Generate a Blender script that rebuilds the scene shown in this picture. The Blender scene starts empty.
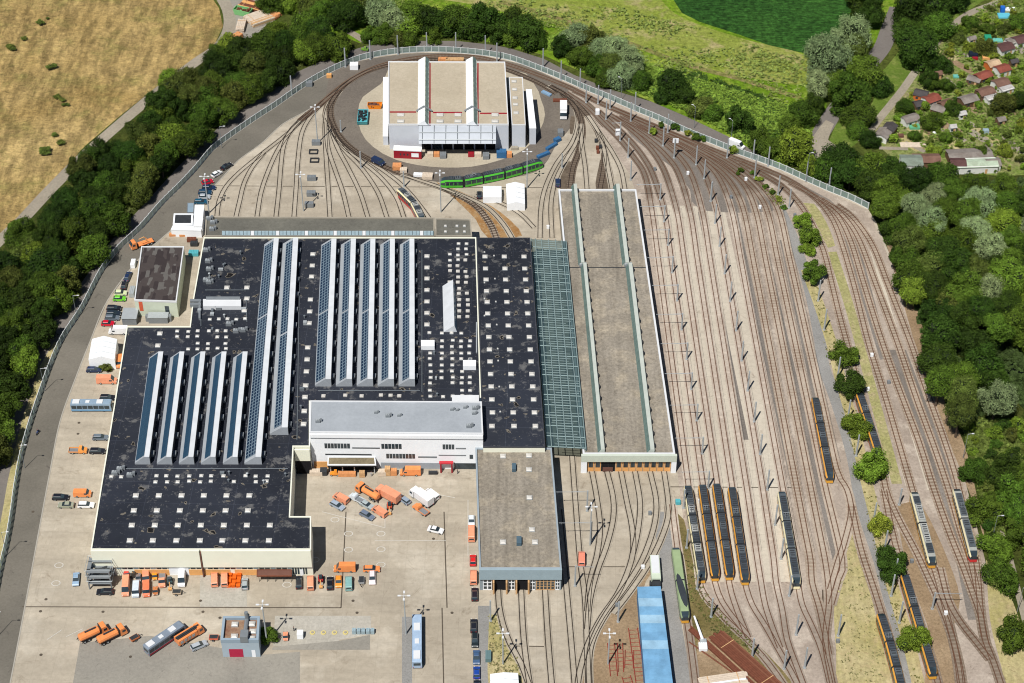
import bpy, bmesh, math, random
from mathutils import Vector, Matrix, noise

RN = random.Random(11)
F = 1950.0; PT = math.radians(41); H = 395.0
CX, CY = 512.0, 341.5
COL = bpy.context.scene.collection


def P(px, py, z=0.0):
    """world point on the level z that the photograph shows at (px, py)"""
    u = (px - CX) / F; v = (CY - py) / F
    dy = math.cos(PT) + v * math.sin(PT); dz = -math.sin(PT) + v * math.cos(PT)
    t = (z - H) / dz
    return Vector((u * t, dy * t, z))


def proj(p):
    z = p[2] - H
    d = p[1] * math.cos(PT) - z * math.sin(PT); up = p[1] * math.sin(PT) + z * math.cos(PT)
    return CX + F * p[0] / d, CY - F * up / d


def XY(pts, z=0.0):
    return [P(a, b, z).to_2d() for a, b in pts]


def smooth_path(pts, step=3.0):
    """Catmull-Rom through 2-D points, resampled about every `step` metres"""
    pts = [Vector(p) for p in pts]
    if len(pts) < 3:
        n = max(1, int((pts[1] - pts[0]).length / step))
        return [pts[0].lerp(pts[1], i / n) for i in range(n + 1)]
    q = [pts[0] * 2 - pts[1]] + pts + [pts[-1] * 2 - pts[-2]]
    out = []
    for i in range(1, len(q) - 2):
        p0, p1, p2, p3 = q[i - 1:i + 3]
        n = max(1, int((p2 - p1).length / step))
        for k in range(n):
            t = k / n
            out.append(0.5 * ((2 * p1) + (p2 - p0) * t + (2 * p0 - 5 * p1 + 4 * p2 - p3) * t * t
                              + (3 * p1 - p0 - 3 * p2 + p3) * t ** 3))
    out.append(pts[-1])
    return out


def offset_path(pts, d):
    out = []
    for i, p in enumerate(pts):
        a = pts[max(0, i - 1)]; b = pts[min(len(pts) - 1, i + 1)]
        t = (b - a).normalized()
        out.append(p + Vector((-t.y, t.x)) * d)      # left side of the direction of travel
    return out


def area2(p):
    return sum(p[i].x * p[(i + 1) % len(p)].y - p[(i + 1) % len(p)].x * p[i].y for i in range(len(p)))


def ccw(p):
    p = [Vector(q[:2]) for q in p]
    return p if area2(p) > 0 else p[::-1]


def inset(p, d):
    n = len(p); out = []
    for i in range(n):
        a = p[i - 1]; b = p[i]; c = p[(i + 1) % n]
        e1 = (b - a).normalized(); e2 = (c - b).normalized()
        n1 = Vector((-e1.y, e1.x)); n2 = Vector((-e2.y, e2.x))
        m = n1 + n2; k = max(0.3, 1 + n1.dot(n2))
        out.append(b + m * (d / k))
    return out


# ------------------------------------------------------------------ mesh builder
class MB:
    def __init__(s): s.v = []; s.f = []; s.m = []; s.uv = {}

    def face(s, pts, m=0, uv=None):
        i = len(s.v); s.v += [Vector(p) if len(p) == 3 else Vector((p[0], p[1], 0)) for p in pts]
        if uv: s.uv[len(s.f)] = uv
        s.f.append(list(range(i, i + len(pts)))); s.m.append(m); return s

    def prism(s, pts, z0, z1, m=0, mtop=None, top=True, bottom=False):
        pts = ccw(pts); n = len(pts); i = len(s.v)
        s.v += [Vector((p.x, p.y, z0)) for p in pts] + [Vector((p.x, p.y, z1)) for p in pts]
        for k in range(n):
            k2 = (k + 1) % n
            s.f.append([i + k, i + k2, i + n + k2, i + n + k]); s.m.append(m)
        if top: s.f.append([i + n + k for k in range(n)]); s.m.append(m if mtop is None else mtop)
        if bottom: s.f.append([i + k for k in range(n)][::-1]); s.m.append(m)
        return s

    def box(s, c, d, ang=0.0, m=0, mtop=None):
        """c = centre of the base, d = size"""
        ca, sa = math.cos(ang), math.sin(ang); x, y = d[0] / 2, d[1] / 2
        pts = [Vector((c[0] + a * ca - b * sa, c[1] + a * sa + b * ca)) for a, b in ((-x, -y), (x, -y), (x, y), (-x, y))]
        return s.prism(pts, c[2], c[2] + d[2], m, mtop, True, True)

    def tube(s, p0, p1, r0, r1=None, n=6, m=0, cap=True):
        p0 = Vector(p0); p1 = Vector(p1); r1 = r0 if r1 is None else r1
        ax = (p1 - p0).normalized(); t = Vector((1, 0, 0)) if abs(ax.x) < .8 else Vector((0, 1, 0))
        a = ax.cross(t).normalized(); b = ax.cross(a); i = len(s.v)
        for p, r in ((p0, r0), (p1, r1)):
            for k in range(n):
                w = 2 * math.pi * k / n; s.v.append(p + (a * math.cos(w) + b * math.sin(w)) * r)
        for k in range(n):
            k2 = (k + 1) % n; s.f.append([i + k, i + n + k, i + n + k2, i + k2]); s.m.append(m)
        if cap:
            s.f.append([i + k for k in range(n)]); s.m.append(m)
            s.f.append([i + n + k for k in range(n)][::-1]); s.m.append(m)
        return s

    def loft(s, rings, m=0, cap=True, closed=True):
        i = len(s.v); n = len(rings[0])
        for r in rings: s.v += [Vector(p) for p in r]
        for j in range(len(rings) - 1):
            for k in range(n if closed else n - 1):
                k2 = (k + 1) % n; a = i + j * n
                s.f.append([a + k, a + k2, a + n + k2, a + n + k]); s.m.append(m)
        if cap:
            s.f.append([i + k for k in range(n)][::-1]); s.m.append(m)
            a = i + (len(rings) - 1) * n; s.f.append([a + k for k in range(n)]); s.m.append(m)
        return s

    def band(s, left, right, z, m=0, uw=1.0):
        L = 0.0
        for k in range(len(left) - 1):
            d = ((left[k + 1] + right[k + 1]) / 2 - (left[k] + right[k]) / 2).length
            s.face([(*right[k], z), (*right[k + 1], z), (*left[k + 1], z), (*left[k], z)], m,
                   [(uw, L), (uw, L + d), (-uw, L + d), (-uw, L)])
            L += d
        return s

    def mesh(s, name, mats, org=(0, 0, 0), fix=False, smooth=False):
        me = bpy.data.meshes.new(name); o = Vector(org)
        me.from_pydata([v - o for v in s.v], [], s.f)
        for m in (mats if isinstance(mats, (list, tuple)) else [mats]): me.materials.append(m)
        me.polygons.foreach_set('material_index', s.m)
        if s.uv:
            uvl = me.uv_layers.new(name='UVMap')
            for fi, uvs in s.uv.items():
                for li, uv in zip(me.polygons[fi].loop_indices, uvs): uvl.data[li].uv = uv
        if fix:
            bm = bmesh.new(); bm.from_mesh(me); bmesh.ops.recalc_face_normals(bm, faces=bm.faces); bm.to_mesh(me); bm.free()
        if smooth: me.polygons.foreach_set('use_smooth', [True] * len(me.polygons))
        me.update(); return me

    def build(s, name, mats, parent=None, fix=False, smooth=False):
        org = parent.location if parent is not None else (0, 0, 0)
        o = bpy.data.objects.new(name, s.mesh(name, mats, org, fix, smooth)); COL.objects.link(o)
        if parent is not None: o.parent = parent
        return o


def link(name, me, parent=None, loc=(0, 0, 0), rz=0.0):
    o = bpy.data.objects.new(name, me); COL.objects.link(o); o.location = loc; o.rotation_euler.z = rz
    if parent is not None: o.parent = parent
    return o


def tag(o, label, cat=None, group=None, kind=None):
    if label: o['label'] = label
    if cat: o['category'] = cat
    if group: o['group'] = group
    if kind: o['kind'] = kind
    return o


def thing(name, label, cat, loc=(0, 0, 0), rz=0.0, group=None):
    return tag(link(name, None, None, loc, rz), label, cat, group)


def at_base(pts):
    """base point of a building from its footprint"""
    p = sum((Vector(q[:2]) for q in pts), Vector((0, 0))) / len(pts)
    return (p.x, p.y, 0)


# ------------------------------------------------------------------ materials
def S(r, g, b, k=0.74):
    def lin(c):
        c /= 255.0
        return c / 12.92 if c <= .04045 else ((c + .055) / 1.055) ** 2.4
    return (lin(r) * k, lin(g) * k, lin(b) * k, 1)


MATS = {}


class NT:
    def __init__(s, name, rough=.85, metal=0.0, spec=.3):
        s.m = bpy.data.materials.new(name); s.m.use_nodes = True; s.t = s.m.node_tree; MATS[name] = s.m
        s.b = s.t.nodes['Principled BSDF']
        s.b.inputs['Roughness'].default_value = rough; s.b.inputs['Metallic'].default_value = metal
        s.b.inputs['Specular IOR Level'].default_value = spec

    def n(s, typ, **kw):
        x = s.t.nodes.new(typ)
        for k, v in kw.items():
            if k.startswith('i_'):
                key = k[2:]; key = int(key) if key.isdigit() else key
                x.inputs[key].default_value = v
            else: setattr(x, k, v)
        return x

    def l(s, a, b): s.t.links.new(a, b)

    def pos(s):
        if not hasattr(s, '_p'): s._p = s.n('ShaderNodeNewGeometry').outputs['Position']
        return s._p

    def noise(s, scale, detail=4, rough=.6, vec=None, dist=0.0):
        x = s.n('ShaderNodeTexNoise', i_Scale=scale, i_Detail=detail, i_Roughness=rough, i_Distortion=dist)
        s.l(vec or s.pos(), x.inputs['Vector']); return x.outputs['Fac']

    def ramp(s, fac, stops, interp='LINEAR'):
        x = s.n('ShaderNodeValToRGB'); x.color_ramp.interpolation = interp
        e = x.color_ramp.elements
        while len(e) < len(stops): e.new(.5)
        for el, (p, c) in zip(e, stops):
            el.position = p; el.color = c if isinstance(c, (tuple, list)) else (c, c, c, 1)
        s.l(fac, x.inputs['Fac']); return x.outputs['Color']

    def mix(s, fac, a, b, mode='MIX'):
        x = s.n('ShaderNodeMix', data_type='RGBA', blend_type=mode)
        for v, i in ((fac, 0), (a, 6), (b, 7)):
            if hasattr(v, 'is_linked'): s.l(v, x.inputs[i])
            else: x.inputs[i].default_value = v
        return x.outputs[2]

    def math(s, op, a, b=0.0):
        x = s.n('ShaderNodeMath', operation=op)
        for v, i in ((a, 0), (b, 1)):
            if hasattr(v, 'is_linked'): s.l(v, x.inputs[i])
            else: x.inputs[i].default_value = v
        return x.outputs[0]

    def mapping(s, scale, rot=(0, 0, 0), vec=None):
        x = s.n('ShaderNodeMapping'); x.inputs['Scale'].default_value = scale; x.inputs['Rotation'].default_value = rot
        s.l(vec or s.pos(), x.inputs['Vector']); return x.outputs[0]

    def bump(s, h, strength=.4, dist=.2):
        x = s.n('ShaderNodeBump', i_Strength=strength, i_Distance=dist); s.l(h, x.inputs['Height'])
        s.l(x.outputs[0], s.b.inputs['Normal'])

    def col(s, c):
        if hasattr(c, 'is_linked'): s.l(c, s.b.inputs['Base Color'])
        else: s.b.inputs['Base Color'].default_value = c
        return s.m


def plain(name, c, var=.12, scale=.6, rough=.7, metal=0.0, spec=.3):
    if name in MATS: return MATS[name]
    t = NT(name, rough, metal, spec)
    f = t.ramp(t.noise(scale, 5), [(.3, 1 - var), (.7, 1 + var)])
    return t.col(t.mix(1.0, c, f, 'MULTIPLY'))


def ground_mat(name, c1, c2, big=.02, fine=.8, amt=.5, c3=None, bump=0.0, streak=None, seam=None, dark=None):
    t = NT(name, .95, spec=.1)
    c = t.ramp(t.noise(big, 6, .65, dist=.5), [(.35, c1), (.65, c2)])
    if c3: c = t.mix(t.ramp(t.noise(big * 4.3, 5, .7), [(.5, 0.0), (.66, 1.0)]), c, c3)
    if dark: c = t.mix(t.ramp(t.noise(big * 9, 4, .75, dist=1.5), [(.58, 0.0), (.75, .8)]), c, dark)
    c = t.mix(1.0, c, t.ramp(t.noise(fine, 4, .75), [(.36, 1 - amt), (.64, 1 + amt)]), 'MULTIPLY')
    if streak:
        v = t.mapping(streak[0], streak[1])
        c = t.mix(streak[2], c, t.ramp(t.noise(1.0, 4, .6, vec=v), [(.4, .55), (.6, 1.25)]), 'MULTIPLY')
    if seam:
        b = t.n('ShaderNodeTexBrick', offset=0.0, i_Scale=1.0)
        b.inputs['Mortar Size'].default_value = seam[1]; b.inputs['Brick Width'].default_value = seam[0]
        b.inputs['Row Height'].default_value = seam[0]; b.inputs['Color1'].default_value = (1, 1, 1, 1)
        b.inputs['Color2'].default_value = (.95, .95, .95, 1); b.inputs['Mortar'].default_value = (seam[2],) * 3 + (1,)
        t.l(t.mapping((1, 1, 1), (0, 0, math.radians(2))), b.inputs['Vector'])
        c = t.mix(1.0, c, b.outputs['Color'], 'MULTIPLY')
    if bump: t.bump(t.noise(fine * 1.0, 5, .7), 1.0, bump)
    return t.col(c)


M_concrete = ground_mat('yard concrete', S(205, 193, 173), S(186, 174, 155), .012, .7, .07, c3=S(214, 203, 184), seam=(5.2, .07, .89), dark=S(152, 138, 119), streak=((.03, .16, 1), (0, 0, .6), .22))
M_yardlight = ground_mat('light slab concrete', S(224, 213, 194), S(208, 196, 177), .02, .7, .07, seam=(5.0, .08, .85), dark=S(170, 154, 136))
M_slab = ground_mat('pale slab', S(206, 200, 188), S(190, 184, 170), .05, 1.2, .10, seam=(3, .06, .9))
M_apron = ground_mat('apron paving', S(205, 194, 172), S(190, 178, 156), .03, 1.2, .08, seam=(4, .06, .9))
M_asphalt = ground_mat('road asphalt', S(136, 130, 119), S(122, 117, 107), .03, 1.5, .08, streak=((.05, .05, 1), (0, 0, .35), .2), dark=S(104, 98, 92))
M_outer = ground_mat('outer road asphalt', S(140, 133, 126), S(122, 116, 112), .04, 1.5, .08, dark=S(110, 104, 96))
M_darkasph = ground_mat('dark asphalt patch', S(156, 151, 141), S(174, 168, 156), .05, 1.2, .08, dark=S(126, 120, 112))
M_ringasph = ground_mat('ring asphalt', S(134, 125, 114), S(116, 108, 100), .05, 1.2, .12, dark=S(92, 84, 76))
M_ballast = ground_mat('pinkish ballast', S(192, 177, 162), S(168, 153, 139), .03, 1.2, .13, c3=S(206, 192, 176), dark=S(140, 124, 110))
M_greyballast = ground_mat('grey ballast', S(150, 142, 134), S(128, 120, 112), .05, 2.2, .18, dark=S(112, 102, 92))
M_greypath = ground_mat('grey gravel path', S(166, 164, 160), S(150, 148, 144), .06, 2.2, .14, dark=S(136, 132, 124))
M_gravel = ground_mat('gravel path', S(178, 168, 150), S(158, 148, 132), .06, 1.2, .12, dark=S(136, 122, 100))
M_strawgrass = ground_mat('dry verge grass', S(206, 192, 146), S(178, 168, 110), .06, 1.1, .16, c3=S(196, 178, 134), bump=.1, dark=S(120, 92, 62), streak=((.9, .12, 1), (0, 0, .25), .25))
M_greengrass = ground_mat('thin green grass', S(184, 176, 126), S(158, 158, 98), .05, 1.1, .25, c3=S(192, 176, 138), bump=.12, dark=S(140, 118, 88))
M_soil = ground_mat('sandy soil', S(176, 152, 122), S(150, 126, 98), .06, 1.4, .2, bump=.1, dark=S(116, 100, 66))
M_oliveverge = ground_mat('olive verge', S(146, 130, 90), S(114, 104, 62), .06, 1.3, .25, bump=.1, dark=S(96, 84, 50))
M_rust = ground_mat('rust stained slab', S(178, 142, 98), S(164, 120, 74), .12, 1.0, .12, c3=S(190, 164, 126))
M_meadow = ground_mat('dry meadow grass', S(204, 176, 118), S(174, 146, 90), .015, .45, .26, c3=S(164, 150, 90), bump=1.3, dark=S(116, 100, 62), streak=((.30, .07, 1), (0, 0, -.6), .75))
M_field = ground_mat('rough green field', S(132, 162, 44), S(100, 136, 30), .02, .5, .32, c3=S(162, 176, 76), bump=1.0, dark=S(66, 96, 24))
M_ftrack = ground_mat('worn field track', S(150, 142, 88), S(122, 130, 62), .1, .5, .3, c3=S(170, 150, 112), bump=.8)
M_rough = ground_mat('yellowing rough grass', S(160, 166, 84), S(140, 158, 58), .03, .55, .28, c3=S(186, 174, 122), bump=.9, dark=S(104, 120, 44))
M_crop = ground_mat('maize crop', S(64, 108, 44), S(48, 88, 36), .03, .5, .5, bump=1.2, streak=((.25, 1.1, 1), (0, 0, .5), .8))
M_lawn = ground_mat('lawn', S(112, 134, 54), S(90, 114, 44), .05, 1.0, .2, bump=.1, c3=S(140, 148, 80))
M_garden = ground_mat('garden plots', S(128, 146, 72), S(164, 154, 112), .09, .8, .35, c3=S(104, 134, 50), bump=.5, dark=S(70, 86, 36))
M_forest = ground_mat('woodland floor', S(58, 70, 28), S(82, 88, 38), .05, .7, .4, bump=.4, dark=S(34, 40, 16))
M_ground = ground_mat('scrub ground', S(92, 100, 44), S(70, 84, 34), .01, .5, .4, bump=.5)
M_oily = ground_mat('oily concrete', S(128, 114, 98), S(96, 84, 72), .15, 1.0, .15)
M_darkgap = plain('near black sheet', (.004, .006, .006, 1), .2, .3, .2)
M_kerb = plain('kerb stone', S(186, 180, 168), .08)
M_line = plain('painted line', S(226, 222, 212), .08)
M_drain = plain('drain channel', S(98, 88, 76), .2)


def bed_mat(name, mid, side, kind):
    """track bed seen from above; UV x = metres from the centre line, y = metres along it"""
    t = NT(name, .95, spec=.1)
    uv = t.n('ShaderNodeUVMap').outputs[0]; sep = t.n('ShaderNodeSeparateXYZ'); t.l(uv, sep.inputs[0])
    ax = t.math('ABSOLUTE', sep.outputs['X'])
    n = t.ramp(t.noise(1.3, 4, .7), [(.25, .8), (.75, 1.2)])
    base = t.mix(t.ramp(t.noise(.06, 4, .7), [(.4, 0.0), (.6, 1.0)]), mid, side)
    if kind == 'sleeper':
        w = t.math('FRACT', t.math('MULTIPLY', sep.outputs['Y'], 1 / 1.3))
        bar = t.math('MULTIPLY', t.math('LESS_THAN', w, .42), t.math('LESS_THAN', ax, 1.25))
        base = t.mix(t.math('MULTIPLY', bar, .65), base, S(198, 184, 166))
    if kind == 'pads':
        w = t.math('FRACT', t.math('MULTIPLY', sep.outputs['Y'], 1 / 9.0))
        bar = t.math('MULTIPLY', t.math('LESS_THAN', w, .10), t.math('LESS_THAN', ax, .6))
        base = t.mix(t.math('MULTIPLY', bar, .6), base, S(222, 206, 190))
    d = t.math('ABSOLUTE', t.math('SUBTRACT', ax, .72))
    stain = t.ramp(d, [(.05, 1.0), (.32, 0.0)])
    amt = {'slab': .45, 'pads': .36, 'sleeper': .5}[kind]
    c = t.mix(t.math('MULTIPLY', stain, amt), base, S(120, 88, 68) if kind != 'slab' else S(98, 86, 72))
    if kind != 'slab':      # oily switch areas at both ends of the yard
        sp = t.n('ShaderNodeSeparateXYZ'); t.l(t.pos(), sp.inputs[0])
        y0, y1, y2, y3 = P(700, 625).y, P(700, 585).y, P(700, 222).y, P(700, 186).y
        yy = t.math('ADD', sp.outputs['Y'], t.math('MULTIPLY', t.math('SUBTRACT', t.noise(.12, 3), .5), 30.0))
        mr = t.n('ShaderNodeMapRange', i_1=y2, i_2=y3); t.l(yy, mr.inputs[0]); mq = t.n('ShaderNodeMapRange', i_1=y1, i_2=y0); t.l(yy, mq.inputs[0])
        f_ = t.math('ADD', t.math('MULTIPLY', mr.outputs[0], .8), t.math('MULTIPLY', mq.outputs[0], .5))
        c = t.mix(t.math('MULTIPLY', f_, 1.0), c, S(102, 88, 75))
    return t.col(t.mix(1.0, c, n, 'MULTIPLY'))


M_bedslab = bed_mat('track slab', S(196, 185, 167), S(182, 171, 153), 'slab')
M_bedlight = bed_mat('track pads', S(212, 198, 182), S(196, 180, 164), 'pads')
M_bedpink = bed_mat('worn track bed', S(200, 184, 166), S(170, 152, 134), 'sleeper')
M_beddark = bed_mat('oily track bed', S(128, 112, 98), S(100, 86, 74), 'sleeper')
M_bedbrown = bed_mat('brown worn bed', S(180, 161, 142), S(148, 130, 112), 'sleeper')
M_beddirt = bed_mat('rusty track slab', S(176, 140, 96), S(164, 134, 96), 'slab')
M_railrust = plain('rusty rail', S(108, 76, 58), .2, .5, .6)
M_raildark = plain('dark grooved rail', S(56, 48, 42), .2, .5, .5)

M_cream = plain('cream panel', (.80, .80, .66, 1), .03, .3, .6)
M_white = plain('white panel', (.84, .86, .88, 1), .03, .3, .55)
M_cap = plain('ridge cap sheet', (.60, .62, .64, 1), .08, .35, .6)
M_ridge = plain('grey-green ridge sheet', S(208, 214, 204), .08, .5, .6)
M_whiteroof = plain('white sheet roof', (.66, .67, .68, 1), .04, .3, .6)
M_greysteel = plain('grey steel', S(150, 156, 160), .08, .8, .5, .2)
M_lightsteel = plain('galvanised steel', S(196, 202, 204), .06, .8, .5, .2)
M_darksteel = plain('dark steel', (.035, .038, .042, 1), .2, .8, .55)
M_orange = plain('orange door', S(226, 168, 104, .95), .1, .6, .6)
M_red = plain('red panel', (.30, .015, .025, 1), .08, .5, .5)
M_brown = plain('brown sheet', S(122, 84, 72), .15, .4, .8)
M_wood = plain('fresh timber', S(222, 178, 128), .22, 1.4, .8)
M_paletimber = plain('pale timber', S(232, 214, 192), .14, 1.4, .8)
M_rustysteel = plain('rusty steel', S(126, 74, 54), .2, 1.5, .8)
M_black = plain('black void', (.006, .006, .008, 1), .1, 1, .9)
M_glass = plain('dark window glass', (.03, .045, .055, 1), .5, .35, .12, 0, .6)
M_lightglass = plain('pale roof glass', S(170, 192, 200), .14, .7, .35, 0, .5)
M_concretewall = plain('concrete wall', S(176, 168, 152), .12, .3, .85)
M_bark = plain('bark', (.09, .065, .045, 1), .25, 1.5, .95)
M_tyre = plain('tyre rubber', (.012, .012, .013, 1), .1, 3, .85)
M_bluesheet = None


def roof_mat(name, c1, c2, fine=2.0, amt=.14, dark=None, big=.08):
    return ground_mat(name, c1, c2, big, fine, amt, dark=dark)


M_gravelroof = ground_mat('gravel roof', S(170, 161, 147), S(148, 139, 125), .03, 1.1, .2, c3=S(184, 172, 152), dark=S(120, 110, 97), streak=((.5, .035, 1), (0, 0, .03), .3))
M_beigeroof = roof_mat('beige gravel roof', S(208, 195, 172), S(194, 181, 158), 1.3, .08, S(182, 166, 144))
M_greyroof = roof_mat('grey felt roof', S(128, 126, 116), S(112, 110, 102), 1.2, .1, S(88, 86, 80))
M_sheetroof = roof_mat('grey sheet roof', S(184, 190, 196), S(172, 178, 184), 1.0, .05)


def black_roof():
    t = NT('black felt roof', .6, spec=.35)
    base = t.ramp(t.noise(.03, 5), [(.35, S(38, 41, 49)), (.7, S(58, 62, 72))])
    n1 = t.noise(.2, 6, .72, dist=.2)
    base = t.mix(t.ramp(n1, [(.56, 0.0), (.61, .5), (.70, .85)]), base, S(132, 130, 126))
    n2 = t.noise(.3, 2, .5, dist=.2)
    base = t.mix(t.ramp(n2, [(.66, 0.0), (.68, .7), (.70, .75), (.71, 0.0)]), base, S(150, 140, 122))
    base = t.mix(t.ramp(n2, [(.70, 0.0), (.71, 1.0)]), base, S(22, 19, 18))
    b = t.n('ShaderNodeTexBrick', offset=0.0, i_Scale=1.0)
    b.inputs['Mortar Size'].default_value = .05; b.inputs['Brick Width'].default_value = 12.3
    b.inputs['Row Height'].default_value = 8.1
    b.inputs['Color1'].default_value = (1, 1, 1, 1); b.inputs['Color2'].default_value = (.88, .9, .95, 1)
    b.inputs['Mortar'].default_value = (1.9, 1.9, 1.9, 1)
    t.l(t.mapping((1, 1, 1), (0, 0, math.radians(1.5))), b.inputs['Vector'])
    base = t.mix(1.0, base, b.outputs['Color'], 'MULTIPLY')
    sp = t.ramp(t.noise(.9, 3, .8), [(.60, 0.0), (.68, .5)])
    return t.col(t.mix(sp, base, S(120, 120, 122)))


M_blackroof = black_roof()


def patch_roof():
    t = NT('patched dark roof', .8, spec=.2)
    v = t.mapping((1.5, .5, 1))
    vo = t.n('ShaderNodeTexVoronoi', distance='CHEBYCHEV', i_Scale=.55); t.l(v, vo.inputs['Vector'])
    sp = t.n('ShaderNodeSeparateColor'); t.l(vo.outputs['Color'], sp.inputs[0])
    c = t.ramp(sp.outputs[0], [(0, S(82, 74, 72)), (.45, S(66, 58, 58)), (.80, S(112, 108, 104)), (1, S(104, 98, 96))], 'CONSTANT')
    w = t.n('ShaderNodeTexWave', bands_direction='X', i_Scale=.9, i_Distortion=.6); t.l(t.pos(), w.inputs['Vector'])
    return t.col(t.mix(.5, c, t.ramp(w.outputs['Fac'], [(0, .7), (1, 1.2)]), 'MULTIPLY'))


M_patchroof = patch_roof()


def panel_mat(name, c, sx, sy, gap, line):
    t = NT(name, .3, spec=.4)
    uv = t.n('ShaderNodeUVMap').outputs[0]
    b = t.n('ShaderNodeTexBrick', offset=0.0, i_Scale=1.0)
    b.inputs['Mortar Size'].default_value = gap; b.inputs['Brick Width'].default_value = sx
    b.inputs['Row Height'].default_value = sy
    b.inputs['Color1'].default_value = c; b.inputs['Color2'].default_value = (c[0] * .85, c[1] * .9, c[2] * .95, 1)
    b.inputs['Mortar'].default_value = line
    t.l(uv, b.inputs['Vector']); return t.col(b.outputs['Color'])


M_solar = panel_mat('solar panel smooth', S(52, 82, 106), 1.6, 1.1, .03, S(62, 98, 124))
M_solargrid = panel_mat('solar panel grid', S(34, 54, 80), 1.05, 1.35, .17, S(122, 142, 156))


def tinted_sheet(name, c, trans, rough=.4):
    t = NT(name, rough); t.col(c)
    mixn = t.n('ShaderNodeMixShader', i_0=trans); tr = t.n('ShaderNodeBsdfTransparent')
    tr.inputs[0].default_value = (.75, .9, .88, 1)
    out = t.t.nodes['Material Output']
    t.l(t.b.outputs[0], mixn.inputs[1]); t.l(tr.outputs[0], mixn.inputs[2]); t.l(mixn.outputs[0], out.inputs[0])
    return t.m


M_fence = tinted_sheet('mint screen panel', S(168, 190, 184), .4)
M_canopyglass = tinted_sheet('green roof glass', S(76, 98, 104), .35, .2)


def paint_mat():
    t = NT('vehicle paint', .35, spec=.5)
    oi = t.n('ShaderNodeObjectInfo'); return t.col(t.mix(1.0, oi.outputs['Color'], t.ramp(t.noise(.9, 3), [(.3, .9), (.7, 1.08)]), 'MULTIPLY'))


M_paint = paint_mat()


def leaf_mat():
    t = NT('leaves', .75, spec=.15)
    oi = t.n('ShaderNodeObjectInfo')
    n1 = t.ramp(t.noise(.55, 3, .6), [(.3, .6), (.5, 1.0), (.7, 1.55)])
    n2 = t.ramp(t.noise(2.3, 3, .7), [(.34, .45), (.66, 1.6)])
    c = t.mix(1.0, oi.outputs['Color'], n1, 'MULTIPLY'); c = t.mix(1.0, c, n2, 'MULTIPLY')
    hs = t.n('ShaderNodeHueSaturation'); t.l(c, hs.inputs['Color'])
    mr = t.n('ShaderNodeMapRange'); t.l(oi.outputs['Random'], mr.inputs[0])
    mr.inputs[3].default_value = .482; mr.inputs[4].default_value = .512
    t.l(mr.outputs[0], hs.inputs['Hue'])
    t.col(hs.outputs[0])
    tr = t.n('ShaderNodeBsdfTranslucent'); t.l(hs.outputs[0], tr.inputs[0])
    mx = t.n('ShaderNodeMixShader', i_0=.22); out = t.t.nodes['Material Output']
    t.l(t.b.outputs[0], mx.inputs[1]); t.l(tr.outputs[0], mx.inputs[2]); t.l(mx.outputs[0], out.inputs[0])
    return t.m


M_leaf = leaf_mat()
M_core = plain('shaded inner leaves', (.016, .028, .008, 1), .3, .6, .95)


# ------------------------------------------------------------------ the setting: ground, roads, paths
def sheet(name, pts, z, mat, smooth=False, kind='structure'):
    w = XY(pts)
    if smooth:
        w = smooth_path(w + [w[0]], 4.0)[:-1]
    w = ccw(w); bm = bmesh.new()
    vs = [bm.verts.new((p.x, p.y, z)) for p in w]
    f = bm.faces.new(vs); f.normal_update(); bmesh.ops.triangulate(bm, faces=[f])
    me = bpy.data.meshes.new(name); bm.to_mesh(me); bm.free(); me.materials.append(mat)
    o = bpy.data.objects.new(name, me); COL.objects.link(o); o['kind'] = kind
    return o


def strip(name, pts, width, z, mat, step=3.0):
    p = smooth_path(XY(pts), step)
    m = MB(); m.band(offset_path(p, width / 2), offset_path(p, -width / 2), z, 0, width / 2)
    o = m.build(name, mat); o['kind'] = 'structure'; return o


g = MB(); g.face([(-3000, -1500, 0), (3000, -1500, 0), (3000, 5000, 0), (-3000, 5000, 0)])
g.build('ground', M_ground)['kind'] = 'structure'

FENCE = [(-12, 640), (0, 574), (7, 544), (12, 515), (15, 492), (21, 459), (30, 427), (40, 397), (50, 369), (62, 342), (82, 311),
         (100, 276), (117, 253), (140, 231), (160, 208), (180, 188), (195, 172), (212, 152), (230, 138), (256, 120),
         (276, 107), (293, 95), (313, 82), (336, 70), (356, 62), (371, 58), (396, 54), (431, 52), (468, 54), (493, 57),
         (512, 61), (537, 70), (562, 80), (587, 91), (612, 101), (637, 112), (659, 121), (687, 134), (712, 144),
         (737, 154), (768, 165), (788, 173), (805, 181), (830, 192), (850, 200), (868, 209)]
ROAD_R = [(9, 690), (24, 612), (41, 520), (50, 472), (60, 422), (75, 380), (90, 342), (108, 300), (140, 258), (160, 240),
          (185, 218), (205, 196), (222, 178), (239, 160), (261, 144), (283, 124), (305, 112), (320, 103)]

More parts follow.
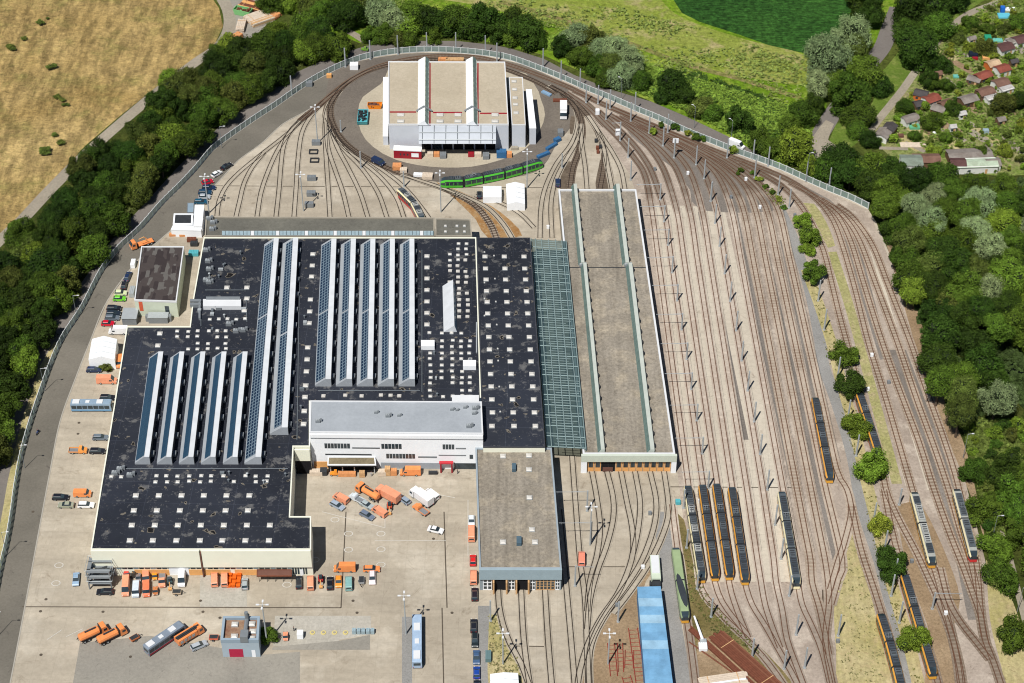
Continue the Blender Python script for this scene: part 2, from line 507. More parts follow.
sheet('meadow', [(-260, -120), (150, -120), (205, -12), (219, 8), (223, 26), (214, 46), (190, 62), (165, 80), (120, 116),
                 (85, 146), (40, 196), (0, 240), (-80, 330), (-260, 420)], .02, M_meadow)
strip('gravel_path', [(205, -30), (218, -8), (228, 10), (229, 28), (219, 46), (196, 62), (160, 90), (122, 122), (85, 155),
                      (50, 190), (20, 222), (-5, 245), (-60, 300)], 4.6, .05, M_gravel)
sheet('timber_yard_ground', [(222, -10), (262, -12), (280, 8), (262, 30), (245, 42), (228, 44), (224, 20)], .045, M_darkasph)
sheet('field', [(300, -140), (900, -140), (905, 30), (830, 70), (822, 150), (780, 168), (740, 150), (690, 118), (610, 84),
                (540, 54), (470, 38), (400, 36), (352, 44), (300, 20)], .02, M_field)
sheet('rough_grass_band', [(480, -60), (560, -40), (640, -20), (676, 14), (740, 38), (806, 56), (806, 84), (750, 78), (700, 70), (650, 52),
                           (600, 40), (560, 26), (520, 16), (470, 4), (420, -10)], .03, M_rough, True)
strip('field_track', [(500, 2), (530, 10), (562, 20), (600, 33), (642, 48), (687, 65), (737, 78), (768, 88), (800, 98)], 2.6, .045, M_ftrack)
sheet('crop_field', [(628, -70), (682, 13), (700, 22), (740, 35), (768, 45), (803, 53), (848, 30), (884, 0), (900, -60)], .04, M_crop)
strip('farm_track', [(284, 2), (305, 14), (330, 22), (350, 32), (366, 42)], 3.0, .04, M_gravel)
sheet('glade', [(962, 426), (985, 418), (1050, 426), (1050, 474), (1008, 472), (996, 500), (1008, 540), (1016, 592), (1004, 592), (988, 540), (976, 480)], .036, M_lawn, True)
sheet('woodland_floor', [(868, 210), (850, 198), (830, 186), (810, 172), (820, 158), (850, 150), (900, 166), (1000, 176), (1120, 168),
                         (1200, 720), (1005, 720), (1012, 660), (1000, 600), (985, 560), (965, 480), (950, 450), (932, 400),
                         (916, 345), (902, 290), (886, 240)], .03, M_forest)
sheet('belt_floor', [(300, 20), (352, 40), (366, 46), (331, 57), (288, 77), (256, 100), (222, 125), (177, 171), (120, 233),
                     (75, 296), (37, 342), (10, 427), (-30, 560), (-120, 560), (-100, 360), (0, 244), (40, 200), (85, 150), (120, 120),
                     (165, 86), (195, 64), (222, 48), (262, 30)], .035, M_forest)
sheet('outer_road', [(-60, 640), (-18, 512), (8, 427), (35, 342), (72, 296), (117, 233), (150, 198), (177, 168), (222, 124), (256, 99), (288, 76),
                     (331, 57), (366, 46), (406, 41), (456, 41), (493, 45), (512, 49), (544, 59), (574, 75), (612, 90),
                     (652, 102), (687, 117), (727, 136), (760, 154), (782, 168), (787, 172)] + FENCE[:41][::-1] + [(-30, 680)], .06, M_outer)
sheet('verge', [(-12, 640), (2, 560), (14, 492), (28, 420), (48, 364), (60, 342), (54, 342), (40, 366), (22, 420), (8, 480), (-6, 560),
                (-24, 640)], .075, M_strawgrass)
sheet('yard_concrete', FENCE + [(876, 222), (890, 255), (905, 295), (918, 345), (932, 395), (948, 440), (965, 480), (985, 560), (996, 610),
                                (1008, 650), (1030, 720), (-40, 720), (-30, 690)], .05, M_concrete)
sheet('perimeter_road', FENCE[:24] + [(330, 76), (334, 90)] + ROAD_R[::-1] + [(-30, 720), (-30, 660)], .085, M_asphalt)
strip('kerb', ROAD_R, .35, .12, M_kerb)
strip('kerb', [(-30, 700)] + FENCE[:24], .4, .10, M_kerb)
sheet('ring_road', [(334, 70), (356, 62), (396, 55), (431, 53), (468, 55), (512, 62), (540, 72), (562, 84), (576, 104), (572, 125),
                    (556, 145), (548, 160), (536, 172), (510, 178), (470, 181), (437, 182), (400, 176), (368, 168), (350, 158),
                    (336, 142), (328, 122), (326, 100), (328, 82)], .09, M_ringasph, True)
sheet('hall_apron', [(388, 70), (381, 84), (363, 97), (358, 112), (361, 132), (373, 147), (396, 160), (431, 167), (471, 167), (501, 160),
                     (524, 150), (539, 132), (545, 115), (541, 100), (534, 84), (510, 70)], .105, M_apron, True)
sheet('track_fan_bed', [(540, 72), (570, 84), (612, 102), (659, 122), (712, 145), (768, 166), (830, 193), (868, 210), (905, 295),
                        (932, 395), (965, 480), (985, 560), (996, 610), (1012, 700), (700, 700), (694, 600), (686, 540), (677, 470),
                        (657, 330), (640, 205), (630, 175), (612, 148), (590, 120)], .07, M_ballast)
sheet('light_concrete', [(648, 205), (724, 207), (740, 280), (790, 520), (800, 582), (696, 582), (690, 520), (682, 470), (664, 330)], .08, M_yardlight)
sheet('grey_ballast', [(640, 122), (668, 133), (712, 156), (752, 184), (776, 210), (700, 210), (690, 190), (670, 166), (648, 150), (628, 132)], .085, M_greyballast, True)
sheet('grey_ballast', [(768, 172), (800, 186), (824, 206), (838, 232), (862, 300), (880, 360), (890, 358), (866, 270), (856, 225), (830, 200), (800, 184), (770, 170)], .086, M_greyballast)
sheet('dark_track_margin', [(886, 350), (906, 350), (936, 430), (960, 500), (976, 570), (984, 620), (968, 620), (958, 570), (938, 500), (914, 430)], .087, M_greyballast)
strip('grey_path', [(778, 205), (784, 218), (796, 246), (811, 296), (820, 342), (824, 367), (837, 404), (852, 454), (862, 506),
                    (880, 562), (890, 600), (901, 637), (912, 690)], 3.6, .095, M_greypath)
for k_, (a_, b_) in enumerate((((735, 212), (814, 582)), ((758, 215), (842, 590)), ((782, 240), (830, 470)), ((700, 212), (746, 440)))):
    strip('grey_strip', [a_, b_], 1.5, .091 + k_ * .001, M_greyballast)
for k_, p_ in enumerate(([(846, 232), (866, 290), (880, 342), (900, 395), (915, 440), (930, 490)], [(872, 250), (892, 320), (908, 370), (926, 420), (944, 478)], [(856, 310), (866, 342), (884, 400), (897, 445), (908, 486)])):
    strip('light_strip', p_, 1.5, .096 + k_ * .001, M_yardlight)
for p_ in ([(571, 116), (583, 119), (585, 136), (570, 134)], [(563, 160), (571, 162), (567, 189), (560, 189)], [(600, 160), (609, 160), (614, 189), (596, 189)],
           [(584, 98), (606, 118), (603, 128), (590, 112)], [(664, 496), (672, 496), (673, 514), (664, 514)], [(650, 126), (672, 138), (690, 150), (684, 152), (662, 140)],
           [(326, 96), (338, 90), (332, 106), (326, 128), (322, 118)], [(822, 590), (832, 590), (829, 650), (822, 640)]):
    sheet('oily_patch', p_, .1215, M_oily, True)
sheet('dark_gap', [(988, 346), (1010, 340), (1060, 345), (1060, 402), (1020, 398), (1000, 386), (990, 366)], .06, M_darkgap, True)  # near-black sheet filling the treeless gap in the woodland
sheet('grass_strip', [(803, 203), (814, 204), (826, 222), (835, 246), (828, 248), (818, 228)], .10, M_greengrass, True)
strip('grass_strip', [(832, 252), (845, 292), (856, 330), (864, 360), (876, 405), (888, 450), (897, 484)], 3.0, .101, M_greengrass)
strip('dry_verge', [(806, 270), (818, 302), (832, 345), (841, 382), (853, 424), (866, 480), (876, 520), (888, 570), (898, 606), (908, 640), (922, 700)],
      3.4, .102, M_strawgrass)
sheet('dry_verge', [(846, 522), (853, 532), (862, 560), (872, 600), (881, 640), (892, 700), (842, 700), (836, 650), (834, 600), (840, 550)], .103, M_strawgrass, True)
sheet('dry_verge', [(986, 560), (1000, 580), (1012, 600), (1030, 650), (1060, 720), (1012, 720), (1002, 670), (990, 620)], .104, M_strawgrass, True)
sheet('worn_soil', [(918, 500), (930, 520), (948, 560), (960, 600), (952, 640), (966, 700), (925, 700), (930, 640), (918, 600), (905, 560), (898, 505)], .092, M_soil, True)
sheet('woodland_edge_soil', [(884, 236), (896, 250), (912, 290), (926, 340), (944, 400), (966, 450), (985, 540), (972, 500), (952, 450), (930, 400), (915, 345), (900, 292)], .105, M_soil, True)
sheet('olive_verge', [(676, 512), (684, 520), (697, 578), (712, 604), (730, 622), (768, 655), (796, 700), (698, 700), (693, 640), (686, 570)], .106, M_oliveverge, True)
sheet('sandy_corner', [(698, 640), (722, 634), (760, 668), (776, 700), (700, 700)], .107, M_soil, True)
strip('service_lane', [(664, 512), (666, 560), (668, 600), (676, 650), (684, 700)], 5.2, .108, M_greypath)
sheet('sandy_ground', [(655, 548), (660, 560), (640, 600), (646, 700), (584, 700), (588, 660), (600, 628), (626, 592)], .109, M_soil, True)
sheet('rust_stain', [(436, 182), (470, 196), (500, 212), (522, 236), (488, 238), (476, 220), (456, 200)], .11, M_rust, True)
sheet('dry_verge', [(489, 614), (497, 616), (506, 640), (522, 665), (520, 690), (490, 690)], .111, M_strawgrass, True)
sheet('dark_patch', [(80, 643), (150, 636), (220, 648), (262, 655), (300, 652), (300, 700), (70, 700)], .088, M_darkasph)
sheet('pale_slab', [(200, 573), (246, 573), (247, 607), (200, 607)], .089, M_slab)
sheet('pale_slab', [(275, 616), (371, 616), (371, 634), (339, 640), (339, 647), (273, 646)], .09, M_slab)
sheet('dark_patch', [(339, 641), (370, 635), (370, 650), (272, 650), (273, 647)], .091, M_darkasph)
sheet('dark_patch', [(402, 617), (412, 617), (412, 690), (402, 690)], .092, M_greypath)
sheet('gravel_margin', [(478, 606), (490, 606), (490, 700), (479, 700)], .093, M_greypath)
for a_, b_ in (((22, 607), (341, 608)), ((341, 608), (346, 512)), ((444, 512), (447, 608)), ((442, 608), (444, 700)), ((212, 186), (560, 188)),
               ((560, 567), (640, 567)), ((503, 646), (552, 647)), ((666, 487), (800, 488))):
    strip('drain_channel', [a_, b_], .3, .118, M_drain, 20)
for a_, b_ in (((322, 512), (385, 528)), ((385, 528), (385, 517)), ((47, 640), (62, 630)), ((66, 637), (83, 629)), ((418, 491), (455, 498)),
               ((468, 500), (468, 556)), ((375, 541), (446, 541))):
    strip('painted_line', [a_, b_], .16, .119, M_line, 20)
rg = random.Random(4)
gd = (P(966, 150) - P(900, 110)).to_2d().normalized(); gn = Vector((-gd.y, gd.x))
for k_ in range(46):
    c_ = P(rg.uniform(895, 1030), rg.uniform(20, 150)).to_2d(); l_ = rg.uniform(2.5, 7); w_ = rg.uniform(1.2, 3)
    px_, py_ = proj((c_.x, c_.y, 0))
    if px_ < 868 + (140 - py_) * .72 + 16: continue
    m = MB(); m.face([(*(c_ + gd * l_ * s1 + gn * w_ * s2), .062 + k_ * .0004) for s1, s2 in ((-1, -1), (1, -1), (1, 1), (-1, 1))])
    m.build('garden_bed', rg.choice((M_lawn, M_lawn, M_strawgrass, M_soil, M_gravel, M_garden)))['kind'] = 'structure'
# lanes and gardens at the top of the hill
strip('lane', [(898, 8), (889, 30), (882, 48), (868, 66), (850, 92), (834, 112), (824, 128), (815, 143)], 6.4, .05, M_outer)
sheet('junction', [(812, 138), (826, 120), (834, 124), (828, 140), (842, 150), (834, 162), (812, 160)], .055, M_gravel, True)
sheet('lawn', [(905, 44), (925, 20), (960, -4), (1000, -10), (960, 16), (936, 36), (905, 84), (868, 134), (848, 150), (828, 144),
               (836, 124), (870, 108), (884, 70)], .042, M_lawn)
sheet('garden_ground', [(868, 136), (906, 84), (938, 38), (980, 8), (1010, -10), (1120, -20), (1120, 172), (1000, 176), (900, 166)], .045, M_garden)
strip('gravel_path', [(862, 142), (867, 135), (880, 118), (893, 102), (904, 88), (913, 75), (924, 60), (933, 47.5), (940, 38), (948, 30), (958, 21), (970, 13), (985, 7), (1012, -2)], 3.0, .06, M_gravel)
for p_ in ([(879, 148), (908, 149)], [(905, 142), (925, 152)], [(966, 121), (994, 137)], [(932, 124), (975, 146)], [(985, 146), (1010, 140)],
           [(900, 110), (966, 150)], [(945, 78), (962, 92)], [(955, 30), (980, 44)]):
    strip('garden_path', p_, 1.8, .065, M_gravel)
strip('woodland_path', [(970, 440), (978, 456), (990, 490), (1000, 530), (1010, 560), (1018, 592), (1030, 640)], 1.8, .06, M_gravel)


# ------------------------------------------------------------------ buildings
def house(name, label, cat, pts, z, wallm, roofm, rimm, rim_h=.4, rim_w=.35, z0=0.0, rlabel=None, world=False):
    w = ccw(pts if world else XY(pts, z))
    t = thing(name, label, cat, at_base(w))
    m = MB()
    m.prism(w, z0, z - .25, 0, top=False); m.build('wall', wallm, t)
    m = MB(); inn = inset(w, rim_w); out = inset(w, -.06); n = len(w)
    for k in range(n):
        j = (k + 1) % n
        m.face([(*out[k], z - .3), (*out[j], z - .3), (*out[j], z + rim_h), (*out[k], z + rim_h)])
        m.face([(*out[k], z + rim_h), (*out[j], z + rim_h), (*inn[j], z + rim_h), (*inn[k], z + rim_h)])
        m.face([(*inn[k], z + rim_h), (*inn[j], z + rim_h), (*inn[j], z - .02), (*inn[k], z - .02)])
    m.build('parapet', rimm, t)
    bm = bmesh.new(); f = bm.faces.new([bm.verts.new((p.x - t.location.x, p.y - t.location.y, z)) for p in inn]); f.normal_update()
    bmesh.ops.triangulate(bm, faces=[f]); me = bpy.data.meshes.new('roof'); bm.to_mesh(me); bm.free(); me.materials.append(roofm)
    ro = link('roof', me, t)
    if rlabel: ro['label'] = rlabel
    t['zz'] = z
    return t


def px_box(parent, name, a, b, z0, h, mat, dep=None):
    """upright box whose top shows as the rectangle a..b (pixels) at the height z0+h"""
    z = z0 + h
    w = XY([a, (b[0], a[1]), b, (a[0], b[1])], z)
    m = MB(); m.prism(w, z0, z, 0, bottom=False); return m.build(name, mat, parent)


def sub(parent, name, me, loc):
    o = link(name, me, parent); o.location = Vector(loc) - parent.location; return o


def wall_pts(a, b, z):
    """front wall line from the roof corners a, b (pixels at height z): left and right world points"""
    return P(*a, z).to_2d(), P(*b, z).to_2d()


def on_wall(parent, name, A, B, u0, u1, z0, z1, mat, out=.05, th=.2):
    """box set on the wall A->B between fractions u0..u1, standing `out` proud towards the viewer side (south)"""
    d = (B - A).normalized(); nrm = Vector((d.y, -d.x))
    p0 = A.lerp(B, u0); p1 = A.lerp(B, u1)
    m = MB(); m.prism([p0 - nrm * th, p1 - nrm * th, p1 + nrm * out, p0 + nrm * out], z0, z1, 0, bottom=True)
    return m.build(name, mat, parent)


def light_mesh(sx, sy, h):
    m = MB()
    m.box((0, 0, 0), (sx, sy, h * .6), 0, 0)
    m.loft([[(-sx / 2 + .04, -sy / 2 + .04, h * .6), (sx / 2 - .04, -sy / 2 + .04, h * .6), (sx / 2 - .04, sy / 2 - .04, h * .6), (-sx / 2 + .04, sy / 2 - .04, h * .6)],
            [(-sx / 4, -sy / 4, h), (sx / 4, -sy / 4, h), (sx / 4, sy / 4, h), (-sx / 4, sy / 4, h)]], 1)
    return m.mesh('roof_light', [M_lightsteel, M_domelight])


M_domelight = plain('acrylic dome', S(222, 218, 210, .78), .1, .9, .4)
ME_LIGHT = light_mesh(1.6, 1.6, .55)
ME_VENT = light_mesh(1.15, 1.05, .5)
ME_SMALLLIGHT = light_mesh(.5, .5, .4)


def unit_mesh(k):
    m = MB(); r = random.Random(k)
    m.box((0, 0, 0), (1.7, 1.2, .9)); m.box((1.1, .3, 0), (.7, .7, 1.3)); m.tube((-.4, 0, .9), (-.4, 0, 1.2), .35, n=10, m=1)
    m.tube((.2, 0, .9), (.2, 0, 1.15), .25, n=10, m=1)
    return m.mesh('ventilation_unit', [M_greysteel, M_lightsteel])


ME_UNIT = unit_mesh(1)

# ---- main black-roofed workshop
ZM = 10.0
MBP = [(204, 238), (476, 238), (481, 403.5), (310, 402), (293.5, 447), (290, 517), (311, 517), (311, 550), (91, 550), (127, 327), (190, 327), (193, 301)]
MBP[3:5] = [(309.3, 402), (293.5, 402.0)] if False else [(310, 402), (310, 447), (293.5, 447)]
main = house('workshop_hall', 'huge workshop hall with black felt roof, rows of solar skylights and a cream front', 'workshop',
             MBP, ZM, M_cream, M_blackroof, M_cream, .3, .3)
A, B = wall_pts((91, 550), (311, 550), ZM)
on_wall(main, 'fascia', A, B, .0, .492, 3.9, ZM + .3, M_cream, .7, -.02)
on_wall(main, 'fascia', A, B, .502, .999, 3.9, ZM + .3, M_cream, .7, -.02)
on_wall(main, 'downpipe', A, B, .494, .5, .2, 9.5, M_brown, .9, -.02)
for k in range(34):
    u = .10 + k * .0262
    if .47 < u < .5 or u > .91: continue
    on_wall(main, 'window', A, B, u, u + .021, 2.5, 3.8, M_glass if k % 3 else M_lightglass, .06, .02)
on_wall(main, 'plinth', A, B, .18, .62, .1, 2.3, M_orange, .10, -.02)
on_wall(main, 'plinth', A, B, .64, .76, .1, 2.3, M_orange, .10, -.02)
on_wall(main, 'door', A, B, .34, .43, .1, 3.9, M_white, .12, -.02)
for k in range(6):
    on_wall(main, 'window', A, B, .905 + k * .012, .913 + k * .012, .5, 3.7, M_glass, .08, .02)
on_wall(main, 'door', A, B, .94, .955, .1, 2.4, M_white, .14, -.09)
# raised cream wall next to the office
p = XY([(293.5, 447), (309.5, 447), (309.5, 457), (293.5, 457)], ZM)
wq = XY([(294.2, 448.0), (309.4, 448.0), (309.4, 449.4), (294.2, 449.4)], ZM)
m = MB(); m.prism(wq, 5.4, ZM - .3, 0, bottom=True); m.build('wing_wall', M_cream, main)
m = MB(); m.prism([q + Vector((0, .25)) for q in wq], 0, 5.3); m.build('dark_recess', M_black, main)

sawdefs = []
for k in range(5):
    sawdefs.append(((135 + 22 * k, 464.5), (149.5 + 21 * k, 359), (164.5 + 21 * k, 359), (150.5 + 22 * k, 464.5), .06 if k == 0 else .37, M_solar, 0))
sawdefs.append(((244.5, 464.5), (264.5, 245.5), (279.5, 245.5), (262, 464.5), .06, M_solargrid, 1))
sawdefs.append(((270, 435), (283, 245), (299, 245), (288.5, 435), .34, M_solargrid, 1))
for k in range(5):
    sawdefs.append(((315 + 20.9 * k, 386.5), (321.5 + 19.6 * k, 246), (337 + 19.4 * k, 246), (331.5 + 20.9 * k, 386.5), .06 if k == 0 else .34, M_solargrid, 1))


def sawtooth(lb, lt, rt, rb, pfrac, pm, kind):
    z = ZM
    q = [P(*c, z) for c in (lb, lt, rt, rb)]
    hh = 3.0

    def ring(Lp, Rp, back):
        d = Rp - Lp
        sh = (P(0, 0, 0) * 0)
        a = Lp; pts = [a + Vector((0, 0, .02)), a + Vector((0, 0, .5)), a + d * .68 + Vector((0, 0, hh)), a + d + Vector((0, 0, hh)), Rp + Vector((0, 0, .02))]
        return pts
    m = MB()
    r0 = ring(q[0], q[3], 0); r1 = ring(q[1], q[2], 1)
    dy = (r1[0] - r0[0]).normalized()
    # the far end leans back like the near one
    m.face([r0[1], r0[2], r1[2], r1[1]], 0); m.face([r0[2], r0[3], r1[3], r1[2]], 1)
    m.face([r0[0], r0[1], r1[1], r1[0]], 0); m.face([r0[3], r0[4], r1[4], r1[3]], 2)
    m.face([r0[4], r0[3], r0[2], r0[1], r0[0]], 0); m.face(r1, 0)
    s_ = m.build('sawtooth_skylight', [M_sheetroof, M_cap, M_darksteel], main, fix=True)
    # solar sheet on the slope
    up = Vector((0, 0, .10)); L = (r1[1] - r0[1]).length
    segs = [(.015, .985)] if kind == 0 else [(.012, .47), (.48, .985)] if L < 90 else [(.012, .62), (.628, .985)]
    m = MB()
    for a, b in segs:
        c0 = r0[1].lerp(r0[2], pfrac); c1 = r0[1].lerp(r0[2], .96); d0 = r1[1].lerp(r1[2], pfrac); d1 = r1[1].lerp(r1[2], .96)
        w = (c1 - c0).length
        m.face([c0.lerp(d0, a) + up, c1.lerp(d1, a) + up, c1.lerp(d1, b) + up, c0.lerp(d0, b) + up], 0,
               [(0, a * L), (w, a * L), (w, b * L), (0, b * L)])
    o = m.build('solar_panel', pm, s_)
    o.location = (0, 0, 0)
    me = o.data
    for v in me.vertices: v.co -= main.location
    # window frames on the steep side
    n = int(L / 7.0)
    for k in range(n):
        c = r0[4].lerp(r1[4], (k + .5) / n)
        m = MB(); m.box((c.x + .4, c.y, ZM + .02), (.8, 1.6, 1.1), 0); m.build('vent_hood', M_greysteel, main)


for d in sawdefs: sawtooth(*d)

# roof lights
BIG = []
for y, xs in ((496, (136, 159, 181.7, 204, 226.6, 249.5)), (511, (134, 157, 180, 203, 225.7, 248)), (525.7, (132, 155, 178, 201, 224, 247, 270)),
              (541, (130, 153, 176.5, 200, 222.5, 245.5, 269)), (334, (160,)), (346, (158,))):
    BIG += [(x, y) for x in xs]
BIG += [(427, y) for y in (256.6, 268, 279, 290.5, 302, 313.5, 325)]
BIG += [(313 - (y - 254.6) * .055, y) for y in (254.6, 266, 277, 300, 312, 323.6, 348, 360, 372, 386, 397.5, 411.5, 424.5)]
BIG += [(227, 288), (247, 288), (230, 300), (247, 299), (244.5, 311)]
for x, y in BIG: sub(main, 'roof_light', ME_LIGHT, P(x, y, ZM))
SM = []
for i, x in enumerate((156, 167, 178, 189.5, 201, 212, 223, 234, 245, 256, 267.5)): SM.append((x, 476.5))
for x in (111, 122, 156, 167, 178, 189, 200, 211, 234, 245, 256, 267): SM.append((x, 482 if x > 150 else 476.8))
for y in (331.6, 337, 343.6, 349):
    for i, x in enumerate((177.7, 188, 198, 208.4, 217.7, 226)): SM.append((x, y))
for x in (210, 219, 228, 237, 245): SM.append((x, 319.5))
for i, y in enumerate((333.5, 341, 346.7, 353.3, 359.3, 365.3, 371.5, 377.8, 383.5, 390.5, 396.6)):
    for x in (430, 442, 452.5, 461.5, 470):
        if (x == 430 and i in (1, 2)) or (x > 460 and i in (5,)): continue
        SM.append((x + (y - 365) * .015, y))
for i, y in enumerate((244, 249.5, 255, 260.5, 266, 271.5, 277, 282.7)):
    for x in ((450, 458, 466) if i > 1 else (458, 466)): SM.append((x, y))
for y in (288.5, 294, 300, 305.5, 311.5, 317): SM.append((467.5, y)); SM.append((459, y))
for x in (324, 335, 345, 362, 381.5, 391, 399): SM.append((x, 396))
rj = random.Random(8); SM = [(x + rj.uniform(-.7, .7), y + rj.uniform(-.5, .5)) for x, y in SM if rj.random() > .12]
for x, y in SM[:100]: sub(main, 'roof_vent', ME_VENT, P(x, y, ZM))
if len(SM) > 100:
    m = MB()
    for x, y in SM[100:]:
        c = P(x, y, ZM); m.box((c.x, c.y, c.z), (1.15, 1.05, .35), 0, 0); m.box((c.x, c.y, c.z + .35), (.7, .6, .12), 0, 0)
    m.build('roof_vent', M_domelight, main)['kind'] = 'stuff'
for x, y in ((209, 218), (213, 229), (206, 251), (208, 262), (209, 270), (206, 281), (209, 283), (229, 325), (236, 332), (243, 331), (219, 309),
             (206, 237.5), (424, 480), (115, 474), (130, 476), (120, 470)):
    if y < 238 or x > 400: continue
    sub(main, 'ventilation_unit', ME_UNIT, P(x, y, ZM))
px_box(main, 'air_handler', (203, 299), (241, 306), ZM, 1.5, M_whiteroof)
px_box(main, 'air_duct', (206, 296.5), (240, 298.5), ZM, 2.0, M_greysteel)
px_box(main, 'air_duct', (190, 299), (201, 301), ZM, 1.2, M_greysteel)
px_box(main, 'air_duct', (190, 303), (201, 304.6), ZM, 1.2, M_greysteel)
px_box(main, 'air_duct', (198.5, 301), (200.5, 318), ZM, .9, M_greysteel)
px_box(main, 'air_duct', (241, 307), (246, 308.5), ZM, .9, M_lightsteel)
px_box(main, 'roof_cabin', (421, 340), (434.5, 346), ZM, 1.6, M_white)
px_box(main, 'roof_cabin', (463, 360), (476, 366), ZM, 1.6, M_white)
px_box(main, 'pipe', (476.0, 322), (477.2, 352), ZM, .5, M_lightsteel)
r_ = random.Random(77)
M_duct = plain('dull duct', S(120, 128, 134), .12)
for k in range(26):
    x, y = r_.choice(((r_.uniform(196, 242), r_.uniform(246, 330)), (r_.uniform(424, 474), r_.uniform(300, 396)), (r_.uniform(108, 286), r_.uniform(470, 486)), (r_.uniform(300, 306), r_.uniform(260, 440))))
    c = P(x, y, ZM); m = MB(); h_ = r_.uniform(.4, 1.1)
    if r_.random() < .5: m.tube((c.x, c.y, ZM), (c.x, c.y, ZM + h_ + .4), .22, n=8); m.tube((c.x, c.y, ZM + h_ + .4), (c.x, c.y, ZM + h_ + .6), .4, .2, 8)
    else: m.box((c.x, c.y, ZM), (r_.uniform(.6, 1.8), r_.uniform(.5, 1.2), h_))
    m.build('roof_outlet', M_duct if k % 3 else M_lightsteel, main)
for a_, b_ in (((201, 310, ), (201, 326)), ((246, 296), (247, 322)), ((205, 290), (246, 290)), ((120, 468.5), (288, 468.5)), ((318, 390.5), (420, 390.5)), ((422, 250), (422, 392)), ((300, 250), (297, 440))):
    p0 = P(*a_, ZM + .2); p1 = P(*b_, ZM + .2); m = MB(); m.tube(p0, p1, .12, n=5); m.build('roof_pipe', M_duct, main)
# single white roof lantern
m = MB(); q = [P(*c, ZM) for c in ((443.6, 332), (442.5, 286), (455.5, 286), (457, 332))]
z3 = Vector((0, 0, 2.6))
r0 = [q[0], q[0].lerp(q[3], .82) + z3, q[3]]; r1 = [q[1], q[1].lerp(q[2], .82) + z3, q[2]]
m.face([r0[0], r0[1], r1[1], r1[0]], 0); m.face([r0[1], r0[2], r1[2], r1[1]], 1); m.face(r0, 0); m.face(r1, 0)
m.build('roof_lantern', [M_cap, M_lightglass], main, fix=True)

# ---- east hall (same black roof, three columns of lights)
EH = [(476.6, 238), (530, 238), (545, 447), (483.2, 447)]
east = house('east_workshop_hall', 'narrow hall with black felt roof and three columns of square roof lights', 'workshop',
             EH, ZM + .3, M_cream, M_blackroof, plain('dark rim', S(70, 72, 80), .2), .15, .25)
rows = (257, 269, 280, 291.5, 302.5, 314, 326, 337.5, 350, 362, 374.5, 387, 400, 413, 426.5)
for y in rows:
    f = (y - 257) / 156
    for a_, b_ in ((485, 492.5), (504.3, 513.3), (524, 534.5)):
        if y == 426.5 and a_ == 485: a_ = 486; b_ = 491.5
        sub(east, 'roof_light', ME_LIGHT, P(a_ + (b_ - a_) * f, y, ZM + .3))
for k, y in enumerate((256, 279, 302, 325, 349, 361, 387, 412)):
    sub(east, 'small_roof_light', ME_SMALLLIGHT, P(494 + (y - 256) * .04, y, ZM + .3))
for y in (252.5, 268, 283, 299, 316): sub(east, 'roof_light', ME_SMALLLIGHT, P(484.5, y, ZM + .3)).name = 'small_roof_light'

# ---- grey annex on the track fan side
ZA = 8.0
ann = house('annex', 'long low annex with grey felt roof and a strip of pale glass', 'annex', [(206, 217.5), (434.5, 218.5), (434.5, 237), (205, 237)],
            ZA, M_concretewall, M_greyroof, M_concretewall)
x = 222.0
while x < 432:
    w_ = 3.2
    px_box(ann, 'roof_window', (x, 230.8), (x + w_, 235.6), ZA, .4, M_whiteroof if int((x - 222) / 3.6) % 8 == 7 else M_lightglass); x += 3.6
for x, y in ((209, 219.5), (213, 223.5), (212, 230)): sub(ann, 'ventilation_unit', ME_UNIT, P(x, y, ZA))
ann2 = house('annex', 'short grey flat-roofed block with six roof lights at the end of the annex', 'annex',
             [(435.5, 219), (470.5, 220), (472, 237), (435.5, 237)], ZA + 1, M_concretewall, M_greyroof, M_concretewall)
for x in (445.5, 457, 464.5):
    for y in (226.3, 232): sub(ann2, 'roof_light', ME_SMALLLIGHT, P(x, y, ZA + 1)).scale = (1.9, 1.9, 1.2)

# ---- white office block with grey roof
ZO = 14.0
off = house('office_block', 'white office block with a pale grey sheet roof in front of the black hall', 'office building',
            [(310.5, 401), (481.5, 402), (483, 434), (309.5, 432.5)], ZO, M_white, M_sheetroof, M_whiteroof, .2)
A, B = wall_pts((309.5, 432.5), (483, 434), ZO)
on_wall(off, 'cornice', A, B, 0, 1, ZO - 1.6, ZO - .35, M_white, .5, -.02)
for u0, u1, z0, z1, n, mt in ((.08, .23, 7.9, 9.8, 8, M_glass), (.41, .53, 7.9, 9.8, 6, M_glass), (.765, .835, 7.9, 9.8, 4, M_glass),
                              (.435, .605, 4.1, 5.9, 9, M_glass), (.92, .94, 4.2, 5.8, 1, M_glass), (.24, .40, 7.9, 8.3, 1, M_darksteel),
                              (.08, .35, 5.2, 5.7, 1, M_darksteel), (.62, .73, 4.4, 5.0, 1, M_greysteel), (.74, .9, 5.3, 5.7, 1, M_greysteel), (.84, .9, 8.0, 8.5, 1, M_greysteel)):
    for k in range(n):
        d = (u1 - u0) / n
        on_wall(off, 'window', A, B, u0 + d * k, u0 + d * (k + .84 if n > 1 else k + 1), z0, z1, mt, .06, .02)
on_wall(off, 'base_band', A, B, .40, .755, .05, 2.4, M_sheetroof, .08, -.02)
on_wall(off, 'base_band', A, B, .83, .97, .05, 2.4, M_glass, .08, -.02)
on_wall(off, 'timber_gate', A, B, .01, .10, .05, 2.6, M_orange, .10, -.02)
px_box(off, 'roof_terrace', (452, 395), (479, 401), ZM, 2.5, M_whiteroof)
